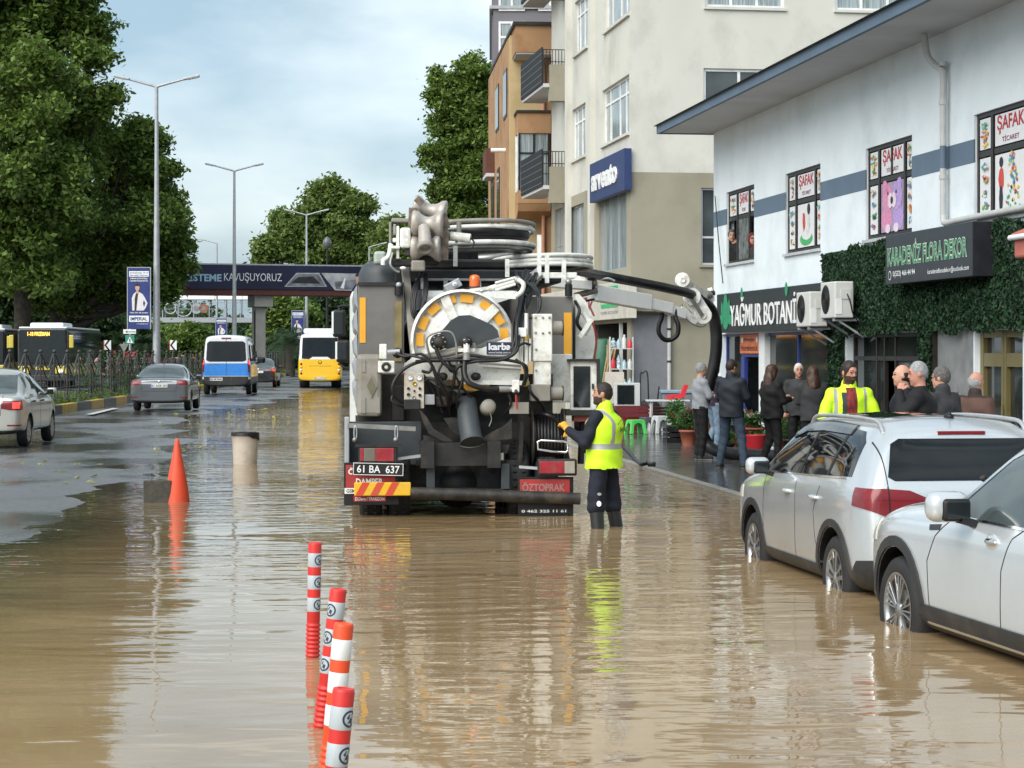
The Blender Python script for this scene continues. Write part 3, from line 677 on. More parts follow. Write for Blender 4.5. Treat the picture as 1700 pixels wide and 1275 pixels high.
mb.text(t_, (a.x+w_*.03, -.424, c.z+h_*.36), (1, 0, 0), (0, 0, 1), w_*.92, h_*.5, mat('pale sign outline', (.55, .62, .5), .4), .045); mb.text(t_, (a.x+w_*.035, -.428, c.z+h_*.37), (1, 0, 0), (0, 0, 1), w_*.91, h_*.48, m_sgn, .0)
mb.text('0(532) 466 44 94', (a.x+w_*.10, -.426, c.z+h_*.12), (1, 0, 0), (0, 0, 1), w_*.27, h_*.14, m_swh, .01); mb.text('karadenizfloradekor@outlook.com', (a.x+w_*.52, -.426, c.z+h_*.1), (1, 0, 0), (0, 0, 1), w_*.45, h_*.12, m_swh, .005)
blob(mb, a.x+w_*.06, c.z+h_*.18, .07, .07, -.425, m_swh); blob(mb, a.x+w_*.06, c.z+h_*.18, .055, .055, -.427, m_sbk); mb.obj('lettering', S)
# air conditioners
m_ac = mat('air conditioner casing', (.56, .57, .55), .5, var=.05, dirt=(.3, .29, .25), dscale=3, damt=.4)
def ac(label, px, py, dx):
    q = FW.p(px, py, -.58); t = thing('air_conditioner', label, 'air conditioner', FW.world((q.x+.4, -.58, q.z)), FW.yaw, 'air conditioners on the shop wall')
    mb = MB(); mb.box(-.4, .4, 0, .31, 0, .58, m_ac, .02); mb.box(.4, .412, .1, .26, .3, .46, m_ac); mb.box(.4, .408, .02, .12, .06, .3, M_cleanw); mb.obj('casing', t)
    mb = MB(); mb.lathe([(.24, -.012), (.24, 0), (.21, -.012)], (-.1, 0, .3), (0, -1, 0), m_ac, 24); 
    for r in range(1, 9): mb.tube([(-.1+.026*r*math.cos(a_), -.012, .3+.026*r*math.sin(a_)) for a_ in np.linspace(0, 2*math.pi, 20, endpoint=False)], .004, M_dark, 4, closed=True)
    mb.poly([(-.1+.235*math.cos(a_), -.003, .3+.235*math.sin(a_)) for a_ in np.linspace(0, 2*math.pi, 24, endpoint=False)], M_dark); mb.obj('fan_grille', t)
    mb = MB(); 
    for xx in (-.3, .3): mb.bar((xx, .0, -.03), (xx, .56, -.03), .04, .04, M_galv); mb.bar((xx, .5, -.3), (xx, .1, -.05), .03, .03, M_galv)
    mb.box(-.36, .36, .02, .3, -.012, 0, M_dark); mb.obj('bracket', t)
    mb = MB(); mb.curve([(.405, .2, .38), (.45, .24, .25), (.43, .3, .05), (.42, .5, -.2)], .012, M_black, 6); mb.obj('cable', t)
ac('white air conditioner under the corner of the ivy, the one further left beside the sign', 1322, 543, 0)
ac('white air conditioner with round fan grille mounted against the ivy edge', 1362, 529, 0)
# red awning box at the right edge
S = FW.thing('awning', 'faded red folded awning with a white edge high on the ivy', 'awning')
a = FW.p(1683, 388, -.7); mb = MB(); m_awn = mat('faded red canvas', (.42, .13, .10), .8, var=.15)
mb.box(a.x, a.x+3, -.7, -.12, a.z-.30, a.z-.05, m_awn, .03); mb.obj('canvas', S)
mb = MB(); mb.prism([(-.72, 0), (-.1, .25), (-.1, .3), (-.72, .05)], (a.x-.03, 0, a.z-.05), (0, 1, 0), (0, 0, 1), (3.06, 0, 0), m_awn); mb.cyl((a.x-.04, -.73, a.z-.05), (a.x+3, -.73, a.z-.05), .035, M_cleanw); mb.obj('front_rail', S)
# cable hanging down the corner of the wall
mb = MB(); p = [FW.p(1187, 325, -.06), FW.p(1193, 400, -.1), FW.p(1200, 470, -.2)]; mb.curve(p, .012, M_dark, 5); o = mb.obj('cable', B)

# ---- pale apartment block
m_lt = mat('pale plaster', (.56, .555, .50), .9, var=.06, scale=.5, bump=.002, dirt=(.33, .33, .29), dscale=.55, damt=.7, stretch=(1, 1, .8)); m_kh = mat('khaki plaster', (.30, .28, .215), .9, var=.07, scale=.6, dirt=(.19, .175, .13), dscale=.35, damt=.8)
m_wf = mat('white window frame', (.72, .73, .73), .4); m_wg = mat('window glass with curtains', (.26, .31, .32), .06, var=.45, scale=5, stretch=(5, 5, .25)); m_wd = mat('window glass', (.05, .06, .065), .04, var=.5, scale=1, ior=1.5)
C0 = (2.93, 52, 0); YA = math.atan(.149)
FA, FS = Fr(C0, YA), Fr(C0, YA-math.pi/2)
A_ = FA.thing('apartment_block', 'pale plaster apartment block with khaki lower storeys behind the white shop', 'building')
def side(o): o.rotation_euler = (0, 0, -math.pi/2); return o
zk = 6.3; ZT = 17.0
fwin = [(FA.p(1171, 10).x, FA.p(1302, 10).x, 10.42, 11.9), (FA.p(1387, 10).x, FA.p(1520, 10).x, 10.42, 11.9), (FA.p(1168, 130).x, FA.p(1300, 130).x, 7.45, 8.9), (FA.p(1390, 130).x, FA.p(1520, 130).x, 7.45, 8.9), (FA.p(1164, 400).x, FA.p(1164, 400).x+1.3, 4.02, 5.93)]
mb = MB(); holed(mb, 0, 14, zk, ZT, fwin[:4], m_lt, 0, .12); mb.obj('wall', A_, fix=False)
mb = MB(); holed(mb, 0, 14, -.3, zk, fwin[4:], m_kh, 0, .12); mb.obj('lower_wall', A_, fix=False)
for a, b, c, d in fwin[:2]: window(A_, a, b, c, d, .06, m_wf, m_wg, (.33, .66), (.7,), .07)
for a, b, c, d in fwin[2:4]: window(A_, a, b, c, d, .06, m_wf, m_wd, (.45,), (.45,), .07)
a, b, c, d = fwin[4]; window(A_, a, b, c, d, .06, m_soffit, m_wd, (), (.36,), .05)
mb = MB(); 
for a, b, c, d in fwin: mb = MB(); mb.box(a-.05, b+.05, -.06, .1, c-.06, c, m_lt if c > 6 else m_kh); mb.obj('sill', A_)
Lx = lambda px, d=0: FS.p(px, 400, d).x
xe = Lx(916)
sw = [(Lx(1000), Lx(1044.5), 7.3, 8.75), (Lx(950), Lx(972), 7.3, 8.75), (Lx(1004), Lx(1045), 10.25, 11.75), (Lx(954), Lx(976), 10.25, 11.75), (Lx(994), Lx(1040), 3.95, 6.0), (Lx(947), Lx(969), 3.95, 6.0), (Lx(921), Lx(934), 3.95, 6.1), (Lx(985), Lx(1041), .06, 2.6), (Lx(1000), Lx(1044.5), 13.2, 14.7), (Lx(950), Lx(972), 13.2, 14.7)]
up = [w_ for w_ in sw if w_[2] > zk]; lo_ = [w_ for w_ in sw if w_[2] < zk]
mb = MB(); holed(mb, xe, 0, zk, ZT, up, m_lt, 0, .14); side(mb.obj('wall', A_, fix=False))
mb = MB(); holed(mb, xe, 0, -.3, zk, lo_, m_kh, 0, .14); side(mb.obj('lower_wall', A_, fix=False))
for a, b, c, d in up: f = window(A_, a, b, c, d, .08, m_wf, m_wg, (.2, .55, .78) if b-a > 2 else (.35, .7), (.72,), .06); side(f)
for a, b, c, d in lo_[:3]: f = window(A_, a, b, c, d, .08, M_galv, m_wg, (.3, .6) if b-a > 2 else (.5,), () if b-a > 2 else (.5,), .05); side(f)
for a, b, c, d in up: mb = MB(); mb.box(a-.06, b+.06, -.07, .1, c-.07, c, m_lt); side(mb.obj('sill', A_))
for px in (972, 934): mb = MB(); x = Lx(px+14); mb.box(x-.25, x+.05, -.12, 0, -.3, ZT, m_lt); side(mb.obj('pilaster', A_))
mb = MB(); x = Lx(945); mb.tube([(x, -.08, 3), (x, -.08, ZT)], .05, m_pipe, 8); x = Lx(981); mb.tube([(x, -.06, 3.5), (x, -.06, 8)], .035, m_pipe, 8); side(mb.obj('drainpipe', A_))
mb = MB(); mb.box(-.1, 14.1, -.1, 12, ZT, ZT+.3, m_lt); mb.poly([(14, 0, -.3), (14, 11.5, -.3), (14, 11.5, ZT), (14, 0, ZT)], m_lt); mb.poly([(0, 11.8, -.3), (14, 11.8, -.3), (14, 11.8, ZT), (0, 11.8, ZT)], m_lt); mb.obj('roof', A_)
# black balconies on the street side
m_slat = mat('black balcony boards', (.010, .010, .012), .6, var=.5, scale=3, stretch=(1, 1, 12))
for z in (6.72, 9.67, 12.62):
    mb = MB(); xa, xb = Lx(940)-.0, Lx(940)-4.0; y0 = -.72
    mb.box(xb, xa, y0, y0+.04, z-.05, z+1.02, m_slat)
    for q in range(5): mb.box(xb, xa, y0-.008, y0, z+.03+q*.2, z+.045+q*.2, M_steel)
    f = side(mb.obj('balcony', A_)); mb = MB(); mb.box(xb, xa, y0+.04, -.01, z-.14, z-.03, m_soffit); mb.obj('slab', f)
    mb = MB()
    for q in range(8): mb.tube([(xa, y0+.05+q*.09, z-.02), (xa, y0+.05+q*.09, z+.95)], .012, M_dark, 5)
    for zz in (.3, .6, .95): mb.tube([(xa, y0+.04, z+zz), (xa, 0, z+zz)], .014, M_dark, 5)
    mb.obj('railing', f)
    mb = MB(); xq = Lx(940); mb.box(xq-.2, xq+.15, -.5, -.01, z-.55, z+.5, m_kh); side(mb.obj('parapet', A_))
# arvento sign
S = FS.thing('company_sign', 'navy blue box sign with white letters above the tall curtained window', 'sign')
a = FS.p(979, 274, -.2); b = FS.p(1036, 245, -.2); c = FS.p(979, 337, -.2); zt, zb = (a.z+b.z)/2, (c.z+FS.p(1036, 316, -.2).z)/2
mb = MB(); mb.box(a.x, b.x, -.2, -.01, zb, zt, mat('navy sign', (.022, .040, .125), .5, var=.1), .01); mb.obj('board', S)
mb = MB(); w_ = b.x-a.x; mb.text('arvento', (a.x+w_*.08, -.205, zb+.26), (1, 0, 0), (0, 0, 1), w_*.74, (zt-zb)*.5, m_swh, .03, (0, -.03, 0)); mb.obj('lettering', S)
# plastik sign
S = FS.thing('shop_sign', 'long white shop sign with tall dark red letters and a green square logo', 'sign')
a = FS.p(880, 450, -.25); b = FS.p(1041, 466, -.25); c = FS.p(1041, 528, -.25)
mb = MB(); mb.box(a.x, b.x, -.25, -.01, c.z, b.z+.02, mat('yellowed white sign', (.56, .54, .47), .4, var=.05, dirt=(.3, .28, .22), dscale=2, damt=.5), .01); mb.obj('board', S)
q0, q1 = FS.p(925, 500, -.25).x, FS.p(988, 500, -.25).x; zb, zt = c.z+.12, b.z-.12
mb = MB(); mb.text('PLASTİK', (q0, -.256, zb), (1, 0, 0), (0, 0, 1), q1-q0, zt-zb, mat('dark red letters', (.22, .02, .04), .5), .012); mb.obj('lettering', S)
q0, q1 = FS.p(998, 500, -.25).x, FS.p(1026, 500, -.25).x; mb = MB(); mb.box(q0, q1, -.262, -.255, zb+.18, zt+.05, mat('green logo', (.04, .42, .16), .4, var=.1)); mb.text('mine', (q0+.15, -.268, zb+.27), (1, 0, 0), (0, 0, 1), q1-q0-.3, .3, m_swh, .03)
blob(mb, (q0+q1)/2, zb+.45, .12, .1, -.27, TOY[2], 8); mb.text('PLASTİK ZÜCCACİYE', (q0, -.262, zb+.02), (1, 0, 0), (0, 0, 1), q1-q0, .09, mat('grey letters', (.2, .2, .2), .5), .01); mb.obj('logo', S)
# shop opening contents, grey panel, pipe, ledge
mb = MB(); a = FA.p(1052, 600, -.05); b = FA.p(1108, 600, -.05); mb.box(a.x, b.x, -.06, -.002, 0, FA.p(1052, 523, -.05).z, mat('grey metal panel', (.20, .21, .23), .55, var=.08, dirt=(.15, .16, .17), dscale=2)); mb.obj('wall_panel', A_)
mb = MB(); mb.box(0, FA.p(1185, 500).x, -.35, -.002, 2.86, 2.93, m_kh); mb.obj('ledge', A_)
mb = MB(); x = FA.p(1111, 600, -.1).x; mb.tube([(x, -.1, .1), (x, -.1, 2.85)], .05, m_pipe, 8); 
for z in (.7, 1.6, 2.4): mb.tube([(x, -.1, z), (x, -.1, z+.05)], .06, M_dark, 8)
mb.obj('drainpipe', A_)
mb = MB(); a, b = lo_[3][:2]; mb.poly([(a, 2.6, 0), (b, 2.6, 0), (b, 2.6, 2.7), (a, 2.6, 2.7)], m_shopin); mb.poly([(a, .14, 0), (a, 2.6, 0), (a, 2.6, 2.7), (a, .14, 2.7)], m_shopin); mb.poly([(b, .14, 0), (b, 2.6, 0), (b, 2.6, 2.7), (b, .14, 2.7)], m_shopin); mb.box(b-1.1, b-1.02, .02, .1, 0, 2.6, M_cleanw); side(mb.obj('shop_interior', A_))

# ---- orange building
m_or = mat('orange plaster', (.36, .215, .11), .9, var=.12, scale=.8, dirt=(.22, .09, .035), dscale=.9, damt=.8); m_ye = mat('ochre plaster', (.45, .35, .19), .9, var=.1, scale=.8, dirt=(.3, .2, .08), dscale=1)
FO = Fr((W(847, 500, 67.5).x, 67.5, 0), math.atan(.073)); O_ = FO.thing('apartment_block', 'weathered orange apartment block with projecting bays and a glazed balcony', 'building')
FOs = Fr(FO.O, FO.yaw-math.pi/2)
mb = MB(); mb.box(0, 9, 0, 11, -.3, 12.0, m_ye); mb.obj('wall', O_)
mb = MB(); mb.box(-.02, 0, .6, 11, -.3, 12.0, m_or); mb.box(1.05, 9, -.7, 0, -.3, 12.0, m_or); mb.obj('facade', O_)
x0 = FO.p(856, 60, -1.5).x; mb = MB(); mb.box(x0, 3, -1.5, 10.2, 11.25, 12.1, m_or); mb.box(x0-.08, 3.05, -1.58, 10.3, 12.1, 12.2, M_dark); mb.box(x0+.03, 3, -1.47, 10.15, 11.2, 11.25, m_soffit); mb.obj('roof_parapet', O_)
x0 = FO.p(860, 200, -1.2).x
mb = MB(); mb.box(x0, 1.2, -1.2, 3.6, 8.75, 9.4, m_or); mb.box(x0-.05, 1.2, -1.26, 3.66, 9.4, 9.47, M_dark); mb.box(x0, 1.2, -1.2, 3.6, 6.55, 6.95, m_or); mb.prism([(-1.2, 6.54), (3.6, 6.54), (3.6, 6.3), (-.6, 6.1), (-1.1, 6.3)], (x0, 0, 0), (0, 1, 0), (0, 0, 1), (1.2-x0, 0, 0), m_or)
f = mb.obj('bay', O_)
mb = MB(); mb.box(x0+.03, 1.15, -1.15, 3.5, 6.96, 8.74, m_wg)
for q in range(6): yy_ = -1.2+q*.94; mb.box(x0-.01, x0+.05, yy_, yy_+.07, 6.95, 8.75, m_wf)
for q in (0, .5, 1): mb.box(x0+q*(1.1-x0), x0+q*(1.1-x0)+.06, -1.2, -1.14, 6.95, 8.75, m_brownf)
mb.box(x0, 1.15, -1.19, -1.15, 8.1, 8.15, m_brownf); mb.obj('balcony_glazing', f)
for (z0, z1, ya, yb) in ((9.55, 11.1, 1.0, 2.6), (9.55, 11.1, 5, 6.6), (5.9, 8.2, 4.6, 5.8), (6.2, 7.9, 7.5, 9), (3.2, 5, 1.5, 3)):
    mb = MB(); mb.box(-.05, -.022, ya, yb, z0, z1, m_brownf); f = mb.obj('window', O_); mb = MB(); mb.box(-.058, -.051, ya+.08, yb-.08, z0+.08, z1-.08, m_wd); mb.obj('pane', f)
for z in (5.2, 8.1):
    mb = MB(); mb.box(-.32, -.03, 7.4, 9.5, z, z+.12, m_soffit); mb.box(-.32, -.28, 7.4, 9.5, z+.12, z+1.0, mat('rust brown railing', (.10, .035, .02), .7)); mb.box(-.28, -.03, 7.4, 7.44, z+.12, z+1, mat('rust brown railing', (.10, .035, .02), .7)); mb.obj('balcony', O_)
mb = MB(); mb.tube([(1.0, -.78, 0), (1.0, -.78, 11)], .06, mat('rusty pink pipe', (.40, .2, .13), .7), 8); mb.tube([(1.7, -.78, 0), (1.7, -.78, 11.2)], .09, mat('rusty pink pipe', (.40, .2, .13), .7), 8); mb.obj('drainpipe', O_)
mb = MB(); mb.box(.6, 1.1, -.15, -.002, 3.6, 5, M_dark); mb.obj('window', O_)
p = FO.p(827, 250, 2); mb = MB(); mb.cyl((-.5, 1.9, 8.5), (0, 1.9, 8.5), .07, M_cleanw, 8); mb.obj('vent_pipe', O_)
# ---- grey violet building behind
m_vi = mat('violet grey plaster', (.16, .155, .175), .9, var=.06, scale=.6)
FV = Fr((W(819, 500, 80).x, 80, 0), math.atan(.010)); V_ = FV.thing('apartment_block', 'grey violet apartment block with white windows behind the orange one', 'building')
mb = MB(); mb.box(0, 9, 0, 14, -.3, 19, m_vi); mb.box(-.06, 0, .9, 13, 3, 19, m_vi); mb.obj('wall', V_)
mb = MB()
for z in (3.0, 6.0, 9.0, 12, 15): mb.box(-.15, 9, -.1, 14, z-.12, z, M_galv)
mb.obj('string_course', V_)
for z in (3.9, 6.9, 9.7, 12.7, 14.8, 16.9):
    window(V_, .2, 1.2, z, z+1.7, -.06, m_wf, m_wg, (.5,), (.65,), .08)
window(V_, 1.7, 2.6, 14.8, 16.5, -.06, m_wf, m_wg, (.5,), (.65,), .08)
# ================================================================ FOOTBRIDGES
m_navy = mat('banner navy', (.012, .014, .045), .45, var=.5, scale=.25); m_conc = mat('concrete', (.34, .33, .30), .85, var=.1, dirt=(.2, .19, .17), dscale=1.5)
FB = Fr((W(436, 585, 134).x, 134, 0), R(18)); Bd = FB.thing('footbridge', 'pedestrian footbridge wrapped in a dark blue banner across the road', 'bridge')
zt, zb = 7.38, 5.85
mb = MB(); mb.box(-24, 16, 0, 3, zb-.35, zb-.02, mat('rust red girder', (.09, .025, .02), .6, var=.2)); mb.box(-24, 16, .02, .2, zb-.02, zt, M_dark); mb.box(-24, 16, 2.8, 3, zb, zt, M_dark); mb.box(-24, 16, -.05, 3.05, zt, zt+.09, M_galv); mb.obj('deck', Bd)
mb = MB(); mb.box(-24, 16, -.06, .015, zb, zt-.02, m_navy)
pr = mat('banner plum tint', (.028, .012, .035), .45, var=.4, scale=.4); mb.box(-24, -4.5, -.064, -.061, zb+.05, zt-.05, pr); bn = mb.obj('banner', Bd)
mb = MB(); y = -.07; mlb = mat('banner pale blue letters', (.30, .48, .62), .5); 
a = FB.p(306, 480, y).x; b = FB.p(368, 480, y).x; mb.text('SİSTEME', (a, y, 6.32), (1, 0, 0), (0, 0, 1), b-a, .62, mlb, .03)
a = FB.p(372, 480, y).x; b = FB.p(468, 480, y).x; mb.text('KAVUŞUYORUZ', (a, y, 6.24), (1, 0, 0), (0, 0, 1), b-a, .66, mat('banner white letters', (.6, .62, .66), .5), .0); mb.obj('lettering', bn)
mb = MB(); gp = mat('banner grey picture', (.16, .17, .2), .5, var=.6, scale=1.2); wp = mat('banner pale picture', (.35, .36, .38), .5, var=.4, scale=1.5)
def quadp(pts, y, m): mb.poly([(FB.p(px, py, y).x, y, FB.p(px, py, y).z) for px, py in pts], m)
quadp([(472, 476), (492, 453), (530, 453), (543, 476)], -.070, wp); quadp([(475, 475), (493, 455), (529, 455), (540, 475)], -.074, gp); quadp([(483, 470), (495, 460), (520, 459), (532, 471)], -.078, M_dark)
quadp([(533, 453), (620, 455), (620, 484), (556, 482)], -.072, wp); quadp([(555, 468), (610, 462), (600, 482), (558, 480)], -.076, gp); quadp([(565, 478), (572, 462), (574, 462), (571, 479)], -.080, m_poster)
quadp([(590, 458), (597, 453), (605, 458), (604, 470), (597, 474), (591, 469)], -.084, mat('banner portrait skin', (.5, .3, .22), .6)); quadp([(590, 456), (597, 452), (605, 456), (605, 459), (590, 459)], -.088, M_dark); quadp([(583, 484), (590, 472), (604, 472), (613, 484)], -.086, m_navy)
mb.obj('picture', bn); mb = MB(); mb.text('NC', (FB.p(700, 470, -.08).x, -.08, 6.3), (1, 0, 0), (0, 0, 1), .9, .5, mat('banner white letters', (.6, .62, .66), .5), .02); mb.obj('picture', bn)
mb = MB(); mb.box(-.32, .32, .6, 1.9, -.3, zb-1.1, m_conc, .03); mb.box(-.45, .75, .3, 2.7, zb-1.1, zb-.36, m_conc, .03); mb.cyl((-.38, .7, 0), (-.38, .7, 4.5), .04, M_dark, 6); mb.obj('pier', Bd)
# second bridge with a barrel roof
F2 = Fr((W(250, 585, 232).x, 232, 0), R(4)); B2 = F2.thing('footbridge', 'far glazed footbridge with a white barrel roof and round emblems', 'bridge')
x1 = F2.p(450, 500).x; zd = F2.p(300, 527).z; zt = F2.p(300, 497).z; x0 = -14
mb = MB(); mb.box(x0, x1, 0, 3.4, zd-.55, zd, M_galv); mb.box(-4, -3, .5, 2.5, -.3, zd-.55, m_conc); mb.box(x1-1.5, x1-.6, .5, 2.5, -.3, zd-.55, m_conc); mb.obj('deck', B2)
mb = MB(); k = x0
while k <= x1: mb.box(k-.05, k+.05, 0, .1, zd, zt, M_galv); mb.box(k-.05, k+.05, 3.3, 3.4, zd, zt, M_galv); k += 1.7
for z in (zd+.9, zt-.05, zd+1.6): mb.box(x0, x1, .02, .08, z, z+.06, M_galv)
mb.obj('railing', B2)
mb = MB(); n = 9; m_brf = mat('white barrel roof sheet', (.66, .68, .66), .5, var=.08, scale=.6)
for i in range(n):
    a, b = math.pi*i/n, math.pi*(i+1)/n
    mb.poly([(x0, 1.7-1.9*math.cos(a), zt+.75*math.sin(a)), (x1, 1.7-1.9*math.cos(a), zt+.75*math.sin(a)), (x1, 1.7-1.9*math.cos(b), zt+.75*math.sin(b)), (x0, 1.7-1.9*math.cos(b), zt+.75*math.sin(b))], m_brf)
for q in range(int(x0), int(x1), 3): mb.tube([(q, 1.7-1.92*math.cos(a), zt+.77*math.sin(a)) for a in np.linspace(0, math.pi, 9)], .04, M_galv, 5)
mb.obj('barrel_roof', B2)
mb = MB()
for px, r_, m in ((283, .6, M_galv), (305, .9, M_galv), (326, .6, M_galv), (338, .5, mat('faded orange emblem', (.30, .10, .05), .6))):
    c = F2.p(px, 512, -.05)
    if px in (283, 305): mb.tube([(c.x+r_*math.cos(a), -.05, c.z+r_*math.sin(a)) for a in np.linspace(0, 2*math.pi, 20, endpoint=False)], .08, m, 6, closed=True)
    else: mb.lathe([(0, .06), (r_, .06), (r_, 0)], (c.x, 0, c.z), (0, -1, 0), m, 20, smooth=False); mb.lathe([(0, .08), (r_*.5, .08)], (c.x, 0, c.z), (0, -1, 0), M_steel, 14)
mb.obj('emblem', B2)
# ================================================================ VEHICLES
from mathutils.bvhtree import BVHTree
def ev_mesh(ob):
    return bpy.data.meshes.new_from_object(ob.evaluated_get(bpy.context.evaluated_depsgraph_get()))
def tmp(me):
    o = bpy.data.objects.new('t', me); col.objects.link(o); return o
class Car:
    """lofted car body in car space: x right, y forward, origin under the rear bumper; panels are cut out of its skin"""
    def __init__(s, st, crown=.03, lev=2, crease=()):
        bm = bmesh.new(); rings = []
        for q in st:
            y, zb, zs, zt, wb, ws, wt = q; yl, yb, yt = y if isinstance(y, tuple) else (y, y, y)
            cr_ = min(crown, max(.004, (zt-zs)*.5)); g = zt-zs
            pts = [(0, yl, zb), (.7*wb, yl, zb), (wb, yl, zb+.05), (.5*(wb+ws)+.01, yl*.7+yb*.3, zb+.3*(zs-zb)), (ws, yl*.3+yb*.7, zb+.72*(zs-zb)), (ws-.008, yb*.92+yl*.08, zs-.06), (ws-.045, yb, zs),
                   (ws-.045+(wt-ws+.045)*.45, yb*.55+yt*.45, zs+g*.45), (wt, yb*.12+yt*.88, zt-min(.09, g*.25)), (wt-min(.12, wt*.25), yt, zt-min(.012, g*.05)), (0, yt+(.0 if True else 0), zt+cr_)]
            r = [bm.verts.new((x, yy, z)) for x, yy, z in pts]; l = [r[0]]+[bm.verts.new((-x, yy, z)) for x, yy, z in pts[1:-1]]+[r[-1]]
            rings.append((r, l))
        m = len(rings[0][0])
        for (r0, l0), (r1, l1) in zip(rings[:-1], rings[1:]):
            for i in range(m-1):
                bm.faces.new([r0[i], r0[i+1], r1[i+1], r1[i]]); bm.faces.new([l0[i+1], l0[i], l1[i], l1[i+1]])
        for r, l in (rings[0], rings[-1]):
            bm.faces.new([r[0], r[1], l[1]])
            for i in range(1, m-2): bm.faces.new([r[i], r[i+1], l[i+1], l[i]])
            bm.faces.new([r[m-2], r[m-1], l[m-2]])
        bmesh.ops.recalc_face_normals(bm, faces=bm.faces[:])
        me = bpy.data.meshes.new('b'); bm.to_mesh(me); bm.free(); o = tmp(me)
        mo = o.modifiers.new('s', 'SUBSURF'); mo.levels = lev; mo.render_levels = lev
        s.me = ev_mesh(o); bpy.data.objects.remove(o)
        n = len(s.me.vertices); s.co = np.empty(n*3); s.me.vertices.foreach_get('co', s.co); s.no = np.array([v.normal[:] for v in s.me.vertices]).ravel()
        s.bvh = BVHTree.FromPolygons([v.co[:] for v in s.me.vertices], [tuple(p.vertices) for p in s.me.polygons])
    def inflated(s, d):
        me = s.me.copy(); me.vertices.foreach_set('co', s.co+s.no*d); me.update(); return me
    def boolean(s, me, cutter, op):
        a = tmp(me); b = tmp(cutter); m = a.modifiers.new('b', 'BOOLEAN'); m.operation = op; m.object = b; m.solver = 'EXACT'
        r = ev_mesh(a); bpy.data.objects.remove(a); bpy.data.objects.remove(b); return r
    def side(s, x, y, z):      # point on the skin looking from the side at (y, z)
        d = 1 if x > 0 else -1; h = s.bvh.ray_cast(Vector((3*d, y, z)), Vector((-d, 0, 0))); return h[0] or Vector((d*.85, y, z))
    def back(s, x, z): h = s.bvh.ray_cast(Vector((x, -3, z)), Vector((0, 1, 0))); return h[0] or Vector((x, 0, z))
    def front(s, x, z): h = s.bvh.ray_cast(Vector((x, 9, z)), Vector((0, -1, 0))); return h[0] or Vector((x, 4, z))
    def top(s, x, y): h = s.bvh.ray_cast(Vector((x, y, 5)), Vector((0, 0, -1))); return h[0] or Vector((x, y, 1))
    def body(s, parent, paint, wells, well_r, name='body', dark=None):
        me = s.me.copy(); mb = MB()
        for yc, zc in wells:
            for sx in (-1, 1): mb.tube([(sx*.56, yc, zc), (sx*1.3, yc, zc)], well_r, M_dark, 32)
        bmesh.ops.remove_doubles(mb.bm, verts=mb.bm.verts[:], dist=1e-5); bmesh.ops.recalc_face_normals(mb.bm, faces=mb.bm.faces[:])
        cm = bpy.data.meshes.new('c'); mb.bm.to_mesh(cm); mb.bm.free()
        r = s.boolean(me, cm, 'DIFFERENCE'); r.materials.clear(); r.materials.append(paint); r.materials.append(dark or M_black)
        for p in r.polygons:
            c = p.center; p.material_index = 0; p.use_smooth = True
            for yc, zc in wells:
                if math.hypot(c.y-yc, c.z-zc) < well_r+.004 and abs(abs(c.x)-.9) > -1 and not (abs(p.normal.x) > .75 and abs(c.x) > .66):
                    if math.hypot(c.y-yc, c.z-zc) < well_r*1.002+.003: p.material_index = 1
        r.set_sharp_from_angle(angle=R(40)); return link(name, r, parent)
    def panel(s, name, parent, m, d, poly, ax, a, b, label=None):
        """skin panel d proud of the body; poly in the plane across axis ax ('x': (y,z), 'y': (x,z), 'z': (x,y)), between a and b along it"""
        mb = MB(); f = {'x': lambda p, q: (q, p[0], p[1]), 'y': lambda p, q: (p[0], q, p[1]), 'z': lambda p, q: (p[0], p[1], q)}[ax]
        v0 = [mb.bm.verts.new(f(p, a)) for p in poly]; v1 = [mb.bm.verts.new(f(p, b)) for p in poly]; n = len(poly)
        mb.face(v0, m); mb.face(v1[::-1], m)
        for i in range(n): mb.face([v0[i], v1[i], v1[(i+1) % n], v0[(i+1) % n]], m)
        bmesh.ops.recalc_face_normals(mb.bm, faces=mb.bm.faces[:]); cm = bpy.data.meshes.new('c'); mb.bm.to_mesh(cm); mb.bm.free()
        r = s.boolean(s.inflated(d), cm, 'INTERSECT')
        if not len(r.polygons): bpy.data.meshes.remove(r); return None
        r.materials.clear(); r.materials.append(m)
        for p in r.polygons: p.material_index = 0; p.use_smooth = True
        r.set_sharp_from_angle(angle=R(35)); return link(name, r, parent, label)
    def both(s, name, parent, m, d, poly, a=.35, b=1.3, label=None):
        return [s.panel(name, parent, m, d, poly, 'x', sx*a, sx*b, label) for sx in (-1, 1)]
    def seam(s, parent, pts, w_=.008, name='door_seam', sides=(-1, 1)):
        """thin dark gap following pts on the side"""
        L_, R_ = [], []
        for i, p in enumerate(pts):
            a = pts[max(i-1, 0)]; b = pts[min(i+1, len(pts)-1)]; dx, dz = b[0]-a[0], b[1]-a[1]; l = math.hypot(dx, dz); nx, nz = -dz/l*w_/2, dx/l*w_/2
            L_.append((p[0]+nx, p[1]+nz)); R_.append((p[0]-nx, p[1]-nz))
        for sx in sides: s.panel(name, parent, M_dark, .0016, L_+R_[::-1], 'x', sx*.4, sx*1.3)
def ringpoly(yc, zc, r0, r1, a0=-10, a1=190, n=22):
    A = [math.radians(a0+(a1-a0)*i/n) for i in range(n+1)]
    return [(yc+r1*math.cos(a), zc+r1*math.sin(a)) for a in A]+[(yc+r0*math.cos(a), zc+r0*math.sin(a)) for a in reversed(A)]
M_rim = mat('alloy rim', (.34, .345, .35), .32, metal=.8, var=.1, dirt=(.2, .17, .12), dscale=8, damt=.4); M_rimd = mat('dark rim steel', (.02, .02, .022), .5)  # plain dark steel for the wheel disc and inner spokes
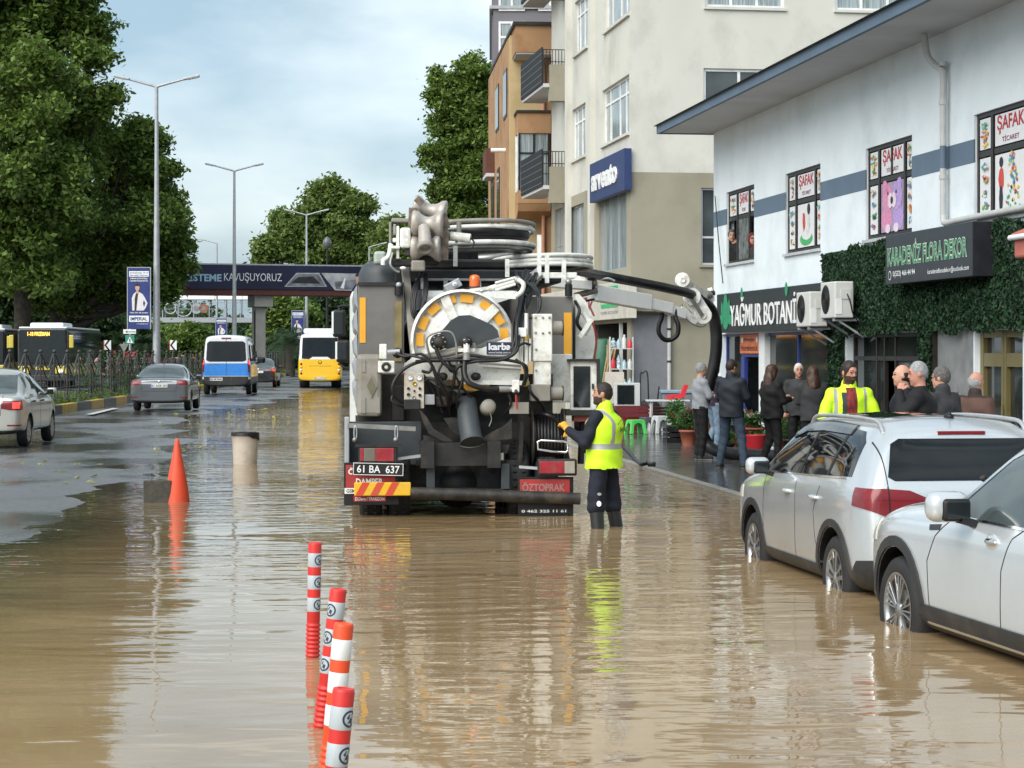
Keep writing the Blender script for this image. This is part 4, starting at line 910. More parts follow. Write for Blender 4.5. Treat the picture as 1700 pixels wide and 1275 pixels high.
def wheel(parent, x, y, z, r, w_, rr, style='split', sx=-1, tire_lbl=None):
    """wheel part: tyre with rim sub-part; sx = side the face looks to"""
    mb = MB(); o = (x, y, z); ax = (sx, 0, 0)
    mb.lathe([(rr*.97, 0), (rr+.012, .0), (r-.045, .012), (r-.012, -.012), (r, -.04), (r, -w_+.04), (r-.02, -w_+.01), (rr, -w_)], o, ax, M_tyre, 44)
    t = mb.obj('wheel', parent); mb = MB()
    mb.lathe([(rr+.006, .004), (rr-.014, .004), (rr-.02, -.03), (rr-.03, -.08)], o, ax, M_rim, 40)
    mb.lathe([(rr-.02, -.07), (.001, -.07)], o, ax, M_rimd, 30); mb.lathe([(.055, -.02), (.05, .0), (.001, .004)], o, ax, M_rim, 16)
    mb.lathe([(rr*.55, -.06), (rr*.55, -.055), (.06, -.055)], o, ax, M_steel, 24)
    def pt(a, q, h): return Vector((x+sx*h, y+math.cos(a)*q, z+math.sin(a)*q))
    def spoke(a0, q0, a1, q1, w2, h0=-.012, h1=-.006, m=M_rim): mb.bar(pt(a0, q0, h0), pt(a1, q1, h1), w2, .022, m, up=(sx, 0, 0), bev=.004)
    if style == 'split':
        for i in range(5):
            a = 2*math.pi*i/5+.3
            for e in (-.2, .2): spoke(a+e*.6, .035, a+e*1.15, rr-.012, .036); 
            spoke(a, .03, a, rr*.7, .03, m=M_rimd)
    elif style == 'fan':
        for i in range(5):
            a = 2*math.pi*i/5+.45
            for e in (-.34, -.1, .14, .36): spoke(a+e*.55, .04, a+e, rr-.01, .013)
            spoke(a-.34, rr*.72, a-.1, rr*.5, .013); 
    elif style == 'cap':
        for i in range(9): a = 2*math.pi*i/9; spoke(a, .03, a, rr-.01, .05)
    else:
        for i in range(6): a = 2*math.pi*i/6; spoke(a, .03, a, rr-.01, .045)
    mb.obj('rim', t); return t
def mirror(car, parent, y, z, sx, paint, sz=1.0):
    p = car.side(sx, y, z); mb = MB(); k = sx
    mb.bar((p.x-k*.05, y, z+.0), (p.x+k*.07*sz, y, z+.04), .09*sz, .035*sz, M_black)
    a, b = sorted((p.x+k*.015*sz, p.x+k*.215*sz)); mb.box(a, b, y-.03*sz, y+.09*sz, z+.015*sz, z+.155*sz, paint, .05*sz, None, 5); mb.box(a+(.012 if k > 0 else .055*sz), b-(.055*sz if k > 0 else .012), y-.045*sz, y-.0*sz, z+.022*sz, z+.125*sz, M_black, .035*sz, None, 5); o = mb.obj('wing_mirror', parent)
    mb = MB(); mb.box(a+(.025 if k > 0 else .07*sz), b-(.07*sz if k > 0 else .025), y-.05*sz, y-.04*sz, z+.034*sz, z+.113*sz, M_glass, .004); mb.obj('mirror_glass', o); return o
def handle(car, parent, y, z, m, sides=(-1, 1)):
    for sx in sides:
        mb = MB(); a = car.side(sx, y-.09, z); b = car.side(sx, y+.09, z)
        mb.tube(spline([(a.x-sx*.01, y-.09, z), (a.x+sx*.03, y-.05, z+.004), (b.x+sx*.03, y+.05, z+.004), (b.x-sx*.01, y+.09, z)], 3), .016, m, 8); mb.obj('door_handle', parent)
def plate(parent, p, txt, n=(0, -1, 0), name='number_plate', w_=.52, h_=.11):
    mb = MB(); x, y, z = p
    mb.box(x-w_/2, x+w_/2, y-.012, y+.004, z-h_/2, z+h_/2, mat('plate white', (.62, .63, .62), .4)); mb.box(x-w_/2+.004, x-w_/2+.04, y-.0135, y-.012, z-h_/2+.004, z+h_/2-.004, mat('plate blue', (.02, .06, .3), .4))
    if txt: mb.text(txt, (x-w_/2+.055, y-.014, z-h_*.32), (1, 0, 0), (0, 0, 1), w_-.08, h_*.64, mat('plate black', (.01, .01, .01), .4), .02)
    return mb.obj(name, parent)
P_silver = mat('silver metallic paint', (.56, .595, .615), .30, metal=.55, var=.03, scale=60, coat=1, dirt=(.40, .41, .40), dscale=1.2, damt=.3)
P_white = mat('pearl white paint', (.56, .595, .615), .24, metal=.42, var=.02, coat=1, dirt=(.5, .5, .48), dscale=1, damt=.25)
P_beige = mat('champagne silver paint', (.42, .42, .38), .32, metal=.5, var=.03, coat=.9, dirt=(.3, .29, .25), dscale=1.5, damt=.35)
P_grey = mat('grey metallic paint', (.115, .125, .135), .28, metal=.55, var=.04, coat=1)
M_clad = mat('black plastic cladding', (.022, .023, .025), .5, var=.2, dirt=(.10, .08, .055), dscale=3, damt=.5)
M_cglass = mat('tinted car glass', (.004, .005, .006), .03, var=.4, ior=1.52)
M_lglass = mat('car glass', (.05, .065, .065), .03, var=.3, scale=2, ior=1.6)

def arch(yc, zc, r, n=14): return [(yc+r*math.cos(math.pi*(1-i/n)), zc+r*math.sin(math.pi*(1-i/n))) for i in range(n+1)]
# ---------------------------------------------------------------- compact SUV
def suv_near():
    c = Car([((0.0, .07, .34), .36, 1.06, 1.46, .66, .74, .55), ((.02, .085, .37), .30, 1.07, 1.50, .76, .81, .585), ((.16, .22, .50), .27, 1.085, 1.545, .845, .865, .61), (.6, .24, 1.09, 1.58, .86, .885, .635), (.82, .24, 1.09, 1.585, .86, .8875, .64),
             (1.6, .24, 1.075, 1.59, .86, .8875, .645), ((2.3, 2.3, 2.2), .24, 1.055, 1.58, .86, .8875, .64), ((2.9, 2.9, 2.5), .24, 1.035, 1.555, .86, .885, .61), ((3.12, 3.12, 2.62), .24, 1.02, 1.535, .86, .885, .60), ((3.22, 3.22, 3.16), .24, 1.01, 1.11, .86, .885, .70),
             (3.45, .24, .99, 1.065, .86, .885, .70), (3.85, .25, .93, 1.0, .84, .87, .66), (4.05, .28, .87, .93, .78, .80, .56), (4.14, .32, .80, .85, .66, .68, .46), (4.17, .36, .76, .80, .58, .60, .40)])
    t = thing('parked_car', 'silver compact SUV with roof rails standing in the flood beside the pavement', 'car', (3.50, 15.86, -.25), R(8.0), 'cars parked in the flood')
    wy, wz, wr = (.82, 3.32), .33, .335
    c.body(t, P_silver, [(y, wz) for y in wy], .40)
    # windows: black surround, then panes
    c.both('window_surround', t, M_cglass, .003, [(.52, 1.14), (.58, 1.40), (.72, 1.48), (1.2, 1.505), (1.75, 1.51), (2.25, 1.48), (2.55, 1.39), (3.02, 1.12), (3.05, 1.06), (2.2, 1.08), (1.2, 1.115)])
    for sx in (-1, 1):
        for pl in ([(1.02, 1.50), (1.08, 1.50), (1.14, 1.12), (1.08, 1.12)], [(1.83, 1.51), (1.87, 1.51), (1.91, 1.09), (1.87, 1.09)]): c.panel('pillar', t, M_black, .006, pl, 'x', sx*.35, sx*1.3)
        c.panel('wind_deflector', t, mat('smoked deflector', (.05, .055, .06), .08, var=.3), .014, [(1.0, 1.45), (1.0, 1.52), (1.75, 1.54), (2.3, 1.515), (2.62, 1.41), (2.58, 1.36), (2.25, 1.43), (1.75, 1.455)], 'x', sx*.35, sx*1.3)
        c.panel('chrome_strip', t, M_chrome, .006, [(.6, 1.118), (.6, 1.130), (1.2, 1.112), (3.05, 1.058), (3.05, 1.045), (1.2, 1.100)], 'x', sx*.35, sx*1.3)
    c.panel('rear_window', t, M_cglass, .004, [(-.65, 1.16), (-.57, 1.40), (-.50, 1.44), (.50, 1.44), (.57, 1.40), (.65, 1.16), (.6, 1.13), (-.6, 1.13)], 'y', -1, .9)
    c.panel('windscreen', t, M_cglass, .004, [(-.68, 1.12), (-.55, 1.52), (.55, 1.52), (.68, 1.12)], 'y', 2.3, 4)
    # tail lamps
    for sx in (-1, 1):
        c.panel('tail_lamp', t, M_red, .010, [(sx*.95, 1.07), (sx*.70, 1.075), (sx*.50, 1.06), (sx*.30, .975), (sx*.60, .885), (sx*.70, .87), (sx*.95, .96)][::sx], 'y', -.3, .34)
        c.panel('lamp_gap', t, M_black, .0125, [(sx*.672, 1.085), (sx*.662, 1.085), (sx*.657, .86), (sx*.667, .86)], 'y', -.3, .3)
        c.panel('lamp_band', t, mat('dark red lens', (.16, .004, .008), .15, coat=.6), .0115, [(sx*.94, .992), (sx*.94, 1.0), (sx*.36, .985), (sx*.36, .977)], 'y', -.3, .34)
        c.panel('headlamp', t, M_clear, .006, [(sx*.95, .78), (sx*.95, .9), (sx*.5, .84), (sx*.5, .74)], 'y', 3.7, 4.6)
    # cladding
    for sx in (-1, 1):
        for y in wy: c.panel('arch_trim', t, M_clad, .012, ringpoly(y, wz, .405, .465, -28, 208), 'x', sx*.6, sx*1.3)
        c.panel('sill_trim', t, M_clad, .012, [(1.20, .16), (2.96, .16), (2.94, .36), (2.86, .40), (1.32, .40), (1.24, .36)], 'x', sx*.5, sx*1.3)
        c.panel('bumper_corner', t, M_clad, .012, [(-.4, .16), (.43, .16), (.40, .38), (.25, .52), (-.4, .58)], 'x', sx*.25, sx*1.3)
    c.panel('bumper_trim', t, M_clad, .009, [(-.86, .2), (.86, .2), (.86, .44), (-.86, .44)], 'y', -.4, .3)
    for pts in ([(1.20, .41), (1.30, .62), (1.34, .82), (1.20, 1.03)], [(1.90, .40), (1.88, .8), (1.90, 1.04)], [(2.92, .40), (2.92, .8), (2.90, 1.05)]): c.seam(t, pts)
    c.seam(t, [(.60, .98), (.64, .80), (.78, .78), (.84, .86), (.82, .97), (.7, 1.0), (.60, .98)], .006, 'fuel_flap', (-1,))
    for sx in (-1, 1): c.panel('tailgate_seam', t, M_dark, .0016, [(sx*.655, 1.44), (sx*.663, 1.44), (sx*.672, .45), (sx*.664, .45)], 'y', -.4, .5)
    c.panel('tailgate_crease', t, M_dark, .0016, [(-.3, 1.0), (.3, 1.0), (.3, 1.007), (-.3, 1.007)], 'y', -.4, .5)
    c.panel('plate_recess', t, M_black, .003, [(-.28, .79), (.28, .79), (.30, .95), (-.30, .95)], 'y', -.4, .5)
    q = c.back(0, .87); plate(t, (0, q.y-.012, .865), '61 AFE 482')
    handle(c, t, 1.30, .93, P_silver); handle(c, t, 2.12, .93, P_silver)
    for sx in (-1, 1): mirror(c, t, 2.74, 1.02, sx, P_silver, 1.05)
    for sx in (-1, 1):
        mb = MB(); ys_ = [.48, .6, .9, 1.4, 1.9, 2.3, 2.42]; P = []
        for i, y in enumerate(ys_): q = c.top(sx*.575, y); P.append((sx*.575, y, q.z+(.0 if i in (0, 6) else .045)))
        mb.curve(P, .018, mat('silver roof rail', (.5, .51, .52), .3, metal=.6), 8, 4); mb.obj('roof_rail', t)
    q = c.top(0, .62); mb = MB(); mb.ball((0, .62, q.z+.01), .04, M_black, 8, (1, 1.4, .6)); mb.tube([(0, .6, q.z+.02), (0, .42, q.z+.20)], .005, M_black, 6); mb.obj('antenna', t)
    mb = MB(); zb_ = 1.505; q = c.back(0, 1.48); mb.box(-.19, .19, q.y-.012, q.y+.02, 1.468, 1.496, M_red, .005); mb.obj('brake_light', t)
    mb = MB(); q = c.back(.0, 1.15); q2 = c.back(.3, 1.18); mb.ball((.12, q.y, 1.14), .05, M_black, 8, (1.3, .6, .8)); mb.tube([(.1, q.y-.02, 1.15), (.45, q2.y-.03, 1.17)], .014, M_black, 6); mb.obj('wiper', t)
    c.panel('roof_window', t, M_cglass, .003, [(-.42, 1.0), (.42, 1.0), (.44, 2.35), (-.44, 2.35)], 'z', 1.4, 1.8)
    q = c.back(-.55, .81); mb = MB(); mb.text('SUV 4x4', (-.60, q.y-.012, .80), (1, 0, 0), (0, 0, 1), .17, .03, M_chrome, .02); mb.obj('badge', t)
    for y in wy:
        for sx in (-1, 1): wheel(t, sx*.862, y, wz, wr, .21, .222, 'split', sx)
    return t
suv_near()
# ---------------------------------------------------------------- larger SUV at the right edge
def suv_edge():
    c = Car([((0.0, .08, .36), .36, 1.02, 1.50, .68, .78, .58), ((.03, .1, .40), .30, 1.03, 1.57, .80, .85, .61), (.3, .26, 1.04, 1.62, .88, .90, .65), (.93, .25, 1.04, 1.66, .89, .915, .67), (1.9, .25, 1.03, 1.68, .885, .912, .68),
             ((2.2, 2.2, 1.95), .25, 1.03, 1.66, .885, .912, .67), ((2.75, 2.75, 2.25), .25, 1.03, 1.61, .885, .91, .64), ((2.95, 2.95, 2.38), .25, 1.03, 1.58, .885, .91, .63), ((3.08, 3.08, 3.02), .25, 1.02, 1.15, .885, .91, .74), ((3.4, 3.4, 3.4), .25, 1.01, 1.13, .885, .913, .745),
             (3.85, .26, 1.0, 1.10, .885, .915, .74), (4.2, .27, .95, 1.05, .87, .90, .72), (4.45, .30, .88, .97, .80, .83, .62), (4.58, .34, .82, .90, .68, .70, .5), (4.63, .38, .78, .84, .58, .6, .42)], crown=.035)
    t = thing('parked_car', 'pale silver SUV with black arches cut off by the right edge of the street', 'car', (4.17, 10.70, -.25), R(10.5), 'cars parked in the flood')
    wy, wz, wr = (.93, 3.76), .36, .365
    c.body(t, P_white, [(y, wz) for y in wy], .43)
    c.both('window_surround', t, M_lglass, .003, [(.50, 1.10), (.62, 1.46), (.8, 1.54), (1.4, 1.58), (1.95, 1.56), (2.35, 1.44), (2.84, 1.14), (2.82, 1.07), (2.0, 1.065), (1.0, 1.075)])
    for sx in (-1, 1):
        c.panel('pillar', t, M_black, .006, [(1.50, 1.58), (1.58, 1.58), (1.64, 1.065), (1.56, 1.065)], 'x', sx*.35, sx*1.3)
        c.panel('chrome_strip', t, M_chrome, .008, [(.7, 1.058), (.7, 1.074), (2.88, 1.074), (2.88, 1.058)], 'x', sx*.35, sx*1.3)
        c.panel('chrome_frame', t, M_chrome, .008, [(2.84, 1.13), (2.35, 1.445), (1.95, 1.565), (1.4, 1.585), (1.4, 1.602), (1.96, 1.583), (2.37, 1.462), (2.87, 1.14)], 'x', sx*.35, sx*1.3)
        for y in wy: c.panel('arch_trim', t, M_clad, .014, ringpoly(y, wz, .435, .505, -30, 210), 'x', sx*.6, sx*1.3)
        c.panel('sill_trim', t, M_clad, .014, [(1.36, .16), (3.34, .16), (3.32, .46), (1.38, .46)], 'x', sx*.5, sx*1.3)
        c.panel('sill_chrome', t, M_chrome, .022, [(1.4, .335), (1.4, .355), (3.22, .355), (3.24, .335)], 'x', sx*.5, sx*1.3)
        c.panel('bumper_trim', t, M_clad, .012, [(4.26, .16), (4.8, .16), (4.8, .42), (4.3, .42)], 'x', sx*.3, sx*1.3)
        c.panel('headlamp', t, M_clear, .006, [(sx*.95, .80), (sx*.95, .96), (sx*.5, .93), (sx*.5, .8)], 'y', 4.2, 5)
        c.panel('fender_vent', t, M_clad, .006, [(3.02, .965), (3.02, 1.0), (3.20, .985), (3.18, .95)], 'x', sx*.5, sx*1.3)
    c.panel('windscreen', t, M_lglass, .004, [(-.74, 1.16), (-.58, 1.56), (.58, 1.56), (.74, 1.16)], 'y', 2.1, 5)
    for pts in ([(3.18, .46), (3.20, .75), (3.08, .92), (2.86, 1.06)], [(2.05, .46), (2.03, .8), (1.92, 1.0), (1.80, 1.06)]): c.seam(t, pts, .009)
    for sx in (-1, 1):
        mb = MB(); p = c.side(sx, 2.18, .96); mb.ball((p.x+sx*.0, 2.18, .955), .1, P_white, 12, (.12, 1, .55)); mb.ball((p.x+sx*.01, 2.18, .96), .085, M_chrome, 12, (.3, 1, .28)); mb.obj('door_handle', t)
    for sx in (-1, 1): mirror(c, t, 2.54, 1.03, sx, P_white, 1.35)
    for sx in (-1, 1):
        mb = MB(); P = [(sx*.61, y, c.top(sx*.61, y).z+h_) for y, h_ in ((.4, 0), (.55, .045), (1.1, .045), (1.7, .045), (2.05, .03), (2.15, 0))]; mb.curve(P, .018, mat('silver roof rail', (.5, .51, .52), .3, metal=.6), 8, 4); mb.obj('roof_rail', t)
    for y in wy:
        for sx in (-1, 1): wheel(t, sx*.895, y, wz, wr, .23, .25, 'fan', sx)
suv_edge()
# ---------------------------------------------------------------- saloons
def saloon(label, loc, yaw, paint, plate_txt, lamps_on, Lg=4.19, Wd=.85, Ht=1.49, wy=(.95, 3.39), style='cap', grp='cars driving on the road', glass=None, lampy=(.80, .95), tall=0):
    g = glass or M_lglass; h0 = Ht
    c = Car([((0, .0, .04), .32, .84, .90, Wd-.14, Wd-.12, Wd-.2), ((.02, .02, .06), .28, .89, .97, Wd-.07, Wd-.05, Wd-.14), (.18, .26, .92, 1.0, Wd-.02, Wd-.01, Wd-.13), (.55, .25, .94, 1.03, Wd-.01, Wd, Wd-.14),
             ((.66, .66, .80), .24, .94, 1.10, Wd-.01, Wd, Wd-.18), ((.90, .90, 1.25), .24, .94, h0-.07, Wd-.01, Wd, Wd-.29), ((1.3, 1.3, 1.5), .24, .94, h0-.01, Wd-.01, Wd, Wd-.27), (2.0, .24, .94, h0+.0, Wd-.01, Wd, Wd-.26),
             ((2.75, 2.75, 2.4), .24, .93, h0-.05, Wd-.01, Wd, Wd-.28), ((3.0, 3.0, 2.55), .24, .93, h0-.09, Wd-.01, Wd, Wd-.3), ((3.15, 3.15, 3.1), .24, .93, 1.0, Wd-.01, Wd, Wd-.16), (Lg-.65, .25, .88, .95, Wd-.02, Wd-.01, Wd-.18), (Lg-.2, .28, .78, .85, Wd-.08, Wd-.07, Wd-.26), (Lg-.04, .32, .70, .75, Wd-.2, Wd-.19, Wd-.36), (Lg, .36, .66, .70, Wd-.28, Wd-.27, Wd-.42)])
    t = thing('car', label, 'car', loc, yaw, grp)
    c.body(t, paint, [(y, .30) for y in wy], .355)
    c.both('side_window', t, g, .003, [(1.03, .97), (1.32, h0-.12), (1.6, h0-.08), (2.3, h0-.09), (2.55, h0-.16), (2.98, .99), (2.9, .965)])
    for sx in (-1, 1): c.panel('pillar', t, M_black, .006, [(1.93, h0-.07), (1.99, h0-.07), (2.03, .96), (1.97, .96)], 'x', sx*.35, sx*1.3)
    w2 = Wd-.25; c.panel('rear_window', t, g, .004, [(-w2-.06, 1.03), (-w2+.06, h0-.12), (w2-.06, h0-.12), (w2+.06, 1.03)], 'y', -1, 1.6)
    c.panel('windscreen', t, g, .004, [(-w2-.1, 1.03), (-w2, h0-.1), (w2, h0-.1), (w2+.1, 1.03)], 'y', 2.4, 5)
    lm = mat('lit brake lamp', (.8, .05, .04), .2, emit=.9) if lamps_on else M_red
    for sx in (-1, 1):
        c.panel('tail_lamp', t, M_red, .008, [(sx*(Wd+.1), lampy[1]), (sx*(Wd-.33), lampy[1]), (sx*(Wd-.36), lampy[0]+.03), (sx*(Wd-.2), lampy[0]), (sx*(Wd+.1), lampy[0])], 'y', -.3, .28)
        if lamps_on: c.panel('brake_lamp', t, lm, .010, [(sx*(Wd-.03), lampy[1]-.03), (sx*(Wd-.15), lampy[1]-.03), (sx*(Wd-.15), lampy[0]+.03), (sx*(Wd-.03), lampy[0]+.03)], 'y', -.3, .2)
        c.panel('headlamp', t, M_clear, .006, [(sx*(Wd+.1), .60), (sx*(Wd+.1), .74), (sx*(Wd-.4), .70), (sx*(Wd-.4), .6)], 'y', Lg-.5, Lg+.5)
        c.panel('reflector', t, M_red, .006, [(sx*(Wd-.02), .42), (sx*(Wd-.25), .42), (sx*(Wd-.25), .45), (sx*(Wd-.02), .45)], 'y', -.3, .2)
        mirror(c, t, 2.86, .95, sx, paint, .95); c.panel('boot_seam', t, M_dark, .002, [(sx*(Wd-.345), .99), (sx*(Wd-.335), .99), (sx*(Wd-.37), .62), (sx*(Wd-.38), .62)], 'y', -.3, .5)
    c.panel('boot_seam', t, M_dark, .002, [(-(Wd-.37), .615), ((Wd-.37), .615), ((Wd-.37), .625), (-(Wd-.37), .625)], 'y', -.3, .3)
    c.panel('bumper_lower', t, M_clad, .006, [(-Wd, .2), (Wd, .2), (Wd, .34), (-Wd, .34)], 'y', -.3, .4)
    for pts in ([(2.0, .3), (2.0, .95)], [(2.95, .3), (2.96, .95)], [(1.22, .34), (1.12, .65), (1.08, .95)]): c.seam(t, pts, .01)
    for y in (1.35, 2.2): handle(c, t, y, .86, M_black if paint is P_beige else paint)
    q = c.back(0, .77); plate(t, (0, q.y-.006, .79), plate_txt)
    mb = MB(); q = c.back(0, .93); mb.lathe([(.045, 0), (.045, .012), (.001, .014)], (0, q.y, .92), (0, -1, 0), M_chrome, 16); mb.obj('badge', t)
    mb = MB(); q = c.top(0, 1.5); mb.tube([(0, 1.5, q.z), (0, 1.3, q.z+.15)], .008, M_black, 6); mb.obj('antenna', t)
    for y in wy:
        for sx in (-1, 1): wheel(t, sx*(Wd-.03), y, .30, .30, .19, .19, style, sx)
    return t
saloon('champagne silver saloon with lit brake lamps at the left edge of the road', (-10.02, 39.3, .05), R(2), P_beige, '61 H 4127', True, lampy=(.72, .90))
saloon('dark grey saloon driving away behind the blue and white van', (-10.72, 64, .05), R(3.0), P_grey, '61 AGE 103', False, 4.6, .89, 1.45, (1.0, 3.6), 'star')
saloon('black car half hidden in front of the blue and white van', (-13.0, 108, .06), R(2), mat('black car paint', (.015, .015, .017), .25, coat=1), '', True, 4.3, .88, 1.5, (.95, 3.5), 'star')
saloon('white car on the far side of the median fence', (-22.0, 140, .02), R(182), P_white, '', False, 4.3, .86, 1.5, (.95, 3.5), 'star')
saloon('pale blue car close behind the city bus', (-22.9, 131, .02), R(183), mat('pale blue paint', (.35, .45, .5), .3, metal=.4, coat=1), '', False, 4.3, .86, 1.5, (.95, 3.5), 'star')
# ---------------------------------------------------------------- van
M_vblue = mat('bright blue paint', (.02, .20, .62), .3, coat=.8); M_vwhite = mat('white van paint', (.68, .71, .74), .35, coat=.7, var=.03)
def van():
    c = Car([((0, .03, .10), .42, 1.35, 2.42, .86, .90, .80), ((.02, .05, .13), .38, 1.36, 2.47, .96, .98, .86), (.3, .36, 1.37, 2.5, 1.02, 1.03, .90), (2.0, .36, 1.37, 2.5, 1.02, 1.03, .91), ((3.6, 3.6, 3.4), .36, 1.35, 2.47, 1.02, 1.03, .90), ((4.3, 4.3, 3.75), .36, 1.3, 2.36, 1.02, 1.03, .86), ((4.7, 4.7, 4.5), .36, 1.2, 1.45, 1.02, 1.02, .88), (5.2, .36, 1.0, 1.18, .98, .98, .8), (5.45, .4, .85, .95, .8, .8, .6)], crown=.05)
    t = thing('minibus', 'blue and white passenger van with lit rear lamps driving away', 'van', (-12.03, 88.7, .06), R(3.0), 'vehicles driving away')
    c.body(t, M_vwhite, [(1.0, .34), (4.4, .34)], .40)
    bl = c.panel('blue_band', t, M_vblue, .004, [(-1.1, .80), (1.1, .80), (1.1, 1.33), (-1.1, 1.33)], 'y', -.4, .55)
    c.both('blue_band', t, M_vblue, .004, [(.5, .80), (.5, 1.33), (2.6, 1.25), (2.6, .8)])
    c.panel('rear_window', t, M_cglass, .008, [(-.84, 1.46), (-.80, 2.18), (-.7, 2.26), (.7, 2.26), (.80, 2.18), (.84, 1.46), (.7, 1.40), (-.7, 1.40)], 'y', -.4, .6)
    c.both('side_window', t, M_cglass, .005, [(.35, 1.42), (.38, 2.15), (3.5, 2.15), (3.95, 1.9), (4.3, 1.42)], .5)
    c.panel('bumper', t, M_clad, .012, [(-1.1, .3), (1.1, .3), (1.1, .78), (-1.1, .78)], 'y', -.4, .35)
    for sx in (-1, 1):
        c.panel('lower_trim', t, M_clad, .006, [(.3, .3), (4.9, .3), (4.9, .75), (.3, .75)], 'x', sx*.6, sx*1.3)
        c.panel('tail_lamp', t, M_red, .012, [(sx*1.1, .95), (sx*.92, .95), (sx*.90, 1.4), (sx*.93, 1.55), (sx*1.1, 1.55)], 'y', -.4, .16)
        c.panel('brake_lamp', t, mat('lit brake lamp', (.8, .05, .04), .2, emit=.9), .015, [(sx*1.1, 1.28), (sx*.93, 1.28), (sx*.93, 1.46), (sx*1.1, 1.46)], 'y', -.4, .14)
        c.panel('reflector', t, M_clear, .016, [(sx*1.1, .66), (sx*.93, .66), (sx*.93, .75), (sx*1.1, .75)], 'y', -.4, .16)
        mirror(c, t, 4.1, 1.3, sx, M_black, 1.8); c.panel('door_gap', t, M_dark, .006, [(sx*.008, .8), (sx*.008, 2.35), (0, 2.35), (0, .8)], 'y', -.4, .5)
    mb = MB(); q = c.back(0, 2.38); mb.box(-.2, .2, q.y-.02, q.y+.02, 2.36, 2.41, M_red); mb.obj('brake_light', t)
    q = c.back(0, .62); plate(t, (-.42, q.y-.02, .66), '61 M 0406', w_=.55, h_=.13)
    mb = MB(); q = c.back(-.6, 1.27); mb.text('TRANSIT', (-.78, q.y-.01, 1.25), (1, 0, 0), (0, 0, 1), .42, .045, M_chrome, .02); mb.obj('badge', t)
    for y in (1.0, 4.4):
        for sx in (-1, 1): wheel(t, sx*.99, y, .34, .345, .22, .2, 'star', sx)
van()
# ---------------------------------------------------------------- buses
M_yel = mat('yellow bus paint', (.78, .46, .01), .35, coat=.6, var=.04); M_bwhite = mat('white bus paint', (.70, .73, .75), .35, var=.03)
def midibus():
    c = Car([((0, .03, .16), .42, 1.5, 2.62, .92, .98, .90), ((.03, .06, .2), .36, 1.5, 2.70, 1.04, 1.08, .97), (.5, .36, 1.5, 2.75, 1.10, 1.12, 1.02), (3, .36, 1.5, 2.75, 1.10, 1.12, 1.02), (6.6, .36, 1.5, 2.75, 1.10, 1.12, 1.02), ((7.3, 7.3, 6.9), .36, 1.3, 2.6, 1.08, 1.08, .95), ((7.5, 7.5, 7.3), .4, 1.2, 2.3, 1.0, 1.0, .85)], crown=.06)
    t = thing('midibus', 'yellow and white midibus driving away at the far end of the flood', 'bus', (-9.7, 106.5, .05), R(4.5), 'vehicles driving away')
    c.body(t, M_bwhite, [(1.9, .42), (5.9, .42)], .48)
    c.panel('lower_panel', t, M_yel, .005, [(-1.2, .36), (1.2, .36), (1.2, 1.45), (-1.2, 1.45)], 'y', -.4, .5)
    c.both('lower_panel', t, M_yel, .005, [(.5, .36), (7.2, .36), (7.2, 1.4), (.5, 1.42)], .7)
    c.panel('rear_window', t, M_cglass, .010, [(-.92, 1.48), (-.88, 2.55), (.88, 2.55), (.92, 1.48), (.55, 1.46), (.38, 1.58), (-.38, 1.58), (-.55, 1.46)], 'y', -.4, .6)
    c.both('side_window', t, M_cglass, .006, [(.5, 1.55), (.5, 2.45), (6.5, 2.45), (6.8, 1.55)], .6)
    mb = MB(); mb.box(-.85, .85, 1.0, 3.6, 2.74, 3.02, M_bwhite, .1); mb.obj('air_conditioner', t)
    for sx in (-1, 1):
        for i, (z, m) in enumerate(((1.22, M_red), (1.05, M_orange), (.90, M_clear), (.74, M_red))):
            q = c.back(sx*.95, z); mb = MB(); mb.lathe([(.065, 0), (.055, .03), (.001, .035)], (sx*.95, q.y, z), (0, -1, 0), m, 12); mb.obj('tail_lamp', t)
        mb = MB(); q = c.side(sx, 1.9, .3)
        wheel(t, sx*1.05, 1.9, .42, .43, .5, .26, 'star', sx); wheel(t, sx*1.05, 5.9, .42, .43, .26, .26, 'star', sx)
        mb = MB(); mb.curve([(sx*1.0, 7.2, 2.5), (sx*1.25, 7.5, 2.4), (sx*1.25, 7.55, 2.1)], .025, M_black, 6); mb.box(sx*1.16, sx*1.34, 7.5, 7.6, 1.75, 2.15, M_black, .03); mb.obj('wing_mirror', t)
    q = c.back(0, 1.35); mb = MB(); mk = mat('dark lettering', (.04, .03, .01), .5); mb.text('TRABZON BÜYÜKŞEHİR BELEDİYESİ', (-.55, q.y-.012, 1.08), (1, 0, 0), (0, 0, 1), 1.1, .06, mk, .01)
    blob(mb, 0, 1.3, .1, .09, q.y-.014, mk, 12); blob(mb, 0, 1.31, .07, .06, q.y-.018, M_yel, 12); mb.obj('lettering', t)
    c.panel('bumper', t, M_yel, .03, [(-1.2, .38), (1.2, .38), (1.2, .62), (-1.2, .62)], 'y', -.4, .3); plate(t, (0, c.back(0, .5).y-.045, .5), '61 J 3302')
midibus()
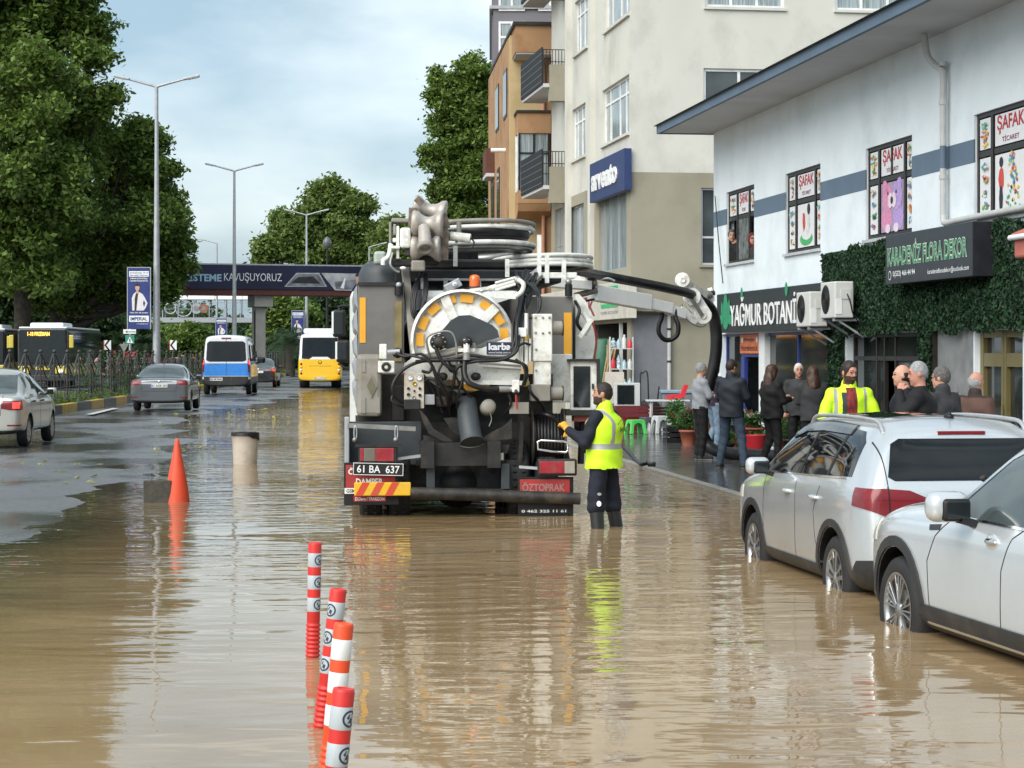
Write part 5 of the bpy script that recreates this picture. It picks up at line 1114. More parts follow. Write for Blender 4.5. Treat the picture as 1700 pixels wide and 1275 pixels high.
def citybus(label, loc, yaw, proto=None):
    if proto: return copy_thing(proto, loc, yaw, label)
    t = thing('city_bus', label, 'bus', loc, yaw, 'city buses on the opposite carriageway')
    my = mat('city bus yellow', (.52, .42, .06), .35, var=.05, coat=.4); mk = mat('city bus black', (.02, .02, .022), .25, coat=.6)
    mb = MB(); mb.box(-1.25, 1.25, .02, 11.8, .35, 3.05, mk, .12); mb.obj('body', t)
    mb = MB(); mb.box(-1.2, 1.2, .1, 11.7, 3.03, 3.12, M_bwhite, .04); mb.box(-.85, .85, 1.2, 4.2, 3.1, 3.34, M_bwhite, .1); mb.obj('roof', t)
    mb = MB(); mb.box(-1.15, 1.15, -.03, .06, 1.25, 3.0, M_glass, .04); mb.obj('windscreen', t)
    mb = MB(); mb.text('1-18 PRIZMAN', (-.75, -.035, 2.66), (1, 0, 0), (0, 0, 1), 1.1, .2, mat('lit amber display', (.95, .35, .05), .4, emit=2.2), .03); mb.obj('destination_display', t)
    mb = MB(); mb.box(-1.22, -.62, -.04, .1, .75, 1.15, my, .04); mb.box(-.35, .35, -.045, 0, .95, 1.12, my); mb.box(.62, 1.22, -.04, .1, .75, 1.15, my, .04); mb.box(-1.2, 1.2, -.03, .1, .38, .7, M_clad, .05); mb.obj('bumper', t)
    for sx in (-1, 1):
        mb = MB(); mb.ball((sx*.92, -.06, .88), .11, mat('lit headlamp', (.9, .9, .85), .2, emit=1.2 if sx > 0 else .2), 10, (1.2, .4, .8)); mb.obj('headlamp', t)
        mb = MB(); mb.box(sx*1.251, sx*1.262, .5, 11.5, .7, 1.25, my); mb.obj('side_panel', t)
        mb = MB()
        for q in range(6): mb.prism([(0, 0), (.7, 0), (1.2, .35), (.5, .35)], (sx*1.263, 1+q*1.7, 1.25), (0, 1, 0), (0, 0, 1), (sx*.004, 0, 0), my)
        mb.obj('wave_pattern', t)
        mb = MB(); mb.box(sx*1.251, sx*1.268, .35, 11.5, 1.3, 2.85, M_glass); mb.obj('side_window', t)
        mb = MB(); mb.bar((sx*1.2, .1, 2.85), (sx*1.45, -.35, 2.7), .04, .04, mk); mb.box(sx*1.38, sx*1.6, -.42, -.3, 2.05, 2.7, my, .04); mb.obj('wing_mirror', t)
        for y in (2.6, 8.8): wheel(t, sx*1.24, y, .45, .48, .3, .29, 'star', sx)
    return t
cb = citybus('black and yellow city bus with an amber destination display behind the fence', (-23.6, 106, .02), R(3))
citybus('black and yellow city bus mostly cut off at the left edge', (-28.4, 113, .02), R(3), cb)
# ================================================================ VACUUM TRUCK
FT = Fr((-.5755, 23.7, 0), math.atan(.08))
T_ = FT.thing('sewer_vacuum_truck', 'dirty white and grey sewer vacuum truck with its boom swung out to the pavement', 'truck')
tp = FT.p
def pb(mb, px0, py0, px1, py1, d, dep, m, bev=0):
    a, b = tp(px0, py0, d), tp(px1, py1, d); mb.box(a.x, b.x, d, d+dep, b.z, a.z, m, bev)
def tpath(pts): return [tp(*p) for p in pts]
def tt(name, pts, r, m, n=8, seg=6, label=None):
    mb = MB(); mb.tube(spline(tpath(pts), seg), r, m, n); return mb.obj(name, T_, label)
m_gbox = mat('grey painted steel', (.155, .150, .142), .5, var=.06, dirt=(.09, .08, .065), dscale=1.6, damt=.6, bump=.001)
m_taupe = mat('dusty beige plastic', (.25, .235, .205), .6, var=.08, dirt=(.12, .10, .075), dscale=2.5, damt=.7)
m_hose = mat('hydraulic hose', (.007, .007, .008), .42, var=.3, dirt=(.03, .026, .02), dscale=6, damt=.5)
m_slate = mat('dark slate panel', (.042, .050, .056), .5, var=.12, dirt=(.08, .08, .075), dscale=4, damt=.4)
m_mud = mat('muddy dark steel', (.020, .019, .018), .55, var=.4, dirt=(.085, .065, .042), dscale=3, damt=.8, bump=.004)
m_wd = mat('scuffed white steel', (.74, .75, .71), .45, var=.06, dirt=(.22, .17, .11), dscale=6, damt=.75, bump=.0015)
m_beacon = mat('orange beacon plastic', (.75, .13, .01), .15, var=.1, coat=.8)
# chassis and running gear
mb = MB(); mb.box(-.45, -.30, -.0, 8.2, .55, .85, M_dark); mb.box(.30, .45, 0, 8.2, .55, .85, M_dark)
for y in (.1, 1.2, 2.6, 4.5, 6.5): mb.box(-.3, .3, y, y+.12, .57, .83, M_dark)
mb.box(-1.15, 1.15, .95, 5.6, .86, .98, M_dark); mb.box(-1.1, 1.1, .62, .66, .35, 1.6, m_mud); mb.box(-.62, .62, 1.5, 5.0, .12, .6, M_dark, .05); mb.cyl((-.9, .75, .35), (.9, .75, .35), .14, M_dark, 12); mb.ball((0, .75, .35), .3, M_dark, 12); mb.box(-1.2, -.7, 3.0, 4.6, .2, .8, M_dark, .05); mb.box(.7, 1.2, 3.0, 4.6, .2, .8, M_dark, .05); mb.obj('chassis', T_)  # includes a dark underbody block added to darken the see-through gap between the wheels
def axle(y, dual):
    for sx in (-1, 1):
        xs_ = (1.0, .68) if dual else (1.05,)
        for k, x in enumerate(xs_):
            mb = MB(); o = (sx*(x+.13), y, .33); ax = (sx, 0, 0)
            mb.lathe([(.29, 0), (.47, .0), (.51, -.03), (.52, -.05), (.52, -.21), (.50, -.25), (.29, -.26)], o, ax, M_tyre, 40)
            for q in range(40):
                a = 2*math.pi*q/40
                for xx in (-.08, -.18): c = Vector((sx*(x+.13+xx), y+.522*math.cos(a), .33+.522*math.sin(a))); mb.ball(c, .018, M_tyre, 4, (1.6, 1, 1))
            t = mb.obj('wheel', T_); mb = MB(); mb.lathe([(.30, -.02), (.28, -.09), (.12, -.10), (.11, -.02), (.001, -.01)], o, ax, m_mud, 24); mb.obj('rim', t)
axle(.75, True); axle(5.3, False); axle(2.05, True)
# cab
mb = MB(); mb.box(-1.22, 1.22, 6.6, 8.6, .55, 2.75, M_white, .1); mb.box(-1.05, 1.05, 6.7, 8.2, 2.75, 3.1, m_slate, .12); mb.box(-1.0, -.2, 6.3, 6.62, 2.2, 3.15, m_slate, .05); mb.obj('cab', T_)
for (px, py0, py1) in ((562, 514, 560), (568, 564, 602)):
    a = tp(px-10, py0, 8.2); b = tp(px+10, py1, 8.2)
    mb = MB(); mb.box(a.x, b.x+.02, 8.12, 8.26, b.z, a.z, M_black, .04); mb.box(a.x+.02, b.x-.03, 8.105, 8.119, b.z+.05, a.z-.04, M_glass); mb.box(a.x-.012, a.x+.02, 8.13, 8.25, b.z+.05, a.z-.03, M_cleanw)
    mb.obj('wing_mirror', T_)
mb = MB(); mb.curve(tpath([(582, 508, 8), (565, 509, 8.2), (563, 520, 8.2), (563, 556, 8.2), (566, 604, 8.2), (584, 612, 8)]), .022, M_black, 6, 4); mb.obj('mirror_bracket', T_)
# tank
mb = MB(); c = tp(768, 566, .55); mb.cyl((c.x, .65, c.z), (c.x, 6.2, c.z), .58, m_gbox, 40); mb.obj('tank', T_)
# side lockers
mb = MB(); a = tp(594, 470, .9); b = tp(671, 690, .9); mb.box(a.x, b.x, .9, 5.8, b.z, a.z, m_gbox, .01); mb.box(a.x-.0, b.x+.0, .87, .898, a.z-.03, a.z+.01, M_dark); lk = mb.obj('locker', T_)
mb = MB()
for q in range(5):
    z1 = a.z-.02-q*.285; mb.prism([(0, 0), (-.035, .05), (-.05, .2), (-.01, .27)], (a.x, .93, z1-.27), (1, 0, 0), (0, 0, 1), (0, 4.8, 0), M_galv)
mb.obj('roller_shutter', lk)
mb = MB(); p, q = tp(597, 494, .9), tp(607, 569, .9); mb.box(p.x, q.x, .893, .898, q.z, p.z, M_orange); mb.obj('reflector', lk, 'tall orange reflective strip')
mb = MB(); a = tp(858, 492, .9); b = tp(951, 600, .9); mb.box(a.x, b.x, .9, 5.8, b.z-.0, a.z, m_gbox, .01); lk = mb.obj('locker', T_)
mb = MB(); p, q = tp(936, 519, .9), tp(949, 594, .9); mb.box(p.x, q.x, .893, .898, q.z, p.z, M_orange); mb.obj('reflector', lk, 'scratched orange reflective strip')
mb = MB(); pb(mb, 914, 588, 950, 668, .7, .25, m_wd, .01); mb.obj('side_panel', T_)
# open cabinet door with a dark window
mb = MB(); pb(mb, 947, 599, 992, 681, .55, .05, m_wd, .01); dr = mb.obj('cabinet_door', T_, 'white cabinet door with a dark window')
mb = MB(); pb(mb, 952, 608, 980, 676, .535, .012, M_glass, .004); mb.obj('window', dr)
mb = MB(); pb(mb, 983, 637, 986, 646, .52, .03, M_black, .004); mb.obj('handle', dr)
mb = MB(); pb(mb, 944, 596, 996, 600, .5, .4, M_dark); pb(mb, 991, 600, 996, 690, .5, .4, M_dark); pb(mb, 940, 681, 996, 690, .5, .6, m_mud); mb.obj('cabinet_frame', T_)
mb = MB(); pb(mb, 952, 690, 984, 700, .6, .2, mat('faded red steel', (.4, .1, .09), .5), .01); mb.obj('red_locker', T_)
mb = MB(); pb(mb, 962, 700, 984, 722, .9, .6, M_dark, .02); mb.cyl(tp(966, 722, 1.0), tp(964, 770, 1.0), .04, m_mud, 10); mb.cyl(tp(978, 722, 1.4), tp(976, 752, 1.4), .09, M_dark, 14); mb.obj('under_locker', T_)
# curved white tank part on the right
mb = MB(); mb.prism([(0, 0), (.16, .0), (.2, .25), (.17, .5), (.08, .72), (0, .8), (-.04, .8), (-.04, 0)], tp(961, 600, 1.2), (1, 0, 0), (0, 0, 1), (0, .8, 0), m_wd); mb.curve([v+Vector((.1, -.01, 0)) for v in tpath([(972, 598, 1.2), (976, 570, 1.2), (973, 545, 1.2), (966, 530, 1.2)])], .012, M_redsign, 6, 3); mb.obj('water_tank', T_)
mb = MB(); mb.curve(tpath([(966, 518, 1), (972, 525, 1), (978, 540, 1), (970, 556, 1)]), .03, m_wd, 8, 3); mb.curve(tpath([(955, 500, 1), (962, 515, .9), (958, 535, .9), (965, 548, .95)]), .02, m_hose, 8, 4); mb.bar(tp(962, 560, .95), tp(982, 530, .95), .06, .05, m_wd); mb.obj('tank_fitting', T_)
# rear door of the tank
c = tp(768, 566, .42); Rd = .565
mb = MB(); mb.lathe([(Rd, .12), (Rd+.03, .09), (Rd+.03, .02), (Rd-.01, 0), (Rd-.02, .01), (Rd-.1, .03), (Rd-.3, .075), (.15, .10), (.001, .105)], (c.x, .42+.12, c.z), (0, -1, 0), m_wd, 56); td = mb.obj('tank_door', T_)
def dsk(rad, ang, h=.0): return Vector((c.x+rad*math.cos(R(ang)), .42+h, c.z+rad*math.sin(R(ang))))
for ang in (8, 32, 55, 84, 108, 132, 155, 178, 215, 262, 288, 330):
    mb = MB(); u = Vector((-math.sin(R(ang)), 0, math.cos(R(ang)))); v = Vector((math.cos(R(ang)), 0, math.sin(R(ang)))); p = dsk(.488, ang, .055)
    mb.prism([(-.076, -.045), (.076, -.045), (.076, .045), (-.076, .045)], p, u, v, (0, .004, 0), M_orange); mb.obj('reflector', td)
for ang in (112, 45):
    mb = MB(); mb.bar(dsk(.2, ang, .03), dsk(.55, ang, .06), .11, .05, m_wd, up=(0, 1, 0), bev=.006); mb.obj('stiffener', td)
mb = MB(); P = [(723, 570), (733, 550), (748, 532), (762, 524), (780, 523), (797, 530), (818, 540), (826, 548), (829, 560), (808, 566), (790, 574), (745, 580), (718, 572)]
q = [tp(x, y, .33) for x, y in P]; mb.prism([(v.x, v.z) for v in q], (0, .33, 0), (1, 0, 0), (0, 0, 1), (0, .03, 0), m_slate); mb.obj('cover_plate', td)
# white cross frame below the door
mb = MB(); P = [(668, 618), (672, 604), (690, 590), (712, 584), (760, 580), (800, 578), (850, 558), (866, 556), (866, 600), (862, 636), (800, 634), (740, 630), (690, 622)]
q = [tp(x, y, .30) for x, y in P]; mb.prism([(v.x, v.z) for v in q], (0, .32, 0), (1, 0, 0), (0, 0, 1), (0, .12, 0), m_wd); fr = mb.obj('cross_frame', T_)
mb = MB(); pb(mb, 808, 568, 851, 588, .30, .015, mat('navy name plate', (.03, .035, .09), .4)); a, b = tp(811, 582, .295), tp(848, 571, .295)
mb.text('karba', (a.x, .292, a.z+.005), (1, 0, 0), (0, 0, 1), b.x-a.x, (b.z-a.z)*1.05, m_swh, .04); mb.text('www.karba.com.tr', (a.x, .292, a.z-.032), (1, 0, 0), (0, 0, 1), b.x-a.x, .022, m_swh, .0); mb.obj('name_plate', fr)
mb = MB(); mb.bar(tp(770, 634, .27), tp(870, 636, .27), .03, .05, m_wd); mb.bar(tp(795, 603, .26), tp(865, 608, .26), .025, .025, M_steel); mb.bar(tp(802, 610, .26), tp(865, 614, .26), .02, .02, M_steel); mb.obj('cross_rail', fr)
tt('bracket_arm', [(712, 592, .2), (740, 588, .2), (775, 580, .2)], .035, m_taupe, 6, 2)
mb = MB(); mb.bar(tp(700, 594, .2), tp(790, 574, .2), .05, .07, m_taupe, bev=.01); mb.obj('lock_beam', T_)
# hydraulic motor and its ring handle, swivel joint
mb = MB(); o = tp(728, 568, .18); mb.lathe([(.001, .1), (.05, .1), (.06, .06), (.085, .05), (.095, 0), (.095, -.08)], o, (0, -1, 0), m_mud, 20)
for k in range(8): a = 2*math.pi*k/8; mb.ball(o+Vector((.072*math.cos(a), -.06, .072*math.sin(a))), .012, M_steel, 6)
mb.obj('hydraulic_motor', T_)
mb = MB(); mb.curve(tpath([(713, 590, .15), (708, 566, .12), (714, 556, .12), (735, 550, .12), (750, 553, .12), (757, 570, .12), (758, 600, .14), (758, 640, .2)]), .013, M_steel, 7, 5); mb.obj('guard_loop', T_)
mb = MB(); o = tp(774, 568, .15); mb.lathe([(.0, .1), (.035, .1), (.04, .05), (.07, .04), (.075, -.1)], o, (0, -1, 0), M_dark, 18); mb.cyl(o+Vector((0, -.06, .03)), o+Vector((0, -.08, -.12)), .035, m_wd, 12); mb.cyl(o+Vector((0, -.08, -.12)), o+Vector((0, -.08, -.2)), .045, M_steel, 12)
for dx in (-.1, .1): mb.bar(o+Vector((dx, 0, -.09)), o+Vector((dx*.2, 0, -.09)), .05, .04, m_wd)
mb.obj('swivel_joint', T_)
tt('discharge_hose', [(772, 594, .1), (771, 618, .06), (777, 634, .02), (792, 642, .02), (812, 646, .04), (828, 646, .08)], .032, m_hose, 12)
mb = MB(); a, b = tp(828, 646, .08), tp(845, 646, .1); mb.cyl(a, b, .038, M_steel, 12); mb.cyl(b, tp(852, 646, .1), .03, M_galv, 12); o = tp(856, 644, .1); mb.box(o.x-.04, o.x+.04, .05, .15, o.z-.05, o.z+.09, m_wd, .01); mb.cyl(o, o+Vector((0, -.08, -.06)), .02, M_dark, 8); mb.bar(o+Vector((0, -.05, -.05)), o+Vector((.01, -.06, -.24)), .025, .012, mat('red lever', (.4, .05, .04), .4)); mb.obj('ball_valve', T_)
# right manifold column
mb = MB(); pb(mb, 885, 521, 917, 600, .25, .22, m_wd, .012); pb(mb, 887, 600, 915, 640, .27, .18, m_wd, .01); pb(mb, 882, 638, 914, 666, .22, .25, m_taupe, .012)
for (x, y) in ((889, 527), (901, 527), (912, 527), (889, 552), (901, 553), (912, 552), (890, 580), (890, 615), (886, 660), (909, 660)): o = tp(x, y, .24); mb.ball(o, .014, M_steel, 6)
mn = mb.obj('manifold', T_)
for (y0, y1) in ((532, 557), (640, 666)):
    a, b = tp(914, (y0+y1)/2, .35), tp(933, (y0+y1)/2, .35); mb = MB(); mb.cyl(a, b, .08, m_taupe, 18); mb.cyl(b, b+Vector((.015, 0, 0)), .088, m_mud, 18); mb.obj('cylinder', mn)
mb = MB()
for (x, r_) in ((862, .011), (867, .011), (874, .022), (880, .014)): a, b = tp(x, 562 if r_ < .02 else 520, .22), tp(x, 600 if r_ < .02 else 640, .22); mb.cyl(a, b, r_, m_wd, 8)
mb.obj('pipe', T_)
mb = MB(); pb(mb, 858, 544, 874, 559, .18, .06, M_cleanw, .004); mb.obj('label_plate', T_)
mb = MB()
for y in (560, 637): o = tp(874, y, .22); mb.cyl(o+Vector((0, 0, -.03)), o+Vector((0, 0, .03)), .035, mat('brass fitting', (.45, .30, .06), .35, metal=.7), 6)
mb.obj('brass_fitting', T_)
mb = MB(); pb(mb, 846, 668, 878, 687, .12, .05, m_taupe, .004); pb(mb, 860, 658, 863, 669, .13, .03, M_dark); mb.obj('hook_plate', T_)
# control panel with gauges
mb = MB(); pb(mb, 671, 619, 704, 678, .15, .06, mat('pale control plate', (.50, .47, .40), .4, var=.08, dirt=(.35, .2, .08), dscale=9, damt=.8), .006); cp = mb.obj('control_panel', T_)
for (x, y, r_, m) in ((681, 627, .032, M_galv), (696, 627, .035, M_galv), (688, 637, .024, mat('brass fitting', (.45, .30, .06), .35, metal=.7)), (678, 645, .016, M_dark), (697, 645, .016, M_dark), (688, 649, .012, M_dark), (678, 655, .018, M_dark), (697, 656, .018, M_dark), (687, 660, .02, M_steel)):
    mb = MB(); o = tp(x, y, .15); mb.lathe([(r_, 0), (r_, .018), (r_*.85, .022), (r_*.82, .014), (.001, .014)], o, (0, -1, 0), m, 16)
    if r_ > .03: mb.lathe([(r_*.8, .016), (.001, .016)], o, (0, -1, 0), M_cleanw, 14); mb.bar(o+Vector((0, -.019, 0)), o+Vector((r_*.5, -.019, r_*.5)), .004, .003, M_black)
    mb.obj('gauge' if r_ > .03 else 'knob', cp)
mb = MB(); pb(mb, 671, 663, 698, 680, .12, .03, M_dark, .01); mb.obj('lower_cover', cp)
# left: beige container with a diamond, valve block
mb = MB(); pb(mb, 592, 588, 634, 692, .28, .30, m_taupe, .05); ct = mb.obj('container', T_, 'dusty beige container with a raised diamond')
mb = MB(); o = tp(616, 641, .27); mb.prism([(0, -.135), (.068, 0), (0, .135), (-.068, 0)], (o.x, .262, o.z), (1, 0, 0), (0, 0, 1), (0, .03, 0), m_taupe); mb.prism([(0, -.105), (.05, 0), (0, .105), (-.05, 0)], (o.x, .256, o.z), (1, 0, 0), (0, 0, 1), (0, .005, 0), mat('olive recess', (.13, .125, .075), .6)); mb.obj('diamond', ct)
mb = MB()
for x in (604, 628): a, b = tp(x, 598, .275), tp(x, 618, .275); mb.bar(a, b, .035, .012, m_taupe, up=(0, 1, 0)); a, b = tp(x, 660, .275), tp(x, 686, .275); mb.bar(a, b, .035, .012, m_taupe, up=(0, 1, 0))
mb.obj('rib', ct)
mb = MB(); pb(mb, 630, 571, 642, 596, .2, .12, m_wd, .01); pb(mb, 628, 599, 655, 619, .15, .15, m_wd, .012); o = tp(641, 609, .15); mb.lathe([(.02, .0), (.035, .02), (.055, .01), (.055, 0)], o, (0, -1, 0), m_mud, 16); o = tp(643, 585, .2); mb.cyl(o, o+Vector((.14, 0, .01)), .03, M_galv, 10)
mb.ball(tp(660, 586, .25), .06, M_black, 10); vb = mb.obj('valve_block', T_)
mb = MB(); mb.bar(tp(672, 440, 1.4), tp(690, 605, .5), .09, .06, m_taupe, bev=.006); mb.obj('support_strut', T_, 'long pale strut in front of the left locker')
mb = MB(); o = tp(662, 476, .86); mb.cyl(o, o+Vector((0, 0, -.1)), .05, M_black, 10); mb.ball(o+Vector((0, 0, .02)), .035, M_galv, 8); pb(mb, 655, 500, 667, 600, .88, .012, mat('worn yellow paint', (.20, .16, .07), .5, var=.3)); mb.obj('corner_strip', T_)
mb = MB(); o = tp(944, 562-90, .86); mb.cyl(o+Vector((0, 0, 0)), o+Vector((0, 0, -.14)), .045, M_black, 10); mb.ball(o+Vector((0, 0, .03)), .04, M_steel, 8); mb.obj('corner_buffer', T_)
# outlet and chutes
mb = MB(); mb.tube(spline(tpath([(775, 668, .35), (778, 700, .15), (784, 735, .0)]), 5), [.115, .115, .118, .12, .122, .124, .125, .125, .125, .125, .14], m_slate, 20); mb.lathe([(.13, -.01), (.145, .0), (.11, .01)], tp(784, 737, 0), (.1, .3, -1), m_mud, 20); mb.obj('outlet_pipe', T_)
mb = MB(); o = tp(811, 675, .12); mb.lathe([(.001, .05), (.06, .05), (.085, .02), (.09, -.2)], o, (0, -1, .15), m_taupe, 18); mb.curve(tpath([(811, 678, .08), (816, 695, .08), (812, 708, .08)]), .006, M_steel, 5); mb.obj('outlet_cap', T_)
mb = MB(); 
def tri(pts, d, m, dep=.025): q = [tp(x, y, d) for x, y in pts]; mb.prism([(v.x, v.z) for v in q], (0, d, 0), (1, 0, 0), (0, 0, 1), (0, dep, 0), m)
tri([(696, 680), (707, 690), (720, 712), (752, 732), (736, 733), (712, 720), (702, 700)], .1, m_mud)
tri([(736, 694), (760, 693), (766, 706), (768, 722), (752, 718)], .3, M_dark); tri([(795, 735), (850, 728), (850, 694), (838, 706), (812, 720), (800, 728)], .16, m_mud)
tri([(702, 722), (752, 734), (800, 738), (846, 738), (842, 752), (820, 762), (722, 762), (704, 748)], .2, m_mud, .05); mb.obj('chute', T_)
mb = MB(); o = tp(735, 747, .15); M2 = Matrix.Translation(o) @ Matrix.Rotation(R(30), 4, 'Y'); mb.box(-.06, .06, -.04, .03, -.06, .06, M_dark, .01, M2); mb.box(-.05, .05, -.045, -.035, -.05, .05, M_clear, .004, M2); mb.obj('work_lamp', T_)
mb = MB(); pb(mb, 823, 750, 838, 766, .12, .05, M_dark, .01); pb(mb, 825, 752, 836, 764, .115, .01, M_clear, .003); mb.obj('work_lamp', T_)
for x in (708, 832): mb = MB(); pb(mb, x, 770, x+14, 812, .1, .03, m_slate, .004); mb.obj('bumper_bracket', T_)
mb = MB(); pb(mb, 690, 764, 860, 772, .3, .12, m_mud); pb(mb, 722, 772, 830, 812, .55, .1, M_black); pb(mb, 700, 812, 850, 826, .15, .3, m_mud, .02); mb.obj('underrun_frame', T_)
# bumper tube with a striped end
mb = MB(); mb.cyl(tp(681, 818, 0), tp(963, 828, 0), .068, m_mud, 20); mb.obj('bumper_tube', T_)
a, b = tp(588, 812, -.02), tp(682, 813, -.02); m_ys = mat('hazard yellow', (.72, .42, .02), .4, dirt=(.3, .2, .08), dscale=6); m_rs = mat('hazard red', (.55, .07, .03), .4, dirt=(.25, .08, .05), dscale=6)
mb = MB(); mb.box(a.x, b.x, -.05, .0, a.z-.075, a.z+.075, m_ys, .01)
for q in range(4):
    x = a.x+.02+q*.165; mb.prism([(0, -.074), (.085, -.074), (.165, .074), (.08, .074)], (x-.01, -.052, a.z), (1, 0, 0), (0, 0, 1), (0, .001, 0), m_rs) if x+.155 < b.x else None
mb.obj('hazard_board', T_)
# lamps and plate
def lamp(x0, y0, x1, y1, order, lbl):
    mb = MB(); pb(mb, x0, y0, x1, y1, -.02, .1, M_dark, .02); o = mb.obj('tail_lamp', T_, lbl); n = len(order); mb = MB()
    for i, (f0, f1, m) in enumerate(order): pb(mb, x0+3+(x1-x0-6)*f0, y0+4, x0+3+(x1-x0-6)*f1, y1-4, -.032, .02, m, .006)
    mb.obj('lens', o)
dred = mat('dusty red lens', (.28, .02, .03), .4, var=.2, dirt=(.2, .12, .1), dscale=8); dcl = mat('dusty clear lens', (.33, .30, .25), .4, var=.1)
lamp(595, 740, 660, 770, ((0, .1, dred), (.1, .42, mat('dusty smoke lens', (.15, .135, .11), .4)), (.42, .95, dred)), 'left tail lamp with a smoky and a red lens'); lamp(893, 762, 958, 790, ((0, .70, dred), (.70, .99, dcl)), 'right tail lamp with a red and a clear lens')
mb = MB(); pb(mb, 590, 738, 668, 742, -.03, .15, M_dark); mb.obj('lamp_hood', T_)
mb = MB(); M2 = Matrix.Rotation(R(1.5), 4, 'Y'); o = tp(628, 779, -.06); M2 = Matrix.Translation(o) @ M2; mk = mat('black number plate', (.014, .014, .015), .35); hw = .287
mb.box(-hw, hw, 0, .012, -.072, .072, mk, .008, M2); 
old = set(mb.bm.verts); mb.text('61 BA  637', (-hw+.05, -.003, -.042), (1, 0, 0), (0, 0, 1), 2*hw-.1, .084, m_swh, .012)
for (x0, x1, z0, z1) in ((-hw+.008, hw-.008, .062, .068), (-hw+.008, hw-.008, -.068, -.062), (-hw+.008, -hw+.014, -.062, .062), (hw-.014, hw-.008, -.062, .062)): mb.box(x0, x1, -.002, 0, z0, z1, m_swh)
bmesh.ops.transform(mb.bm, matrix=M2, verts=[v for v in mb.bm.verts if v not in old]); mb.obj('number_plate', T_)
# mud flaps
def flap(x0, x1, y0, y1, lines, small, lbl, dim=1):
    mb = MB(); pb(mb, x0, y0, x1, y1, .05, .02, M_black, .004); f = mb.obj('mud_flap', T_, lbl); mb = MB(); w_ = x1-x0
    pb(mb, x0+3, y0+4, x1-6, y0+42 if len(lines) > 1 else y0+30, .043, .006, M_redsign, .004)
    ml = m_swh if dim == 1 else mat('dusty pink letters', (.30, .16, .15), .6)
    for i, s_ in enumerate(lines):
        a, b = tp(x0+(7 if i == 0 else 20), y0+(20 if len(lines) > 1 else 24)+i*18, .04), tp(x1-(14 if i == 0 else 26), y0+8+i*18, .04); mb.text(s_, (a.x, .040, a.z), (1, 0, 0), (0, 0, 1), b.x-a.x, b.z-a.z, ml, .03)
    for (s_, xa, xb, ya, yb, mm) in small: a, b = tp(xa, yb, .04), tp(xb, ya, .04); mb.box(a.x-.02, b.x+.02, .043, .048, a.z-.012, b.z+.012, mm); mb.text(s_, (a.x, .040, a.z), (1, 0, 0), (0, 0, 1), b.x-a.x, b.z-a.z, m_swh if mm is not M_cleanw else mk, .02)
    mb.obj('lettering', f)
flap(571, 662, 768, 838, ('ÖZTOPRAK', 'DAMPER'), (('GSM', 575, 590, 812, 818, M_cleanw), ('D.Dere / TRABZON', 590, 638, 825, 831, M_redsign)), 'left mud flap with a red sign board')
flap(860, 952, 792, 862, ('ÖZTOPRAK',), (('0 462 325 11 61', 866, 940, 846, 851, M_dark),), 'right mud flap with a faded red sign board', 0)
mb = MB(); pb(mb, 573, 700, 700, 772, .35, .05, m_slate, .01); pb(mb, 572, 693, 580, 772, .1, .3, M_galv, .01); mb.obj('mudguard', T_)
mb = MB(); mb.bar(tp(577, 706, .08), tp(690, 712, .08), .05, .05, M_steel); mb.obj('rear_rail', T_)
for x in (590, 658): mb = MB(); a, b = tp(x, 708, .05), tp(x-1, 730, .05); mb.tube([a+Vector((.015*math.cos(q), 0, -.07+.08*math.sin(q))) for q in np.linspace(0, 2*math.pi, 14, endpoint=False)], .008, M_galv, 6, closed=True); mb.ball(b, .03, M_steel, 8); mb.obj('shackle', T_)
# hose reel
mb = MB(); a = tp(885, 730, .2); b = tp(938, 730, .2); mb.cyl((a.x, .55, a.z), (b.x, .55, a.z), .17, M_dark, 24)
for x in (a.x, b.x): mb.lathe([(.05, 0), (.34, 0), (.35, .012), (.34, .024), (.05, .024)], (x, .55, a.z), (1, 0, 0), m_mud, 36)
rl = mb.obj('hose_reel', T_); mb = MB()
for q in range(9): x = a.x+.035+q*(b.x-a.x-.06)/8; mb.tube([(x, .55+.27*math.cos(u), a.z+.27*math.sin(u)) for u in np.linspace(0, 2*math.pi, 28, endpoint=False)], .022, m_hose, 8, closed=True)
mb.obj('hose', rl)
mb = MB(); P = tpath([(893, 733, -.02), (893, 746, -.02), (918, 750, -.02), (940, 751, -.02), (943, 747, -.02), (942, 735, -.02), (936, 733, -.02), (898, 731, -.02)]); mb.tube(P, .014, M_chrome, 8, closed=True); mb.obj('step_loop', T_)
mb = MB(); mb.bar(tp(862, 775, .1), tp(900, 778, .05), .04, .03, M_galv); mb.obj('lamp_arm', T_); mb = MB(); mb.bar(tp(656, 762, .1), tp(704, 756, .12), .12, .03, M_galv); mb.obj('step', T_); mb = MB(); mb.bar(tp(866, 700, .3), tp(862, 790, .3), .05, .05, m_mud); mb.obj('reel_post', T_)
tt('hose_loop', [(880, 690, .5), (905, 688, .2), (925, 700, .2), (936, 730, .3), (946, 775, .3)], .022, m_hose); tt('hose_loop', [(940, 850, .1), (947, 862, 0), (955, 869, -.1)], .015, m_hose)
mb = MB(); pb(mb, 650, 640, 672, 700, .5, .3, M_dark, .02); pb(mb, 704, 655, 860, 700, .62, .2, M_black); pb(mb, 710, 640, 770, 672, .45, .12, M_dark, .02); pb(mb, 705, 655, 722, 672, .2, .2, M_galv, .01); pb(mb, 722, 658, 750, 676, .25, .2, m_mud, .03)
for (x, y) in ((735, 625), (752, 612), (790, 625)): mb.ball(tp(x, y, .22), .06, m_mud, 8, (1, 1, .8))
mb.obj('pump_block', T_)
mb = MB(); pb(mb, 770, 630, 812, 648, .35, .02, M_orange); mb.obj('reflector', T_)
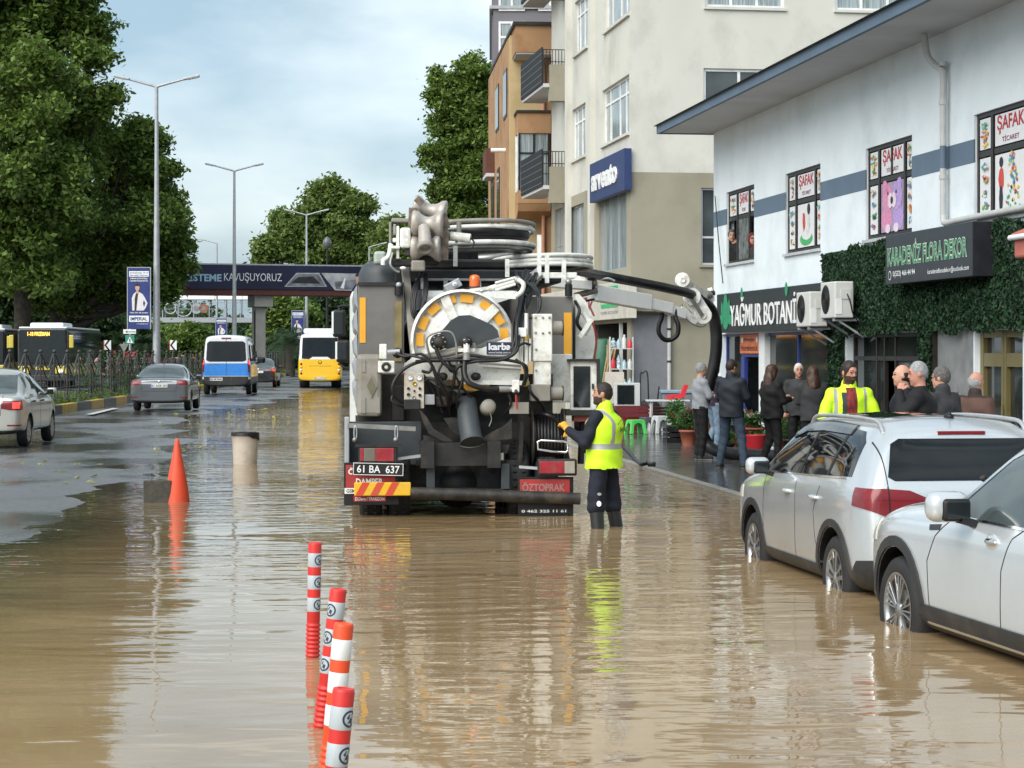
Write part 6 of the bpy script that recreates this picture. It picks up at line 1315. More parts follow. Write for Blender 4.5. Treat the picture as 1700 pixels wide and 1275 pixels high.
# hydraulic hoses over the rear
rr2 = random.Random(8)
H_ = [[(872, 470, 1.0), (866, 500, .5), (858, 540, .2), (857, 575, .12), (845, 592, .1), (815, 594, .1), (780, 590, .12), (740, 598, .15), (700, 600, .15), (672, 612, .14), (655, 632, .1), (652, 652, .1), (668, 668, .15)],
      [(655, 584, .2), (672, 592, .12), (700, 588, .1), (716, 604, .08), (730, 636, .1), (742, 660, .15), (748, 690, .3)],
      [(880, 476, 1.0), (868, 515, .5), (862, 560, .18), (856, 585, .1), (830, 598, .08), (790, 600, .08), (760, 610, .1), (752, 640, .15), (745, 668, .25)],
      [(856, 596, .1), (868, 606, .08), (872, 622, .08), (867, 642, .1)], [(690, 600, .14), (715, 598, .1), (760, 598, .08), (820, 596, .1), (868, 604, .1), (875, 622, .12), (870, 640, .12)],
      [(735, 602, .1), (728, 620, .1), (738, 640, .1), (755, 652, .15), (760, 668, .25)], [(670, 588, .15), (690, 592, .08), (712, 600, .06), (722, 622, .08), (728, 650, .12), (735, 672, .2)],
      [(765, 600, .1), (768, 630, .12), (760, 655, .15), (758, 678, .25)], [(722, 575, .1), (733, 598, .08), (748, 612, .08), (757, 618, .1)], [(718, 608, .1), (712, 618, .1), (700, 616, .1)],
      [(700, 640, .2), (712, 628, .12), (726, 634, .1), (740, 650, .15)], [(655, 650, .12), (650, 664, .1), (660, 672, .1), (672, 676, .15)], [(876, 640, .15), (884, 655, .15), (900, 672, .3), (905, 690, .4)],
      [(845, 655, .1), (848, 672, .1), (835, 690, .2)], [(860, 575, .1), (870, 570, .15), (880, 572, .2)], [(745, 600, .15), (765, 640, .2), (790, 668, .3)], [(700, 620, .3), (720, 650, .3), (735, 685, .35)]]
for k, P in enumerate(H_): tt('hydraulic_hose', P, (.021, .017, .019, .014, .018, .014, .015, .014)[k % 8], m_hose, 8)
mb = MB()
for k in range(13):
    o = rr2.uniform; x0 = 850+k*4; P = [(x0+o(-3, 3), 452+o(-4, 8), 1.3+o(-.2, .3)), (872+o(-12, 16), 478+o(-6, 6), .9+o(-.1, .2)), (868+o(-8, 12), 500+o(-5, 5), .6), (860+o(-6, 8), 528, .35), (856+o(-5, 6), 556+o(-4, 4), .22), (853+o(-6, 5), 582+o(-3, 3), .15)]
    mb.tube(spline(tpath(P), 5), .016, m_hose, 7)
for k in range(4): o = rr2.uniform; mb.tube(spline(tpath([(875+k*3, 470, .8), (892+o(-3, 3), 488, .5), (894+o(-3, 3), 512, .4), (882, 528, .35), (872, 515, .4), (874, 495, .5)]), 5), .015, m_hose, 7)
mb.obj('hose_bundle', T_)
mb = MB()
for k in range(3): mb.tube(spline(tpath([(700+k*2, 448, 1.2), (692-k*3, 480, .9), (688-k*2, 510+k*5, .8), (696, 522+k*3, .8), (704+k*2, 490, .9), (705+k*2, 455, 1.1)]), 5), .016, m_hose, 7)
mb.obj('hose_loop', T_)
# hydraulic cylinder of the door lock, beacon, bracket
mb = MB(); a, b = tp(812, 480, .5), tp(858, 465, .5); mb.cyl(a, b, .035, m_wd, 12); mb.cyl(a+Vector((-.1, 0, -.03)), a, .018, M_chrome, 10); mb.cyl(tp(822, 470, .47), tp(855, 461, .47), .015, m_wd, 8); mb.cyl(tp(822, 482, .47), tp(856, 472, .47), .015, m_wd, 8); mb.ball(b, .05, M_steel, 8)
mb.bar(tp(780, 482, .45), tp(812, 478, .45), .03, .035, m_wd); mb.bar(tp(820, 491, .45), tp(856, 493, .45), .04, .05, m_wd); mb.curve(tpath([(860, 464, .45), (869, 472, .42), (866, 484, .42), (856, 492, .45)]), .028, m_wd, 8); mb.obj('lock_cylinder', T_)
mb = MB(); o = tp(788, 477, .7); mb.lathe([(.075, -.04), (.075, 0), (.068, .01)], o, (0, 0, 1), M_dark, 16); bc = mb.obj('beacon', T_); mb = MB(); mb.lathe([(.062, .0), (.062, .1), (.055, .13), (.03, .145), (.001, .148)], o, (0, 0, 1), m_beacon, 18); mb.obj('beacon_dome', bc)
mb = MB(); M2 = Matrix.Translation(tp(752, 474, .7)) @ Matrix.Rotation(R(-28), 4, 'Y'); mb.box(-.1, .1, 0, .1, -.05, .05, M_galv, .01, M2); mb.lathe([(.03, 0), (.03, .02), (.01, .025)], tp(755, 472, .68), (0, -1, 0), m_wd, 10); mb.obj('sensor_box', T_)
# top platform
mb = MB(); pb(mb, 655, 447, 905, 470, 1.6, 3.2, M_black, .02); pb(mb, 690, 462, 870, 466, 1.4, .05, M_steel); pb(mb, 700, 430, 850, 447, 2.2, 2, M_dark, .03); pb(mb, 900, 448, 932, 470, 2, 2.5, M_black, .02)
mb.obj('top_deck', T_)
for (x, y0, y1, w_) in ((740, 462, 492, 7), (702, 462, 480, 6), (795, 465, 485, 6), (756, 408, 442, 6), (895, 390, 465, 8), (908, 420, 470, 5), (842, 430, 460, 5), (936, 432, 462, 6)): mb = MB(); a, b = tp(x, y0, 1.5), tp(x, y1, 1.5); mb.bar(a, b, w_/148, .05, m_wd); mb.obj('deck_post', T_)
mb = MB(); pb(mb, 880, 452, 958, 462, 1.5, .1, m_wd, .01); tri([(870, 462), (894, 442), (896, 462)], 1.5, M_galv); mb.obj('deck_rail', T_)
# swivelled reel arm with rollers at the top left
def roller(o, ax, L_, r0, m, ridge=True):
    o = Vector(o); ax = Vector(ax).normalized()*1.0; prof = [(.001, -L_/2), (r0*1.0, -L_/2), (r0*1.08, -L_/2+.02), (r0, -L_/2+.05)]+[(r0*(.55+.45*abs(2*t-1)**2.0), -L_/2+.06+(L_-.12)*t) for t in [i/8 for i in range(9)]]+[(r0, L_/2-.05), (r0*1.08, L_/2-.02), (r0, L_/2), (.001, L_/2)]
    mb.lathe(prof, o, ax, m, 28)
m_rol = mat('grimy steel roller', (.40, .37, .33), .38, metal=.2, var=.2, dirt=(.10, .08, .06), dscale=6, damt=.7)
mb = MB(); roller(tp(711, 372, 1.0), (1, -.2, -.03), .36, .155, m_rol); roller(tp(713, 350, 1.3), (1, -.15, -.22), .38, .15, m_rol); roller(tp(708, 412, 1.0), (1, -.2, .0), .34, .15, m_rol); hd = mb.obj('roller_head', T_, 'three grimy cable rollers stacked in their frame')
mb = MB(); a, b = tp(704, 378, .9), tp(706, 408, .72); mb.tube([a, b], [.07, .08], m_rol, 18); mb.lathe([(.085, 0), (.1, .01), (.1, .05), (.08, .06), (.06, .05), (.055, -.05), (.001, -.06)], b, (b-a), m_taupe, 20); mb.obj('suction_nozzle', hd)
mb = MB()
for (x0, y0, x1, y1, w_) in ((686, 345, 684, 395, .05), (692, 338, 700, 330, .03), (733, 360, 738, 385, .05), (738, 385, 737, 432, .05), (734, 355, 741, 380, .03), (690, 395, 689, 430, .05)): mb.bar(tp(x0, y0, 1.0), tp(x1, y1, 1.0), w_*.6, .1, mat('rusty grey plate', (.14, .11, .085), .6, var=.5, scale=14))
pb(mb, 683, 436-4, 706, 450, .85, .2, m_taupe, .02); pb(mb, 646, 368, 650, 438, 1.0, .12, m_taupe, .01); pb(mb, 658, 375, 663, 430, .95, .1, m_wd, .01); mb.box(*[v for v in (tp(664, 380, .95).x, tp(682, 380, .95).x)], .9, 1.15, tp(660, 412, .95).z, tp(660, 378, .95).z, m_wd, .03)
pb(mb, 650, 362, 690, 369, 1.0, .25, m_taupe, .015); pb(mb, 653, 372, 658, 390, .95, .1, M_steel, .01); pb(mb, 652, 395, 660, 402, .95, .1, m_wd, .01); pb(mb, 649, 408, 664, 413, .9, .15, m_wd, .01)
mb.curve(tpath([(649, 405, .95), (645, 425, .92), (637, 432, .9), (636, 440, .9)]), .028, m_wd, 8); mb.curve(tpath([(652, 420, .9), (648, 438, .85), (655, 448, .85), (663, 452, .85)]), .015, M_steel, 7); pb(mb, 648, 430, 690, 442, 1.0, .25, m_mud, .02); pb(mb, 694, 408, 730, 440, 1.15, .2, m_mud, .02)
pb(mb, 672, 398, 686, 425, .95, .2, m_mud, .01); mb.ball(tp(669, 445, .9), .04, M_cleanw, 8, (1, .5, .5)); mb.obj('head_frame', hd)
mb = MB(); pb(mb, 621, 417, 641, 438, 1.4, .4, mat('pale green box', (.36, .42, .38), .5, var=.06), .03); mb.obj('pump_housing', T_)
mb = MB(); mb.lathe([(.001, .2), (.28, .12), (.33, 0), (.33, -.25)], tp(640, 456, 2.2), (0, 0, 1), m_slate, 24); mb.obj('dome_hatch', T_)
mb = MB(); a, b = tp(748, 392, 1.1), tp(781, 396, 1.05); mb.cyl(a, b, .055, m_wd, 16); mb.cyl(tp(736, 388, 1.12), a, .045, M_steel, 14); mb.cyl(tp(756, 394, 1.1), tp(760, 394, 1.1), .065, m_taupe, 16); mb.cyl(tp(762, 368, 1.2), tp(762, 386, 1.2), .03, m_taupe, 10); mb.curve(tpath([(781, 395, 1.05), (787, 402, 1.05), (784, 412, 1.05)]), .01, m_hose, 6); mb.obj('slewing_motor', T_)
# big hose coils lying on the deck
def coil(name, cpx, cpy, d, rx, ry, rings, lbl=None):
    o = tp(cpx, cpy, d); 
    mb = MB()
    for (dz, k, r_, m) in rings: mb.tube([(o.x+rx*k*math.cos(u), d+ry*k*math.sin(u), o.z+dz+.03*math.cos(u+1)) for u in np.linspace(0, 2*math.pi, 64, endpoint=False)], r_, m, 10, closed=True)
    return mb.obj(name, T_, lbl)
coil('hose_coil', 790, 400, 2.6, .72, 1.0, ((.17, 1, .028, m_taupe), (.10, .99, .03, m_wd), (-.09, 1.0, .032, m_wd), (-.14, .95, .03, M_steel)), 'pale hose frame rings on the deck'); coil('hose_coil', 790, 400, 2.6, .60, .95, ((.05, 1, .075, m_hose), (-.02, .97, .06, m_hose), (-.16, .9, .05, M_steel)), 'thick black hose coil inside pale rings')
mb = MB(); o = tp(765, 425, 2.6); mb.cyl(o+Vector((0, 0, -.3)), o+Vector((0, 0, .1)), .22, M_black, 24); mb.obj('coil_hub', T_)
coil('hose_coil', 900, 437, 2.8, .62, .9, ((.04, 1, .025, m_wd), (-.02, .98, .03, m_wd), (-.07, 1.0, .028, m_wd), (.0, .85, .05, m_hose)), 'lower pale ring with black hose')
# boom across to the pavement
m_bw = mat('boom white paint', (.82, .83, .81), .4, var=.04, dirt=(.3, .25, .2), dscale=3, damt=.25)
mb = MB(); a = tp(905, 455, 3.6); Wb = lambda px, py, Y: FT.local(W(px, py, Y)); P = [Wb(940, 476, 33.12), Wb(1118, 512, 34.89)]
mb.bar(Wb(895, 468, 32.8), Wb(975, 474, 33.27), .28, .14, m_bw, bev=.01); mb.bar(Wb(985, 486, 33.43), Wb(1075, 502, 34.38), .2, .25, m_bw, bev=.01); mb.bar(Wb(1060, 500, 34.26), Wb(1112, 512, 34.76), .16, .18, m_bw, bev=.01); mb.bar(Wb(1105, 512, 34.73), Wb(1135, 522, 35.0), .14, .16, m_bw, bev=.01)
bm_ = mb.obj('boom', T_, 'white telescopic boom reaching to the right')
mb = MB(); mb.cyl(Wb(955, 491, 33.18), Wb(990, 482, 33.37), .05, m_taupe, 12); mb.ball(Wb(964, 466, 33.18), .12, m_wd, 10, (1, .5, 1)); mb.ball(Wb(972, 462, 33.24), .1, m_wd, 10, (1, .5, 1)); mb.bar(Wb(968, 462, 33.18), Wb(986, 474, 33.31), .1, .12, mat('rusty brown bracket', (.09, .045, .03), .6, var=.3)); mb.ball(Wb(985, 470, 33.31), .07, M_steel, 8); mb.bar(Wb(940, 432, 33.12), Wb(936, 468, 33.12), .06, .06, m_wd); mb.bar(Wb(990, 452, 33.43), Wb(988, 475, 33.43), .05, .05, m_wd); mb.obj('boom_joint', bm_)
mb = MB()
for (px, py, Y, r_) in ((1133, 465, 35.2, .125), (1149, 493, 35.3, .15), (1167, 524, 35.4, .15)): o = Wb(px, py, Y); mb.lathe([(.001, .07), (r_*.35, .08), (r_*.4, .05), (r_*.92, .05), (r_, .03), (r_, -.05), (r_*.5, -.06)], o, (-.1, -1, 0), m_wd, 24, smooth=False)
mb.bar(Wb(1136, 468, 35.25), Wb(1178, 494, 35.8), .1, .16, m_wd, up=(0, 1, 0)); mb.bar(Wb(1147, 491, 35.36), Wb(1170, 527, 35.46), .08, .27, m_bw, up=(1, 0, 1)); mb.bar(Wb(1149, 497, 35.2), Wb(1166, 524, 35.3), .03, .06, M_steel); mb.bar(Wb(1130, 512, 35.2), Wb(1155, 536, 35.3), .06, .12, m_wd); mb.ball(Wb(1174, 490, 35.7), .1, M_steel, 8, (1, .8, .8)); mb.ball(Wb(1181, 487, 35.8), .07, m_mud, 8); mb.bar(Wb(1178, 478, 35.8), Wb(1184, 500, 35.8), .1, .08, m_bw, bev=.01); mb.curve([Wb(1132, 505, 35.2), Wb(1140, 530, 35.2), Wb(1160, 542, 35.3), Wb(1172, 540, 35.4)], .012, M_steel, 6); mb.obj('boom_head', bm_)
mb = MB(); P = [Wb(775, 440, 27.2), Wb(830, 440, 26.6), Wb(880, 437, 28.2), Wb(930, 443, 30.4), Wb(990, 456, 33.43), Wb(1060, 469, 34.19), Wb(1110, 479, 34.7), Wb(1145, 488, 35.2), Wb(1172, 503, 35.9), Wb(1186, 530, 36.1), Wb(1189, 580, 36.1), Wb(1180, 630, 36.1), Wb(1165, 680, 36.1), Wb(1162, 712, 36.1)]
hz = .135; g1 = FT.local((3.45, 36.3, .25)); P += [FT.local((3.28, 36.15, .42)), FT.local((3.42, 36.05, .20)), FT.local((3.72, 35.6, .145)), FT.local((4.25, 34.9, .14)), FT.local((4.9, 34.2, .14))]
PS = spline(P, 6); mb.tube(PS, [.078 if i < 42 else .078+.024*min(1, (i-42)/10) for i in range(len(PS))], m_hose, 14); o = mb.obj('suction_hose', T_, 'thick black suction hose running along the boom and down to the pavement')
mb = MB(); mb.tube(spline([Wb(1097, 508, 34.7), Wb(1099, 525, 34.7), Wb(1094, 540, 34.7), Wb(1094, 553, 34.7), Wb(1102, 563, 34.73), Wb(1113, 564, 34.76), Wb(1124, 556, 34.76), Wb(1126, 540, 34.76), Wb(1121, 526, 34.79), Wb(1120, 510, 34.83)], 6), .04, m_hose, 10); mb.tube(spline([Wb(1083, 503, 34.67), Wb(1088, 512, 34.67), Wb(1095, 514, 34.7)], 4), .02, m_hose, 6); mb.obj('hose_loop', bm_)
mb = MB(); mb.tube(spline([Wb(950, 492, 33.21), Wb(965, 500, 33.27), Wb(985, 497, 33.4), Wb(1000, 494, 33.53)], 5), .02, m_hose, 6); mb.tube(spline([Wb(990, 458, 33.43), Wb(996, 463, 33.5), Wb(1010, 462, 33.62), Wb(1020, 466, 33.75)], 5), .015, m_wd, 6); mb.obj('boom_hose', bm_)
# ================================================================ STREET THINGS
# flexible bollards
m_bor = mat('bollard orange', (.72, .075, .02), .45, var=.1, dirt=(.35, .06, .03), dscale=7, damt=.6); m_brd = mat('bollard red', (.60, .03, .025), .45, var=.12, dirt=(.25, .03, .03), dscale=7, damt=.6)
m_band = mat('reflective grey band', (.42, .47, .50), .35, var=.12, dirt=(.2, .22, .24), dscale=9, damt=.5, stretch=(1, 1, .3)); m_bandw = mat('reflective white band', (.72, .73, .72), .4, var=.1, dirt=(.4, .4, .38), dscale=9, damt=.5, stretch=(1, 1, .3)); m_em = mat('dark emblem', (.03, .045, .07), .4)
def bollard(label, base, topv, r, mo, mbn, emblem_ang):
    base, topv = Vector(base), Vector(topv); ax = topv-base; L_ = ax.length; q = Vector((0, 0, 1)).rotation_difference(ax).to_matrix().to_4x4()
    t = thing('flexible_bollard', label, 'bollard', base, 0, 'flexible bollards in the flood')
    zs_ = L_; prof = [(r*1.35, -.2)]; z = -.2
    while z < zs_-.50: prof += [(r*1.12, z), (r*1.12, z+.008), (r*.97, z+.012), (r*.97, z+.022)]; z += .026
    cap_h = .062; prof += [(r, z), (r, zs_-.012), (r*.93, zs_-.002), (r*.62, zs_), (r*.55, zs_-.006), (.001, zs_-.006)]
    mb = MB(); mb.lathe(prof, (0, 0, 0), (0, 0, 1), mo, 28); bmesh.ops.transform(mb.bm, matrix=q, verts=mb.bm.verts[:]); mb.obj('post', t)
    z = zs_-.065
    for k in range(3):
        mb = MB(); mb.lathe([(r, z), (r*1.02, z-.002), (r*1.02, z-.082), (r, z-.084)], (0, 0, 0), (0, 0, 1), mbn, 28); bmesh.ops.transform(mb.bm, matrix=q, verts=mb.bm.verts[:]); b = mb.obj('reflective_band', t)
        if mbn is m_band:
            mb = MB(); n = 20; zc = z-.042; rr_ = .032; lim = lambda u: Vector((r*1.032*math.cos(emblem_ang+u/r), r*1.032*math.sin(emblem_ang+u/r), 0))
            for ra, rb_ in ((.024, .032), (0, .0)):
                if rb_: 
                    A = [lim(ra*math.cos(2*math.pi*i/n))+Vector((0, 0, zc+ra*math.sin(2*math.pi*i/n))) for i in range(n)]; B_ = [lim(rb_*math.cos(2*math.pi*i/n))+Vector((0, 0, zc+rb_*math.sin(2*math.pi*i/n))) for i in range(n)]
                    for i in range(n): mb.poly([A[i], A[(i+1) % n], B_[(i+1) % n], B_[i]], m_em)
            for pts in ([(-.012, -.02), (.008, -.022), (.014, .0), (.002, .004), (-.004, -.006)], [(-.016, .004), (-.004, .018), (.012, .016), (.004, .004), (-.008, -.002)]): mb.poly([lim(u)+Vector((0, 0, zc+v)) for u, v in pts], m_em)
            bmesh.ops.transform(mb.bm, matrix=q, verts=mb.bm.verts[:]); mb.obj('emblem', b)
        z -= .135
def bl(label, bpx, bpy, Y, tpx, tpy, r, mo, mbn, ea): b = W(bpx, bpy, Y); b.z = 0 if Y > 9 else b.z; bollard(label, b, W(tpx, tpy, Y), r, mo, mbn, ea)
bl('upright red bollard with grey bands, farthest of the four', 519, 1090, 12.8, 523, 900, .040, m_brd, m_band, R(-40))
bl('leaning red bollard with grey bands, second farthest of the four', 534, 1207, 10.4, 562, 977, .041, m_brd, m_band, R(-130))
bl('orange bollard with plain white bands', 545, 1300, 8.6, 571, 1034, .041, m_bor, m_bandw, 0)
bl('red bollard with grey bands, nearest of the four', 553, 1330, 7.7, 571, 1142, .041, m_brd, m_band, R(-35))
# cone, block, bucket
c = G(290, 833); t = thing('traffic_cone', 'tall orange traffic cone beside a dark concrete block', 'cone', c)
m_cone = mat('cone orange', (.66, .07, .025), .5, var=.08, dirt=(.35, .08, .04), dscale=5, damt=.5)
mb = MB(); mb.lathe([(.16, -.05), (.155, 0), (.13, .2), (.09, .42), (.05, .62), (.028, .75), (.022, .775), (.001, .782)], (.03, 0, 0), (0, 0, 1), m_cone, 28); mb.obj('body', t)
mb = MB(); mb.box(-.17, .2, -.2, .2, -.12, -.05, m_cone, .02); mb.obj('foot', t)
a, b = G(240, 834), G(284, 834); mb = MB(); mb.box(-.17, .17, -.03, .12, -.1, .27, mat('dark concrete', (.055, .052, .04), .8, var=.3, scale=20, bump=.004), .008); o = mb.obj('concrete_block'); o.location = ((a.x+b.x)/2, a.y, 0); o.rotation_euler = (0, R(-.8), R(3)); tag(o, 'dark square concrete block standing in the water', 'block')
c = G(407, 770); t = thing('bucket', 'beige barrel half sunk in the flood with a torn black bag on top', 'bucket', c)
mb = MB(); mb.lathe([(.19, -.1), (.195, .0), (.21, .3), (.225, .49), (.232, .5), (.215, .5), (.2, .1), (.001, .08)], (0, 0, 0), (0, 0, 1), mat('beige plastic bucket', (.46, .41, .34), .5, var=.06, dirt=(.28, .21, .14), dscale=4, damt=.8), 30); mb.obj('tub', t)
mb = MB(); n = 30; rg = random.Random(2); A = [(.232*math.cos(2*math.pi*i/n), .232*math.sin(2*math.pi*i/n), .515+.01*rg.random()) for i in range(n)]; B_ = [(.24*math.cos(2*math.pi*i/n), .24*math.sin(2*math.pi*i/n), .47-(.05+.06*rg.random())*max(0, math.cos(2*math.pi*i/n-.3))) for i in range(n)]
for i in range(n): mb.poly([A[i], A[(i+1) % n], B_[(i+1) % n], B_[i]], M_black)
mb.poly([Vector(v)*.98+Vector((0, 0, .0)) for v in A], M_black); mb.obj('bag', t)
# street lamps
def lamp_post(label, x, y, h, arms, dy=0, banner=None, group='street lamps along the median'):
    t = thing('street_lamp', label, 'street lamp', (x, y, .2), 0, group)
    mb = MB(); mb.lathe([(.22, 0), (.22, .05), (.17, .06), (.16, 1.2), (.10, h*.6), (.07, h-.2), (.07, h)], (0, 0, 0), (0, 0, 1), M_galv, 12); mb.obj('pole', t)
    for s_ in arms:
        e = (s_*1.65, 0, h+.42); mb = MB(); mb.tube([(0, 0, h-.05), (s_*.1, 0, h+.02), (s_*1.15, 0, h+.30)], [.06, .055, .045], M_galv, 8); mb.obj('arm', t)
        mb = MB(); mb.bar((s_*1.1, 0, h+.30), (s_*1.75, 0, h+.44), .26, .10, mat('lamp head grey', (.42, .45, .47), .4), bev=.03); mb.bar((s_*1.25, 0, h+.29), (s_*1.7, 0, h+.385), .2, .05, M_clear); mb.obj('lamp_head', t)
    return t
LP = [('tall double armed street lamp nearest the camera, with the doctor banner', W(260, 585, 86).x, 86, 12.7, (-1, 1)), ('double armed street lamp standing above the blue and white van', W(389, 585, 126).x, 126, 12.7, (-1, 1)),
      ('double armed street lamp above the middle of the footbridge', W(509, 585, 165).x, 165, 12.6, (-1, 1)), ('single armed street lamp left of the second lamp, arm pointing left', W(360, 585, 200).x, 200, 12.2, (-1,)), ('single armed street lamp behind the truck pump housing', W(613, 585, 207).x, 207, 12.2, (1,))]
for q in LP: lamp_post(q[0], q[1], q[2], q[3]-.2, q[4])
mb = MB(); x = W(543, 500, 150).x; t = thing('lantern', 'dark lantern post with a globe top beyond the footbridge', 'lantern', (x, 150, 0)); mb.tube([(0, 0, 0), (0, 0, 9.2)], [.12, .06], M_dark, 8); mb.obj('pole', t); mb = MB(); mb.lathe([(.05, 9.2), (.28, 9.4), (.3, 9.75), (.15, 10.0), (.001, 10.1)], (0, 0, 0), (0, 0, 1), mat('globe glass', (.12, .13, .13), .2), 12); mb.obj('globe', t)
# banners
m_bb = mat('banner blue', (.02, .035, .16), .5, var=.25, scale=2); m_skin = mat('portrait skin', (.48, .30, .22), .6); m_coat = mat('portrait white coat', (.62, .60, .62), .6, var=.08, scale=8)
def banner(label, px0, py0, px1, py1, Y):
    a, b = W(px0, py0, Y), W(px1, py1, Y); w_, h_ = b.x-a.x, a.z-b.z; t = thing('advertising_banner', label, 'banner', (a.x, Y-.25, b.z), 0, 'banners hung on the street lamps'); u, v = (1, 0, 0), (0, 0, 1)
    mb = MB(); mb.box(0, w_, 0, .05, 0, h_, m_bb); mb.box(-.03, 0, -.01, .06, -.02, h_+.02, M_galv); mb.box(w_, w_+.03, -.01, .06, -.02, h_+.02, M_galv); mb.box(0, w_, .0, .06, h_, h_+.03, M_galv); mb.obj('panel', t)
    mb = MB(); R_ = lambda x0, x1, z0, z1, y, m: mb.box(x0*w_, x1*w_, y, y+.002, z0*h_, z1*h_, m)
    R_(.06, .94, .855, .945, -.004, m_swh); mb.text('FONKSİYONEL TIP VE', (w_*.1, -.008, h_*.905), u, v, w_*.8, h_*.03, m_bb, .02); mb.text('REHABİLİTASYON', (w_*.1, -.008, h_*.865), u, v, w_*.8, h_*.03, m_bb, .02)
    mb.text('MERKEZİMİZLE', (w_*.12, -.008, h_*.815), u, v, w_*.76, h_*.028, m_swh, .02); mb.text('HİZMETİNİZDEYİZ', (w_*.1, -.008, h_*.775), u, v, w_*.8, h_*.028, m_swh, .02)
    R_(.06, .94, .115, .215, -.004, m_swh); mb.text('IMPERIAL', (w_*.12, -.008, h_*.135), u, v, w_*.76, h_*.06, m_bb, .03); mb.text('www.imperial.com.tr', (w_*.4, -.008, h_*.07), u, v, w_*.5, h_*.02, m_swh, .02); mb.text('Uzm. Dr. ile tanışın', (w_*.1, -.008, h_*.25), u, v, w_*.8, h_*.025, m_swh, .02); mb.obj('lettering', t)
    mb = MB(); pg = lambda pts, y, m: mb.prism([(x*w_, z*h_) for x, z in pts], (0, y, 0), u, v, (0, .002, 0), m)
    pg([(.2, .3), (.18, .5), (.24, .56), (.34, .6), (.52, .6), (.66, .57), (.78, .5), (.88, .42), (.8, .34), (.70, .3)], -.006, m_coat); pg([(.3, .3), (.31, .5), (.37, .59), (.47, .59), (.44, .5), (.38, .3)], -.010, M_dark)
    pg([(.72, .36), (.79, .42), (.72, .47), (.68, .42)], -.012, m_bb); pg([(.38, .58), (.37, .64), (.48, .64), (.48, .58)], -.012, m_skin)
    n = 14; pg([(.43+.1*math.cos(2*math.pi*i/n), .675+.052*math.sin(2*math.pi*i/n)) for i in range(n)], -.014, m_skin); pg([(.43+.115*math.cos(2*math.pi*i/n), .70+.04*math.sin(2*math.pi*i/n)) for i in range(n//2+1)], -.016, M_dark); mb.obj('portrait', t)
banner('blue banner with a person in a white coat, largest and nearest', 214, 445, 251, 546, 85.9); banner('blue banner with a person in a white coat beside the yellow midibus', 485, 516, 505, 569, 164.8); banner('blue banner with a person in a white coat above the van roof', 359, 529, 377, 566, 199.7)
# small signs
t = thing('pedestrian_crossing_sign', 'crossing sign under a white arrow board on one post', 'sign', (W(216, 585, 90).x, 90, .2)); s_ = 3500/90
mb = MB(); mb.tube([(0, 0, 0), (0, 0, 2.9)], .05, M_galv, 8); mb.obj('post', t); mb = MB(); z = W(0, 571, 90).z-.2; mb.box(-.19, .19, -.06, -.04, z, z+.38, mat('sign green', (.03, .22, .16), .4), .01); mb.prism([(0, .05), (.13, .05), (0, .32), (-.13, .05)], (0, -.065, z), (1, 0, 0), (0, 0, 1), (0, .003, 0), m_swh); mb.prism([(-.02, .08), (.03, .08), (.02, .22), (-.02, .22)], (0, -.07, z), (1, 0, 0), (0, 0, 1), (0, .003, 0), M_black); mb.obj('crossing_panel', t)
mb = MB(); mb.box(-.28, .26, -.06, -.03, z+.43, z+.62, M_cleanw, .01); mb.prism([(-.2, .09), (-.1, .03), (-.1, .15)], (0, -.065, z+.43), (1, 0, 0), (0, 0, 1), (0, .003, 0), M_black); mb.text('Şehir Merkezi', (-.07, -.065, z+.48), (1, 0, 0), (0, 0, 1), .3, .08, M_black, .02); mb.obj('arrow_board', t)
for px, lb in ((178, 'red and white chevron board left of the palm'), (287, 'red and white chevron board between the lamp and the van')):
    t = thing('chevron_board', lb, 'sign', (W(px, 585, 110).x, 110, 0), 0, 'chevron boards on the far verge'); mb = MB(); mb.tube([(0, .05, 0), (0, .05, 1.9)], .04, M_galv, 6); mb.obj('post', t)
    z = 1.85+4*110/3500; mb = MB(); mb.box(-.2, .2, 0, .03, z, z+.5, M_cleanw, .01); mb.box(-.2, -.15, -.004, 0, z, z+.5, M_redsign); mb.prism([(.12, 0), (-.08, .25), (.12, .5), (.0, .5), (-.18, .25), (.0, 0)], (.03, -.006, z), (1, 0, 0), (0, 0, 1), (0, .003, 0), M_black); mb.obj('panel', t)
t = thing('give_way_sign', 'small grey back of a triangular sign beyond the fence', 'sign', (W(206, 585, 112).x, 112, 0)); mb = MB(); mb.tube([(0, 0, 0), (0, 0, 2.4)], .035, M_galv, 6); mb.obj('post', t); mb = MB(); mb.prism([(-.25, .45), (.25, .45), (0, 0)], (0, -.04, 1.85), (1, 0, 0), (0, 0, 1), (0, .02, 0), M_steel); mb.obj('panel', t)
